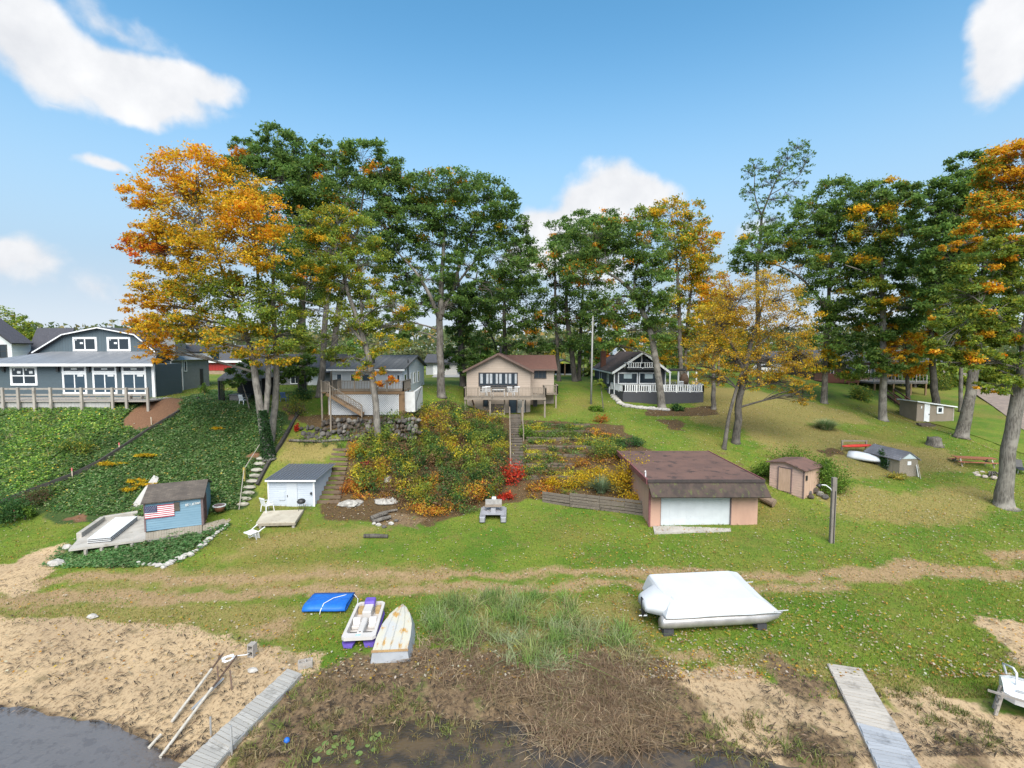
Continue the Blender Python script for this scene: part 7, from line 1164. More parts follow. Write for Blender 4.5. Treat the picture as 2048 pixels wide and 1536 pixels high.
P_YEL = ([(.62, .44, .02), (.55, .36, .02), (.45, .36, .03), (.55, .27, .02)], [5, 3, 2, 1]); P_RED = ([(.62, .05, .03), (.70, .12, .04), (.45, .03, .03)], [4, 3, 1]); P_BG = ([(.13, .24, .03), (.19, .30, .04), (.10, .18, .03)], [3, 3, 2]); P_DG = ([(.06, .15, .045), (.09, .18, .05), (.045, .10, .03)], [3, 2, 2]); P_MIX = ([(.14, .23, .045), (.24, .29, .05), (.44, .37, .05), (.10, .17, .04)], [3, 3, 2, 3]); P_OR = ([(.45, .17, .03), (.38, .11, .03), (.50, .27, .04)], [3, 2, 2])
shrub('ivy_vine', 'dark ivy climbing the wall of the grey shed', bpt+[-.15, 1.7, .7], (.12, .7, 1.1), 1500, P_DG, .13, cat='vine', stems=False); shrub('ivy_bed', 'low ivy bed along the grey shed wall', bpt+[-.5, 1.4, .0], (.45, 1.7, .25), 2200, P_DG, .12, cat='shrub', stems=False)
shrub('hosta_clump', 'yellowing hosta clump at the grey shed corner', G(1798, 958), (.7, .5, .35), 700, ([(.42, .38, .08), (.5, .35, .06), (.3, .33, .1)], [3, 2, 2]), .18, cat='plant', stems=False)
# things leaning at its end
for i, px_ in enumerate((1833, 1838, 1842)): p = PZ(px_, 958+i*2, 1.95); tag(MB().beam(p, p+[-.12, .25, 1.5-.1*i], .09, .03).build('leaning_paddle', [wood('paddle_wood', (.34, .22, .12), (.24, .15, .08), 'z'), PLW, GWZ][i]), ['brown plank leaning on the grey shed end wall', 'white paddle leaning on the grey shed end wall', 'grey pole leaning on the grey shed end wall'][i], 'plank')
# covered boat, kayak, rack behind
cb = G(1730, 922)+[0, 0, .05]; cbt = thing('covered_boat', 'small boat under a white cover left of the grey shed', 'boat', cb, R(128)); cbt.scale = (.72, .8, .85); rings = []
for s, hw, hh in ((-1.9, .15, .3), (-1.2, .6, .55), (-.2, .85, .72), (.9, .8, .8), (1.7, .7, .75)): rings.append([(s, -hw, .1), (s, -hw*1.05, .35), (s, -hw*.4, hh), (s, hw*.4, hh), (s, hw*1.05, .35), (s, hw, .1)])
MB().ring(rings).build('cover', paint('boat_cover_white', (.66, .68, .72), (.60, .62, .66), 2, .5, .1), cbt, False, smooth=True); MB().ring([[(s, -hw*1.02, .12), (s, -hw*.6, -.05), (s, hw*.6, -.05), (s, hw*1.02, .12)] for s, hw in ((-1.95, .12), (-1.2, .6), (0, .85), (1.7, .7))]).build('hull', PNE, cbt, False)
kk = G(1716, 906)+[0, .2, .62]; ky = thing('red_kayak', 'bright red kayak on a wooden rack behind the covered boat', 'kayak', kk, R(10)); MB().ring([[(s, hw*math.cos(a), .18*math.sin(a)*(.4+hw)) for a in np.linspace(0, 6.283, 9)[:-1]] for s, hw in ((-1.5, .03), (-.9, .25), (0, .36), (.9, .25), (1.5, .03))]).build('hull', paint('kayak_red', (.62, .05, .03), (.55, .04, .025), 3, .4, .05), ky, False, smooth=True)
rk = thing('boat_rack', 'pale wooden rack frame behind the red kayak', 'rack', G(1716, 906)); p = G(1716, 906)
for sx in (-1.1, 1.1): MB().box(p[0]+sx-.06, p[0]+sx+.06, p[1]+.5, p[1]+.62, p[2]-.1, p[2]+.95).build('post', WW, rk)
MB().box(p[0]-1.2, p[0]+1.2, p[1]+.5, p[1]+.6, p[2]+.95, p[2]+1.07).build('crossbar', WW, rk)
# ---------------------------------------------------------------- tan shed
Y0 = 57.8; zb = Z(846, Y0); x0, x1 = X(1838.5, Y0), X(1913, Y0); tn = thing('tan_shed', 'small tan shed with white door, window and slanted white roof edge', 'shed', ((x0+x1)/2, Y0+1, zb)); TN = paint('tan_siding', (.25, .205, .16), (.22, .18, .14), 1.5, .85, .2)
MB().prism([(x0, Y0, zb-.8), (x1, Y0, zb-.8), (x1, Y0, Z(814, Y0)), (x0, Y0, Z(803, Y0))], (0, 2.6, 0)).build('wall', TN, tn); MB().slab([(x0-.15, Y0-.25, Z(801.5, Y0)), (x1+.2, Y0-.25, Z(812.5, Y0)), (x1+.2, Y0+2.9, Z(812.5, Y0)), (x0-.15, Y0+2.9, Z(801.5, Y0))], .13).build('roof', WHITE, tn)
dd = MB().box(X(1853, Y0), X(1864, Y0), Y0-.05, Y0+.02, zb+.05, Z(807, Y0)).build('door', WHITE, tn); MB().box(X(1862, Y0), X(1863, Y0), Y0-.1, Y0-.051, zb+.95, zb+1.1).build('handle', BLACK, dd); window(tn, X(1878, Y0), X(1891, Y0), Z(827, Y0), Z(813, Y0), Y0, 1, fw=.16); MB().box(X(1846, Y0), X(1848, Y0), Y0-.05, Y0, Z(817, Y0), Z(812, Y0)).build('sign_plate', WHITE, tn); MB().box(x1-.12, x1+.02, Y0-.03, Y0+.05, zb-.3, Z(815, Y0)).build('corner_board', paint('tan_light', (.34, .30, .25)), tn)
p = G(1853, 852); stp = thing('wood_step', 'flat wooden step before the tan shed door', 'step', p); MB().box(p[0]-.8, p[0]+.8, p[1]-.3, p[1]+.2, p[2]-.05, p[2]+.16).build('plank', TIMB, stp); MB().box(p[0]-.7, p[0]+.7, p[1]+.21, p[1]+.6, p[2]-.05, p[2]+.3).build('plank', TIMB, stp)
# ---------------------------------------------------------------- stump, red picnic table, fire ring
sp2 = G(1868, 891); su = thing('tree_stump', 'wide grey tree stump on the right lawn', 'stump', sp2); rings = []
for zz_, s in ((-.2, 1.35), (.1, 1.0), (.5, .86), (.8, .84)): rings.append([sp2+[.62*s*(1+.12*math.sin(5*a+zz_))*math.cos(a), .62*s*(1+.12*math.sin(5*a+zz_))*math.sin(a), zz_+.05*math.sin(3*a)] for a in np.linspace(0, 6.283, 15)[:-1]])
MB().ring(rings).build('trunk', BARK, su, smooth=True)
def picnic(name, label, loc, rz, L_, top, leg):
    t_ = thing(name, label, 'picnic table', loc, rz)
    for k in range(5): MB().box(-L_/2, L_/2, -.36+k*.147, -.36+k*.147+.135, .72, .76).build('top_plank', top, t_, False)
    for s in (-1, 1):
        for k in range(2): MB().box(-L_/2, L_/2, s*.72-.14+k*.145, s*.72-.14+k*.145+.135, .43, .47).build('bench_plank', top, t_, False)
        for e in (-1, 1): MB().beam((e*(L_/2-.35), s*.62, 0), (e*(L_/2-.35), s*.25, .72), .05, .1, (1, 0, 0)).build('leg', leg, t_, False)
    for e in (-1, 1): MB().box(e*(L_/2-.35)-.025, e*(L_/2-.35)+.025, -.85, .85, .34, .43).build('cross_beam', leg, t_, False)
    return t_
picnic('picnic_table', 'long orange red picnic table with pale legs on the right lawn', G(1947, 932), R(-14), 3.0, wood('red_table', (.36, .12, .06), (.27, .09, .05), 'x'), wood('pale_leg', (.42, .36, .28), (.3, .26, .2), 'z'))
fr = thing('fire_ring', 'ring of pale stones around a dark fire pit by the right maple', 'fire pit', G(1980, 955)); c_ = G(1985, 953)
for k in range(12): a = k*.5236; m_ = MB(); rock(m_, c_+[1.25*math.cos(a), .9*math.sin(a), .1], .26, .2, .16, 500+k); m_.build('stone', paint('pink_rock', (.42, .36, .32), (.32, .27, .25), 4, .9, .3, 12), fr)
for k in range(4): MB().tube([c_+[-.7+.3*k, -.4, .12], c_+[.2+.15*k, .45, .28]], .06, 7).build('charred_log', BARK_DARK, fr)
p = G(2040, 945); lc_ = thing('folding_lounger', 'black and white folding lounger at the right edge', 'lounger', p, R(60)); MB().beam((-.8, 0, .35), (.4, 0, .38), .6, .05).build('seat', BLACK, lc_, False); MB().beam((.4, 0, .38), (.9, 0, .95), .6, .05).build('backrest', BLACK, lc_, False)
for sx in (-.6, .3):
    for sy in (-.28, .28): MB().tube([(sx, sy, .36), (sx+.1, sy, 0)], .02, 6).build('leg', PLW, lc_, False)
# ---------------------------------------------------------------- docks
def dock(name, label, L0, L1, R0, R1, z_, n, mat, frame_mat, extra=None, sd=0):
    """boards between the left edge L0-L1 and right edge R0-R1 (photo pixels at height z_)"""
    a0, a1, b0, b1 = PZ(*L0, z_), PZ(*L1, z_), PZ(*R0, z_), PZ(*R1, z_); d_ = thing(name, label, 'dock', (a0+b1)/2-[0, 0, z_]); planks(d_, a0, a1, b0, b1, n, mat, .035, .13, sd=sd, jit=.02)
    for p, q in ((a0, a1), (b0, b1)): MB().beam(p-[0, 0, .1], q-[0, 0, .1], .05, .15).build('side_rail', frame_mat, d_)
    for s in (.05, .5, .95):
        for p, q in ((a0, a1), (b0, b1)): r_ = p+(q-p)*s; MB().box(r_[0]-.04, r_[0]+.04, r_[1]-.04, r_[1]+.04, -.4, r_[2]-.17).build('leg', frame_mat, d_)
    return d_
DGRY = wood('silver_plank', (.40, .385, .36), (.31, .295, .27), 'x'); DPALE = wood('pale_plank', (.46, .42, .37), (.36, .325, .285), 'x'); DBLUE = wood('blue_grey_plank', (.36, .375, .40), (.29, .305, .335), 'x'); ALU = paint('aluminium', (.55, .56, .57), (.48, .49, .5), 4, .35, .05, metal=.6)
d1 = dock('dock_ramp', 'upper section of the silver grey plank dock on the left beach', (576, 1337), (424, 1474), (603, 1347), (460, 1494), .28, 23, DGRY, ALU, sd=5); d2 = dock('dock_section', 'lower section of the left dock reaching the water', (424, 1475), (345, 1546), (460, 1495), (405, 1562), .22, 10, DGRY, ALU, sd=6)
d3 = dock('dock_ramp', 'pale weathered upper section of the right dock', (1655, 1326), (1713, 1442), (1722, 1336), (1800, 1464), .24, 19, DPALE, GW, sd=7); d4 = dock('dock_section', 'blue grey lower section of the right dock', (1714, 1443), (1768, 1556), (1801, 1465), (1862, 1570), .2, 14, DBLUE, ALU, sd=8)
for i, (px_, b_, t_) in enumerate(((464, 1508, 1452), (422, 1470, 1434))): p = PZ(px_, b_, .05); m_ = MB().tube([p-[0, 0, .3], (p[0], p[1], Z(t_, p[1]))], .03, 8).build('dock_pole', ALU); tag(m_, ['thin metal pole at the right side of the left dock', 'short white pole at the left side of the left dock'][i], 'pole')
# poles of a dismantled boat lift on the sand
LP = [((355, 1352), (343, 1450, .05), .05, PLW), ]
def lying(name, label, a, b0, r, mat, za=.12, zb=.12, cat='pipe'):
    p, q = G(*a)+[0, 0, za], G(*b0)+[0, 0, zb]; return tag(MB().tube([p, q], r, 8).build(name, mat), label, cat)
CRM = paint('cream_pipe', (.50, .46, .40), (.42, .38, .32), 5, .6, .1, dirt=(.28, .22, .16), dirt_at=(.56, .75)); RST = paint('rusty_steel', (.12, .07, .045), (.075, .05, .038), 8, .8, .3)
lying('white_pipe', 'upper white pipe lying on the sand left of the dock', (424, 1357), (344, 1450), .05, CRM, .35, .1); lying('white_pipe', 'lower white pipe ending at the water left of the dock', (425, 1393), (321, 1520), .05, CRM, .3, .06); lying('white_pipe', 'shortest white pipe in the shore weed', (322, 1475), (298, 1500), .05, CRM, .1, .06)
lying('rusty_rod', 'rusty rod joined to the upper white pipe', (446, 1331), (424, 1357), .035, RST, .45, .35, 'rod'); lying('rusty_rod', 'rusty rod joined to the lower white pipe', (474, 1332), (425, 1393), .035, RST, .4, .3, 'rod'); lying('grey_pipe', 'grey pipe crossing under the lower white pipe', (447, 1368), (384, 1425), .045, ALU, .2, .08)
for i, (a, c) in enumerate((((428, 1352), (438, 1372)), ((454, 1360), (464, 1382)))): p = G(*c); tag(MB().beam(p, (p[0]-.25, p[1]+.35, p[2]+.55), .05, .05).build('steel_leg', RST), ['steel leg under the upper pipe', 'steel leg under the lower pipe'][i], 'bracket')
p0 = G(458, 1334); rp = thing('rope_coil', 'tangled white rope on the pipes by the cinder block', 'rope', p0); rr_ = random.Random(2)
pts = [p0+[.28*math.cos(k*1.3)*rr_.uniform(.5, 1), .28*math.sin(k*1.3)*rr_.uniform(.5, 1), .3+.05*rr_.random()] for k in range(26)]+[p0+[.5, .35, .25], G(500, 1316)+[0, 0, .2]]; MB().tube(pts, .022, 5).build('strand', PLW, rp, smooth=True)
def cinder(label, loc, rz, end=False):
    c = thing('cinder_block', label, 'block', loc, rz); CB = paint('cinder', (.34, .31, .28), (.26, .24, .22), 8, .95, .4, 50); L_, w_, h_ = .42, .21, .21
    def b(nm, *q): 
        if end: q = (q[4]-h_/2, q[5]-h_/2, q[2], q[3], q[0]+L_/2, q[1]+L_/2)
        MB().box(*q).build(nm, CB, c, False)
    for a in (-L_/2, -.02, L_/2-.04): b('web', a, a+.04, -w_/2+.03, w_/2-.03, 0, h_)
    for a in (-w_/2, w_/2-.03): b('face', -L_/2, L_/2, a, a+.03, 0, h_)
    return c
cb1 = cinder('cinder block standing on end at the white rope', G(505, 1312), R(80), True); cb1.scale = (1.25,)*3; cb2 = cinder('cinder block lying by the left dock end', G(611, 1334), R(20)); cb2.scale = (1.25,)*3
# ---------------------------------------------------------------- folded blue foam mat with rope
p = [G(604, 1230), G(690, 1229), G(706, 1193), G(634, 1192)]; bm = thing('foam_mat', 'folded bright blue foam mat tied with white rope', 'mat', (p[0]+p[2])/2); BL = paint('blue_foam', (.010, .135, .52), (.008, .11, .45), 3, .6, .15, 30, dirt=(.14, .26, .42), dirt_at=(.68, .82))
base = p[0]+[0, 0, .0]; ex = (p[1]-p[0]); ey = ((p[3]-p[0])+(p[2]-p[1]))/2; t_ = .05; prof = [(1.0, .05), (.6, .05), (.15, .04), (.03, .10), (-.02, .20), (.04, .31), (.16, .36), (.5, .30), (.8, .20), (1.0, .13)]
rings = []
for s in np.linspace(0, 1, 7):
    o = base+ex*s+ey*(.0); lo = [o+ey*a+np.array([0, 0, z_*(1+.08*math.sin(s*6))]) for a, z_ in prof]; inn = [o+ey*(a+(.02 if k < 8 else 0))+np.array([0, 0, (z_-.04 if z_ > .2 else z_+.045)]) for k, (a, z_) in enumerate(prof)]
    rings.append(lo+inn[::-1])
MB().ring(rings).build('sheet', BL, bm, smooth=True)
rpp = [base+ex*.42+ey*-.06+[0, 0, .0], base+ex*.44+ey*-.03+[0, 0, .22], base+ex*.47+ey*.14+[0, 0, .40], base+ex*.6+ey*.5+[0, 0, .34], base+ex*.8+ey*.75+[0, 0, .25], base+ex*.97+ey*.95+[0, 0, .17], G(716, 1200)+[0, 0, .05], G(715, 1212)+[0, 0, .05], G(708, 1222)+[0, 0, .05]]; MB().tube(rpp, .018, 5).build('rope', WHITE, bm, smooth=True)
# ---------------------------------------------------------------- rowboat upside down
tr0, tr1 = G(752, 1326), G(808, 1326); bow = PZ(806, 1206, .62); ctr = (tr0+tr1)/2; dirv = (bow-ctr)[:2]; Lb = float(np.linalg.norm(dirv)); ang = math.atan2(dirv[1], dirv[0]); rb = thing('rowboat', 'upturned weathered white rowboat with rusty stains', 'boat', (ctr[0], ctr[1], ctr[2]), ang)
HB = .66*1.15; RBW = paint('weathered_hull', (.44, .44, .43), (.50, .47, .38), 1.4, .6, .2, 25, dirt=(.44, .25, .07), dirt_at=(.52, .62), stretch=(.55, 1.6, 1)); RBS = paint('hull_side', (.38, .40, .43), (.32, .34, .37), 1.5, .6, .15, dirt=(.32, .30, .28), dirt_at=(.62, .8))
secs = [(0, .90, 1.0, .50), (.25, .92, 1.05, .52), (.5, .84, 1.03, .54), (.72, .60, .86, .55), (.88, .30, .52, .52), (.97, .08, .18, .46), (1.0, .01, .02, .42)]
bot = [[(s*Lb, y_*HB*hb, hh) for y_ in (-1, -.5, -.47, 0, .03, .5, .53, 1)] for s, hb, hg, hh in secs]
top_ = [[(s*Lb, -hb*HB, hh), (s*Lb, -hb*HB*.55, hh+.018), (s*Lb, -hb*HB*.5, hh+.05), (s*Lb, -hb*HB*.45, hh+.02), (s*Lb, -.03*hb, hh+.025), (s*Lb, 0, hh+.06), (s*Lb, .03*hb, hh+.025), (s*Lb, hb*HB*.45, hh+.02), (s*Lb, hb*HB*.5, hh+.05), (s*Lb, hb*HB*.55, hh+.018), (s*Lb, hb*HB, hh)] for s, hb, hg, hh in secs]
m_ = MB(); n_ = 11; m_.add([q for r in top_ for q in r], [(i*n_+k, (i+1)*n_+k, (i+1)*n_+k+1, i*n_+k+1) for i in range(len(secs)-1) for k in range(n_-1)]); m_.build('bottom', RBW, rb, False)
for s_ in (-1, 1):
    vs = []
    for s, hb, hg, hh in secs: vs += [(s*Lb, s_*hb*HB, hh), (s*Lb, s_*(hb*.45+hg*.55)*HB, hh*.55), (s*Lb, s_*hg*HB, .06), (s*Lb, s_*(hg*HB+.03), .0)]
    MB().add(vs, [((i*4+k, i*4+k+1, i*4+5+k, i*4+4+k) if s_ > 0 else (i*4+4+k, i*4+5+k, i*4+k+1, i*4+k)) for i in range(len(secs)-1) for k in range(3)]).build('side', RBS, rb, False)
MB().prism([(0, -.90*HB, .50), (0, .90*HB, .50), (0, 1.0*HB, .0), (0, -1.0*HB, .0)], (.05, 0, 0)).build('transom', RBS, rb, False); MB().box(-.03, .03, -.95*HB, .95*HB, .46, .53).build('transom_edge', paint('rust_edge', (.40, .26, .12), (.32, .2, .1)), rb, False)
# ---------------------------------------------------------------- pedal boat
q0, q1, q2, q3 = G(683, 1298), G(750, 1299), G(775, 1222), G(712, 1220); ctr = (q0+q1)/2; hd = (q2+q3)/2-ctr; Lp = float(np.linalg.norm(hd[:2])); wp_ = float(np.linalg.norm((q1-q0)[:2])); ang = math.atan2(hd[1], hd[0])-math.pi/2; pb_ = thing('pedal_boat', 'white and purple pedal boat with two seats on the grass', 'pedal boat', ctr, ang)
PB = paint('pedal_white', (.52, .49, .475), (.48, .455, .43), 2, .4, .05, dirt=(.50, .46, .38), dirt_at=(.64, .82)); PP = paint('pedal_purple', (.14, .09, .42), (.11, .07, .34), 3, .45, .05); PD = paint('pedal_well', (.16, .13, .07), (.08, .07, .045), 6, .8, .3)
hw = wp_/2; HT = .5
def rr_rect(hw_, y0, y1, z_, c=.14, tz=0): return [(-hw_+c, y0, z_), (hw_-c, y0, z_), (hw_, y0+c, z_), (hw_*.94, y1-c*1.3, z_+tz), (hw_*.94-c*1.3, y1, z_+tz), (-hw_*.94+c*1.3, y1, z_+tz), (-hw_*.94, y1-c*1.3, z_+tz), (-hw_, y0+c, z_)]
for s_ in (-1, 1): MB().ring([[(s_*hw*.62+a*.27*k_, y_, z_) for a, z_ in ((-1, HT*.37), (1, HT*.37), (.8, .03), (-.8, .03))] for y_, k_ in ((.02, .75), (.2, 1), (Lp*.8, 1), (Lp*.97, .5))]).build('float', PP, pb_, False)
# tub: rim around, sunken floor, tunnel, seats, wells
rim = MB(); o_ = rr_rect(hw, 0, Lp, HT, .12); i_ = rr_rect(hw-.13, .34, Lp-.13, HT+.0, .1); lo_ = [(a, b0, HT-.14) for a, b0, c in o_]; fl_ = [(a*.97, b0, HT-.30) for a, b0, c in i_]
rim.add(lo_+o_+i_+fl_, [(k, (k+1) % 8, 8+(k+1) % 8, 8+k) for k in range(8)]+[(8+k, 8+(k+1) % 8, 16+(k+1) % 8, 16+k) for k in range(8)]+[(16+k, 16+(k+1) % 8, 24+(k+1) % 8, 24+k) for k in range(8)]+[tuple(range(24, 32))]); rim.build('hull', PB, pb_, False)
MB().box(-.13, .13, .3, Lp*.52, HT-.31, HT+.04).build('tunnel', PB, pb_, False, bevel=.06); MB().box(-.2, .2, Lp*.60, Lp*.9, HT-.31, HT+.14).build('console', PB, pb_, False, bevel=.04); MB().box(-.24, .24, Lp*.83, Lp*.985, HT-.05, HT+.26).build('storage_hatch', PP, pb_, False, bevel=.07)
for s_ in (-1, 1):
    MB().box(s_*.16, s_*(hw-.17), .36, .36+Lp*.17, HT-.30, HT-.285).build('foot_well', PD, pb_, False)
    MB().prism([(s_*.18, Lp*.36, HT-.28), (s_*.18, Lp*.50, HT-.28), (s_*.18, Lp*.52, HT+.06), (s_*.18, Lp*.47, HT+.05), (s_*.18, Lp*.45, HT-.14), (s_*.18, Lp*.36, HT-.13)], (s_*(hw-.36), 0, 0)).build('seat', PB, pb_, False, bevel=.03)
    MB().box(s_*.28, s_*(hw-.2), Lp*.80, Lp*.92, HT-.30, HT-.07).build('cup_tray', paint('stained_tray', (.40, .28, .12), (.30, .2, .09), 6, .7, .1), pb_, False)
    MB().tube([(s_*.16, .36+Lp*.1, HT-.16), (s_*(hw-.22), .36+Lp*.1, HT-.16)], .02, 6).build('pedal_crank', BLACK, pb_, False)
MB().box(-.14, .06, .12, .24, HT+.001, HT+.004).build('decal', paint('teal_decal', (.10, .36, .42), (.55, .60, .60), 28, .5, 0), pb_, False); MB().box(-.04, .05, .31, .36, HT+.042, HT+.05).build('badge', RST, pb_, False); MB().tube([(-.0, Lp*.55, HT-.28), (0, Lp*.55, HT-.05)], .02, 6).build('tiller', BLACK, pb_, False)
# ---------------------------------------------------------------- pontoon boat under white shrink wrap
z_g = float(zt(X(1440, 22.5), 22.5)); bl_, br_ = PZ(1326, 1264, z_g+.22), PZ(1570, 1250, z_g+.22); ang = math.atan2(br_[1]-bl_[1], br_[0]-bl_[0]); Lp = float(np.linalg.norm(br_-bl_)); pn = thing('pontoon_boat', 'pontoon boat shrink wrapped in white on blocks', 'boat', (bl_[0], bl_[1], z_g), ang)
SW = paint('shrink_wrap', (.50, .515, .535), (.47, .485, .51), 1.2, .45, .8, 2.2); bw = 2.8; pz = .22
for y_ in (.28, bw-.28): MB().tube([(-.02, y_, pz+.30), (.06, y_, pz+.28), (.3, y_, pz+.28), (Lp*.84, y_, pz+.28), (Lp*.95, y_, pz+.36), (Lp*1.01, y_, pz+.46)], [.2, .26, .28, .28, .19, .03], 14).build('pontoon', paint('alu_pontoon', (.42, .40, .39), (.34, .325, .315), 2.2, .35, .1, metal=.5, dirt=(.25, .22, .2), dirt_at=(.6, .8)), pn, False, smooth=True)
MB().box(.14, Lp*.92, .04, bw-.04, pz+.57, pz+.62).build('deck_frame', ALU, pn, False)
def ring_at(x0, x1, y0, y1, zz_, bulge=0, n=8):
    pts = []
    for (ax, ay), (bx_, by_) in (((x0, y0), (x1, y0)), ((x1, y0), (x1, y1)), ((x1, y1), (x0, y1)), ((x0, y1), (x0, y0))):
        for k in range(n): s = k/n; q = random.uniform(-1, 1)*bulge; pts.append((ax+(bx_-ax)*s+q, ay+(by_-ay)*s+q, zz_+random.uniform(-1, 1)*bulge*.5))
    return pts
skirt = ring_at(.10, Lp*.97, -.03, bw+.03, pz+.55, .02); mid = ring_at(.12, Lp*.94, -.01, bw+.01, pz+.64, .008); shoulder = [(a, c, z_+.12*c) for a, c, z_ in ring_at(.30, Lp*.87, .16, bw-.12, pz+.90, .014)]; rim_ = [(a-.06*c, c, z_+.13*c) for a, c, z_ in ring_at(.50, Lp*.81, .32, bw-.22, pz+1.02, .006)]; topc = [(a-.06*c, c, z_+.13*c) for a, c, z_ in ring_at(.58, Lp*.795, .40, bw-.28, pz+1.045, .0)]
w_ = MB(); w_.ring([skirt, mid, shoulder, rim_, topc]); wo_ = w_.build('wrap', SW, pn, False); wo_.modifiers.new('edge', 'BEVEL').width = .03
# sagging stern bag over the motor and loose bow flaps
MB().ring([[(xx_, 1.25+yy*ws_, pz+zz_) for yy, zz_ in ((-.5, .5), (-.48, .8*hs2), (-.3, 1.0*hs2), (.3, 1.05*hs2), (.48, .9*hs2), (.5, .5))] for xx_, ws_, hs2 in ((-.5, .95, .82), (-.42, 1.1, .92), (-.1, 1.5, 1.02), (.35, 2.1, 1.12), (.7, 2.3, 1.14))]).build('stern_wrap', SW, pn, False, smooth=True)
for y_ in (.05, bw-.05): MB().prism([(Lp*.90, y_-.1, pz+.66), (Lp*1.03, y_, pz+.62), (Lp*.92, y_+.12, pz+.52)], (0, 0, .05)).build('wrap_flap', SW, pn, False)
for xx_ in (.9, Lp*.62): MB().tube([(xx_, .28, pz+1.02), (xx_, .25, pz+1.06)], .035, 8).build('vent_cap', PLW, pn, False)
mo = MB().tube([(-.42, 1.25, pz+.9), (-.42, 1.25, pz+.25), (-.45, 1.25, pz+.05)], [.13, .09, .05], 10).build('outboard_motor', BLACK, pn, False, smooth=True); MB().tube([(-.62, 1.25, pz+.08), (-.25, 1.25, pz+.08)], [.03, .07], 8).build('propeller_hub', ALU, mo, False)
for xx_ in (.3, Lp*.82):
    for y_ in (.28, bw-.28): MB().box(xx_-.22, xx_+.22, y_-.2, y_+.2, -.12, pz+.03).build('block', paint('dark_block', (.035, .035, .04), (.05, .05, .055), 6, .9, .3), pn, False)
# ---------------------------------------------------------------- raft with bench seat
r0, r1 = G(959, 1048), G(1012, 1048); wr = float(r1[0]-r0[0]); rf_ = thing('pontoon_raft', 'small grey raft with bench seat on the grass below the red sumac', 'raft', (r0[0], r0[1], (r0[2]+r1[2])/2)); RG = paint('raft_grey', (.30, .30, .32), (.24, .24, .26), 3, .7, .2, dirt=(.28, .28, .28))
Lr = 2.3
for a in (.18, wr-.18):
    MB().ring([[(a+k_*.19*c, y_, .24+k_*.19*s) for c, s in ((-1, -1), (1, -1), (1, 1), (-1, 1))] for y_, k_ in ((0, .72), (.12, 1), (Lr-.1, 1), (Lr, .8))]).build('float', RG, rf_, False)
    for y_ in (.22, .45): MB().box(a-.2, a+.2, y_, y_+.05, .04, .445).build('strap', PNE, rf_, False)
MB().box(.1, wr-.1, .5, Lr-.1, .44, .5).build('deck', RG, rf_, False); MB().box(.3, wr-.3, 1.15, 1.55, .78, .84).build('seat', wood('seat_wood', (.30, .24, .18), (.2, .16, .12), 'x'), rf_, False); MB().box(.32, wr-.32, 1.56, 1.62, .84, 1.2).build('backrest', paint('raft_board', (.34, .33, .31), (.26, .25, .24), 4, .8, .2), rf_, False)
for a in (.34, wr-.4): MB().box(a, a+.06, 1.2, 1.26, .5, .78).build('leg', PNE, rf_, False)
MB().box(wr/2-.17, wr/2+.17, .85, 1.12, .5, .72).build('pedal_box', RG, rf_, False); MB().box(wr/2-.13, wr/2+.17, 1.7, 1.95, .5, 1.3).build('motor_box', PLW, rf_, False, bevel=.03)
# ---------------------------------------------------------------- white raft with ladder at the right edge
p = G(2020, 1418); sr = thing('swim_raft', 'white moulded raft with bent steel ladder at the right edge', 'raft', p, R(-38)); hr0, hr1 = -.25, 3.2
MB().ring([[(xx_, -.75*k_, .55), (xx_, -.8*k_, .8), (xx_, -.3*k_, .92), (xx_, .3*k_, .92), (xx_, .8*k_, .8), (xx_, .75*k_, .55)] for xx_, k_ in ((hr0, .7), (0, .95), (1.2, 1), (hr1, 1))]).build('hull', PLW, sr, False, smooth=False)
MB().box(hr0+.3, hr1, -.5, -.44, .9, .95).box(hr0+.3, hr1, .44, .5, .9, .95).build('groove_rail', ALU, sr, False); MB().tube([(-.05, .7, .85), (-.15, .7, 1.2), (.05, .3, 1.32), (.1, 0, 1.3), (.1, -.1, .9)], .035, 8).build('grab_bar', PLW, sr, False, smooth=True)
for y_ in (-.7, -.3): MB().beam((-.3, y_, .85), (-.45, y_-.1, .02), .05, .1).build('ladder_side', GW, sr, False)
for k in range(3): zz_ = .18+.24*k; MB().beam((-.43+.03*k, -.82, zz_), (-.40+.03*k, -.36, zz_), .1, .04).build('ladder_rung', GW, sr, False)
MB().tube([(.7, .2, .6), (.7, .2, -.1)], .05, 8).build('leg', ALU, sr, False); MB().tube([(.7, -.55, .6), (.7, -.55, -.1)], .05, 8).build('leg', ALU, sr, False); MB().box(-.7, .35, -1.0, -.94, .86, .92).build('loose_plank', GW, sr, False)
# ---------------------------------------------------------------- survey stakes, rocks, logs, small stuff
STK = wood('stake_wood', (.55, .46, .36), (.45, .37, .28), 'z'); PINK = paint('pink_paint', (.60, .14, .16), (.55, .12, .14))
for i, (px_, py_, hpx) in enumerate(((30, 1042, 24), (145, 957, 20), (239, 902, 16), (303, 850, 15), (22, 1160, 0))):
    if not hpx: continue
    p = G(px_, py_); h_ = hpx/F*p[1]*1.05; s_ = thing('survey_stake', ['pink topped survey stake nearest the bottom left bushes', 'pink topped survey stake left of the blue shed slope', 'pink topped survey stake in the middle of the ivy bank', 'bare survey stake at the mulch mound'][i], 'stake', p); MB().box(p[0]-.035, p[0]+.035, p[1]-.02, p[1]+.02, p[2]-.2, p[2]+h_*.72).build('shaft', STK, s_); MB().box(p[0]-.04, p[0]+.04, p[1]-.025, p[1]+.025, p[2]+h_*.72, p[2]+h_).build('painted_top', PINK if i < 3 else STK, s_)
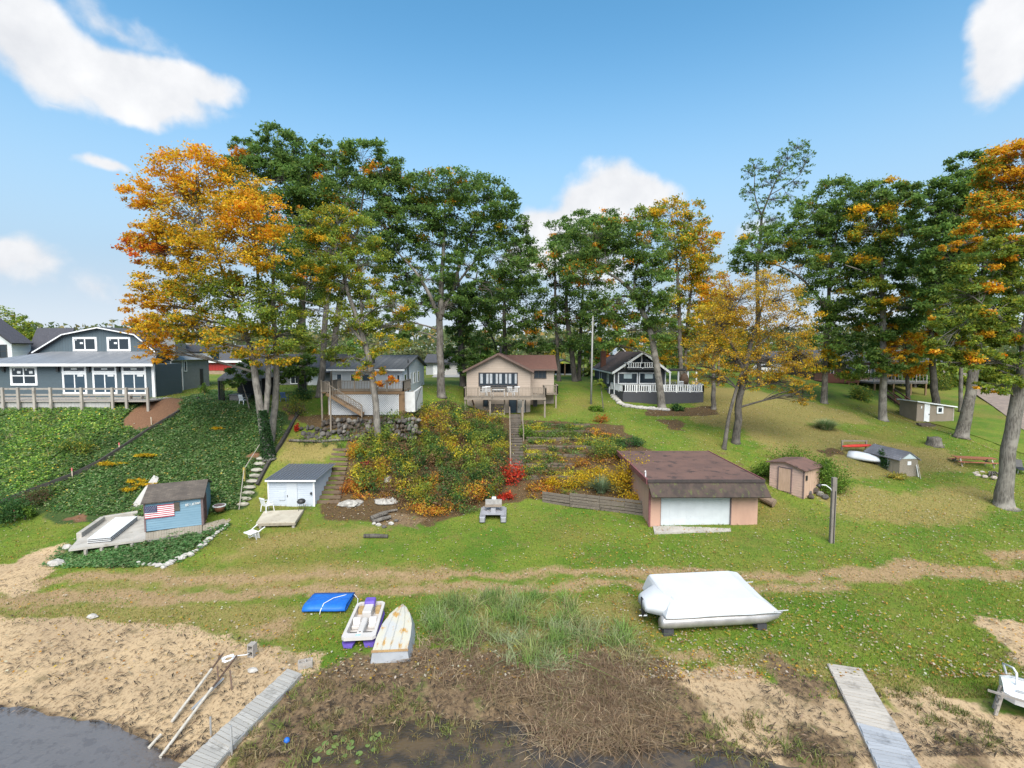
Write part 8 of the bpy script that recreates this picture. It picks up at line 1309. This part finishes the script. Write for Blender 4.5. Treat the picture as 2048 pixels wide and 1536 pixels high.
be = thing('rock_border', 'curved border of small pale rocks below the boardwalk', 'rock border', G(390, 1110)); q = random.Random(31); cur_ = [(455, 1052), (440, 1062), (425, 1075), (408, 1090), (392, 1102), (372, 1112), (356, 1120), (340, 1126), (328, 1136), (300, 1130), (265, 1128)]
for i in range(len(cur_)-1):
    for s in (0, .33, .66): p = G(cur_[i][0]*(1-s)+cur_[i+1][0]*s+q.uniform(-2, 2), cur_[i][1]*(1-s)+cur_[i+1][1]*s+q.uniform(-1.5, 1.5)); m_ = MB(); r_ = q.uniform(.09, .2); rock(m_, p+[0, 0, .06], r_*1.2, r_, r_*.7, int(i*9+s*10)); m_.build('stone', ROCKW, be)
for i, (px_, py_, rx, rz_) in enumerate(((112, 1130, .5, .24), (135, 1098, .3, .2), (185, 1236, .26, .12), (505, 1345, .2, .1), (380, 1112, .25, .15))): p = G(px_, py_); m_ = MB(); rock(m_, p+[0, 0, .08], rx, rx*.65, rz_, 900+i, 8); tag(m_.build('boulder', ROCKW), ['largest pale boulder left of the periwinkle bed', 'grey boulder at the patio corner', 'white crumpled lump on the beach left', 'small pale stone by the dock top', 'pale stone on the lawn edge below the blue shed'][i], 'rock')
LED = paint('limestone', (.40, .38, .35), (.25, .24, .22), 5, .9, .8, 7, dirt=(.12, .11, .09), dirt_at=(.5, .7))
for i, (px_, py_, wpx, hpx) in enumerate(((695, 1016, 26, 15), (770, 1012, 30, 18), (835, 1002, 14, 12), (778, 968, 18, 16), (712, 1012, 14, 10))):
    p = G(px_, py_); s = p[1]/F; m_ = MB(); rock(m_, p+[0, .5, hpx*s*.25], wpx*s*.95, .55, hpx*s*.55, 950+i, 12); tag(m_.build('rock_ledge', LED), ['pale rock ledge right of the log steps', 'widest pale rock ledge under the thicket', 'small pale rock at the right of the ledges', 'upper pale rock among the red leaves', 'pale rock joined to the left ledge'][i], 'rock')
for i, (a, c, r_) in enumerate((((728, 1076), (776, 1077), .13), ((742, 1042), (775, 1032), .16), ((745, 1048), (782, 1040), .13), ((766, 1028), (795, 1024), .08))): p, q_ = G(*a)+[0, 0, r_], G(*c)+[0, 0, r_+.08*(i > 0)]; tag(MB().tube([p, (p+q_)/2+[0, 0, .02], q_], [r_, r_*1.05, r_*.9], 9).build('log', BARK if i else BARK_DARK), ['dark log lying alone on the lawn', 'thick grey log on the old fire pit', 'lower grey log on the old fire pit', 'thin log above the old fire pit'][i], 'log')
for i, (px_, py_, r_) in enumerate(((757, 1052, .2), (768, 1056, .17), (782, 1050, .2), (792, 1044, .16), (748, 1050, .15))): p = G(px_, py_); m_ = MB(); rock(m_, p+[0, 0, .08], r_, r_*.8, r_*.7, 980+i); tag(m_.build('pit_stone', ROCKW if i % 2 == 0 else RK[0]), ['pale stone at the middle front of the old fire pit', 'dark stone right of the middle of the old fire pit', 'pale stone right in the old fire pit', 'dark stone at the right end of the old fire pit', 'pale stone at the left end of the old fire pit'][i], 'rock', 'stones of the old fire pit')
p = PZ(574, 1487, .06); tag(MB().ring([[(p[0]+.1*r_*math.cos(a), p[1]+.1*r_*math.sin(a), p[2]+.1+.1*z_) for a in np.linspace(0, 6.283, 11)[:-1]] for z_, r_ in ((-.98, .2), (-.7, .7), (0, 1), (.7, .7), (.98, .2))]).build('blue_ball', BL, smooth=True), 'small blue ball on the muddy shore', 'ball')
# fabric edging across the ivy bank; the second dark strip stands in for shade
EDG_SHADE = paint('edging_shade_dark', (.05, .045, .04), (.03, .027, .025), 4, .9, .3)
for nm_, pts_, w_ in (('dark fabric edging running diagonally down the ivy bank', ((398, 800), (350, 832), (300, 862), (250, 896), (200, 928), (150, 952), (100, 972), (50, 990), (0, 1010)), .16), ('dark strip standing in for shade beside the trunk foot at the ivy edge', ((598, 828), (580, 860), (560, 895), (535, 935), (515, 975)), .22)):
    e_ = thing('edging_and_shade_strip', nm_, 'edging', G(*pts_[len(pts_)//2]))
    for a_, c_ in zip(pts_[:-1], pts_[1:]): MB().beam(G(*a_)+[0, 0, .16], G(*c_)+[0, 0, .16], w_, .3).build('strip', EDG_SHADE, e_)
# ---------------------------------------------------------------- shrubs one can pick out
shrub('red_sumac', 'bright red sumac at the foot of the bank stair', G(1027, 965), (1.0, .7, 1.5), 900, P_RED, .17, clumps=22); shrub('red_sumac', 'low bright red sumac right behind the grey raft', G(1010, 1000), (.75, .4, .5), 600, P_RED, .15)
shrub('orange_shrub', 'orange shrub on the top terrace right of the stair', G(1205, 845), (.8, .6, .7), 500, P_OR, .15); shrub('hosta_clump', 'bright hosta clump at the staked sapling', G(1193, 822), (.75, .5, .5), 500, P_BG, .2, cat='plant', stems=False); shrub('bright_shrub', 'bright green shrub right beside the stair top', G(1055, 875), (.75, .6, 1.0), 900, P_BG, .13)
shrub('yellow_shrub', 'large yellow shrub against the pink garage wall', G(1262, 985), (1.5, 1.1, 2.0), 3800, P_YEL, .13); shrub('yellow_shrub', 'yellow shrub in the middle above the timber wall', G(1190, 970), (1.7, 1.0, 1.2), 2800, P_YEL, .13); shrub('yellow_shrub', 'low yellow shrub furthest left above the timber wall', G(1120, 975), (1.1, .8, .8), 1100, P_YEL, .12); shrub('yellow_shrub', 'golden shrub on the timber wall edge by the garage', G(1270, 1010), (1.3, .6, .7), 1600, P_YEL, .13)
shrub('orange_shrub', 'orange shrub at the right side of the log steps', G(700, 985), (.9, .6, .8), 900, P_OR, .13); shrub('orange_shrub', 'dark red shrub in the middle of the yellow thicket', G(733, 950), (.6, .5, .8), 450, ([(.40, .05, .06), (.30, .04, .05)], [1, 1]), .14); shrub('orange_shrub', 'golden orange shrub by the upper log steps', G(712, 915), (.8, .6, 1.0), 900, ([(.66, .40, .03), (.6, .28, .03), (.45, .4, .05)], [3, 2, 2]), .13)
shrub('green_shrub', 'green shrub above the yellow ones behind the garage corner', G(1215, 915), (1.6, 1.0, 1.2), 2300, P_MIX, .13); shrub('green_shrub', 'dark green shrub touching the back of the pink garage roof', G(1262, 893), (1.3, .8, .7), 1300, P_DG, .13)
shrub('lime_bush', 'lime green bush behind the left end of the small pink shed', G(1530, 952), (1.1, .8, 1.0), 1500, P_BG, .13); shrub('lime_bush', 'tall lime green bush behind the small pink shed roof', G(1580, 925), (1.6, .8, 1.2), 1700, P_BG, .13); shrub('lime_bush', 'leafy green bush right of the small pink shed', G(1665, 985), (1.1, 1.2, 2.0), 3600, P_BG, .14); shrub('lime_bush', 'low green bush by the foot of the wood post bank', G(1640, 950), (1.5, 1.0, 1.3), 2200, P_BG, .14)
shrub('left_bush', 'dark green bush at the left edge above the sand', G(15, 1040), (1.5, 1.0, 1.4), 2600, P_DG, .14); shrub('left_bush', 'light green bush next to the survey stake at left', G(50, 1040), (.6, .5, .8), 900, P_BG, .13); shrub('left_bush', 'brownish bush on the ivy bank left', G(75, 1005), (1.2, .8, .8), 1300, ([(.14, .09, .05), (.10, .13, .04), (.2, .12, .08)], [2, 2, 1]), .12); shrub('left_bush', 'mid green bush in the upper ivy at left', G(160, 905), (1.3, .8, .9), 1600, P_MIX, .14)
shrub('flower_plant', 'tall pale green plant by the slate blue house path', G(410, 790), (.5, .4, .9), 500, P_BG, .13, cat='plant'); shrub('garden_shrub', 'green shrub at the foot of the tall grey trees', G(605, 800), (1.0, .7, .9), 1500, P_DG, .14); shrub('yellow_sapling', 'yellow green sapling below the tall grey trees', G(592, 832), (.9, .7, 1.6), 1300, P_MIX, .13); shrub('red_plant', 'small red leaved plant below the tall grey trees', G(590, 862), (.35, .3, .6), 240, P_RED, .14, cat='plant')
shrub('lane_bush', 'yellow green bush where the lane meets the decks', G(1885, 780), (1.6, 1.0, 1.8), 1800, P_MIX, .2); shrub('shade_bush', 'green bush hanging before the brown deck', G(1722, 800), (1.5, 1.0, 1.6), 1700, P_MIX, .2); shrub('deck_fern', 'green fern at the charcoal deck wall', G(1352, 822), (.8, .5, .6), 600, P_DG, .2, cat='plant', stems=False); shrub('deck_fern', 'small lime plant by the bent oak foot', G(1310, 818), (.4, .3, .35), 200, P_BG, .15, cat='plant', stems=False)
for i, (px_, py_, r_) in enumerate(((287, 917, 1.0), (220, 933, .9), (270, 968, .6), (292, 975, .8), (258, 985, .6), (436, 862, .5))): shrub('yellow_ground_plant', ['widest yellow leaf patch in the middle of the ivy', 'long yellow leaf patch left in the ivy', 'small yellow leaf patch above the plywood sheet', 'yellow leaf patch beside the plywood sheet top', 'yellow leaf patch at the foot of the plywood sheet', 'small yellow leaf patch high in the ivy near the maple'][i], G(px_, py_)+[0, 0, .15], (r_, r_*.5, .2), int(500*r_), P_YEL, .14, cat='plant', stems=False)
def grass_clump(name, label, px_, py_, r_, h_, palette, n):
    p = G(px_, py_); root = thing(name, label, 'grass clump', p); a = rng.uniform(0, 6.283, n); rr_ = r_*.35*np.sqrt(rng.random(n)); l = np.abs(rng.normal(.55, .3, n)); hh = h_*rng.uniform(.6, 1.1, n); bx = np.stack([rr_*np.cos(a), rr_*np.sin(a), 0*a], 1); ld = np.stack([np.cos(a), np.sin(a), 0*a], 1); sd = np.stack([-np.sin(a), np.cos(a), 0*a], 1)*.018; pts = []
    for k in range(5): s = k/4; c = bx+ld*(hh*l*s**1.7*1.3)[:, None]+np.array([0, 0, 1])*(hh*(s-.55*l*s*s))[:, None]; pts += [c-sd*(1-.9*s), c+sd*(1-.9*s)]
    V = np.stack(pts, 1).reshape(-1, 3); Fq = np.concatenate([(np.arange(n)*10)[:, None]+np.array([2*k, 2*k+1, 2*k+3, 2*k+2]) for k in range(4)]); C = np.repeat(pal(n, *palette), 10, 0); o = np_mesh('blades', V, Fq, BLADE, {'col': C}, root); o['kind'] = 'stuff'
grass_clump('ornamental_grass', 'arching ornamental grass amid the yellow shrubs', 1203, 985, 1.0, 1.5, ([(.16, .24, .13), (.10, .17, .08), (.25, .28, .16)], [3, 2, 2]), 700); grass_clump('ornamental_grass', 'round green grass clump on the right lawn slope', 1652, 858, 1.6, 1.25, ([(.10, .19, .06), (.14, .23, .08), (.45, .42, .24)], [3, 3, 2]), 1400)
# the thicket on the bank: a mass of stems and leaves nobody could count
def thicket(name, label, poly, n_cl, per, palettes, h, size):
    pp = np.array(ppoly(*poly)); lo, hi = pp.min(0), pp.max(0); P, C = [], []; st = MB(); k = 0
    while k < n_cl:
        q = rng.uniform(lo, hi)
        if soft_poly(q[:1], q[1:], pp, .3)[0] < .5: continue
        k += 1; zz_ = float(zt(q[0], q[1])); hh = rng.uniform(.35, 1.0)*h; r_ = rng.uniform(.35, .75); t_ = vnoise(q[0], q[1], 2.6, 91)*.75+rng.random()*.25; pl_ = palettes[min(int(t_*len(palettes)*1.15), len(palettes)-1)]
        m_ = int(per*rng.uniform(.6, 1.4)); d_ = rng.normal(0, 1, (m_, 3))*np.array([r_*.5, r_*.5, hh*.3]); P.append(np.array([q[0], q[1], zz_+hh*.75])+d_); C.append(pal(m_, *pl_)*rng.uniform(.7, 1.3)); st.tube([(q[0], q[1], zz_-.05), (q[0]+rng.normal(0, .1), q[1], zz_+hh*.5), (q[0]+rng.normal(0, .2), q[1], zz_+hh)], [.018, .012, .005], 4, False)
    V, Fq, CC = leaves(np.concatenate(P), size*1.1, np.clip(np.concatenate(C), 0, 1), .6, tri=True); o = np_mesh(name, V, Fq, LEAF, {'col': CC}); tag(o, label, 'shrubs', kind='stuff'); s_ = st.build('stems', BARK_DARK, o, world=False); s_['kind'] = 'stuff'
P_G1 = ([(.11, .20, .045), (.15, .24, .06), (.075, .14, .035)], [3, 3, 2]); P_G2 = ([(.22, .30, .05), (.32, .37, .06), (.15, .22, .04)], [3, 2, 2]); P_G3 = ([(.52, .46, .045), (.62, .49, .035), (.34, .36, .05)], [3, 2, 2]); P_BR = ([(.24, .14, .07), (.16, .10, .055), (.34, .19, .08)], [3, 3, 1]); P_O2 = ([(.60, .27, .035), (.50, .14, .035), (.62, .42, .05)], [2, 1, 2])
thicket('bank_thicket', 'tangled green and yellow thicket covering the bank left of the stair', [(730, 885), (775, 862), (845, 830), (890, 818), (1003, 845), (1010, 900), (1008, 950), (1000, 1000), (950, 1012), (890, 1025), (840, 1015), (790, 995), (715, 995), (712, 950)], 640, 140, [P_G1, P_DG, P_G1, P_BR, P_G2, P_DG, P_G3, P_BR, P_O2, P_G1], 1.15, .115)
thicket('yellow_thicket', 'yellow leaved thicket at the left of the bank', [(702, 960), (722, 885), (755, 875), (800, 900), (790, 960), (735, 985)], 55, 140, [P_G3, P_G2, P_G3, P_O2], 1.2, .12)
thicket('brown_thicket', 'brown and red undergrowth low on the bank', [(712, 970), (880, 965), (960, 985), (945, 1030), (840, 1035), (780, 1010), (705, 1000)], 90, 120, [P_BR, P_O2, P_BR, P_G1], .8, .1)
thicket('terrace_plants', 'scattered weeds and leaves on the timber terraces', [(1048, 845), (1180, 850), (1240, 880), (1250, 930), (1180, 950), (1150, 1000), (1060, 1000), (1045, 930)], 340, 70, [P_BR, P_G2, P_G1, P_G3, P_G1, P_BR, P_O2], .4, .11)
thicket('wall_weeds', 'weeds along the top of the stone wall', [(600, 880), (700, 880), (700, 862), (840, 830), (880, 800), (900, 830), (780, 880), (700, 900), (600, 892)], 60, 60, [P_BR, P_G1, P_G2], .4, .1)
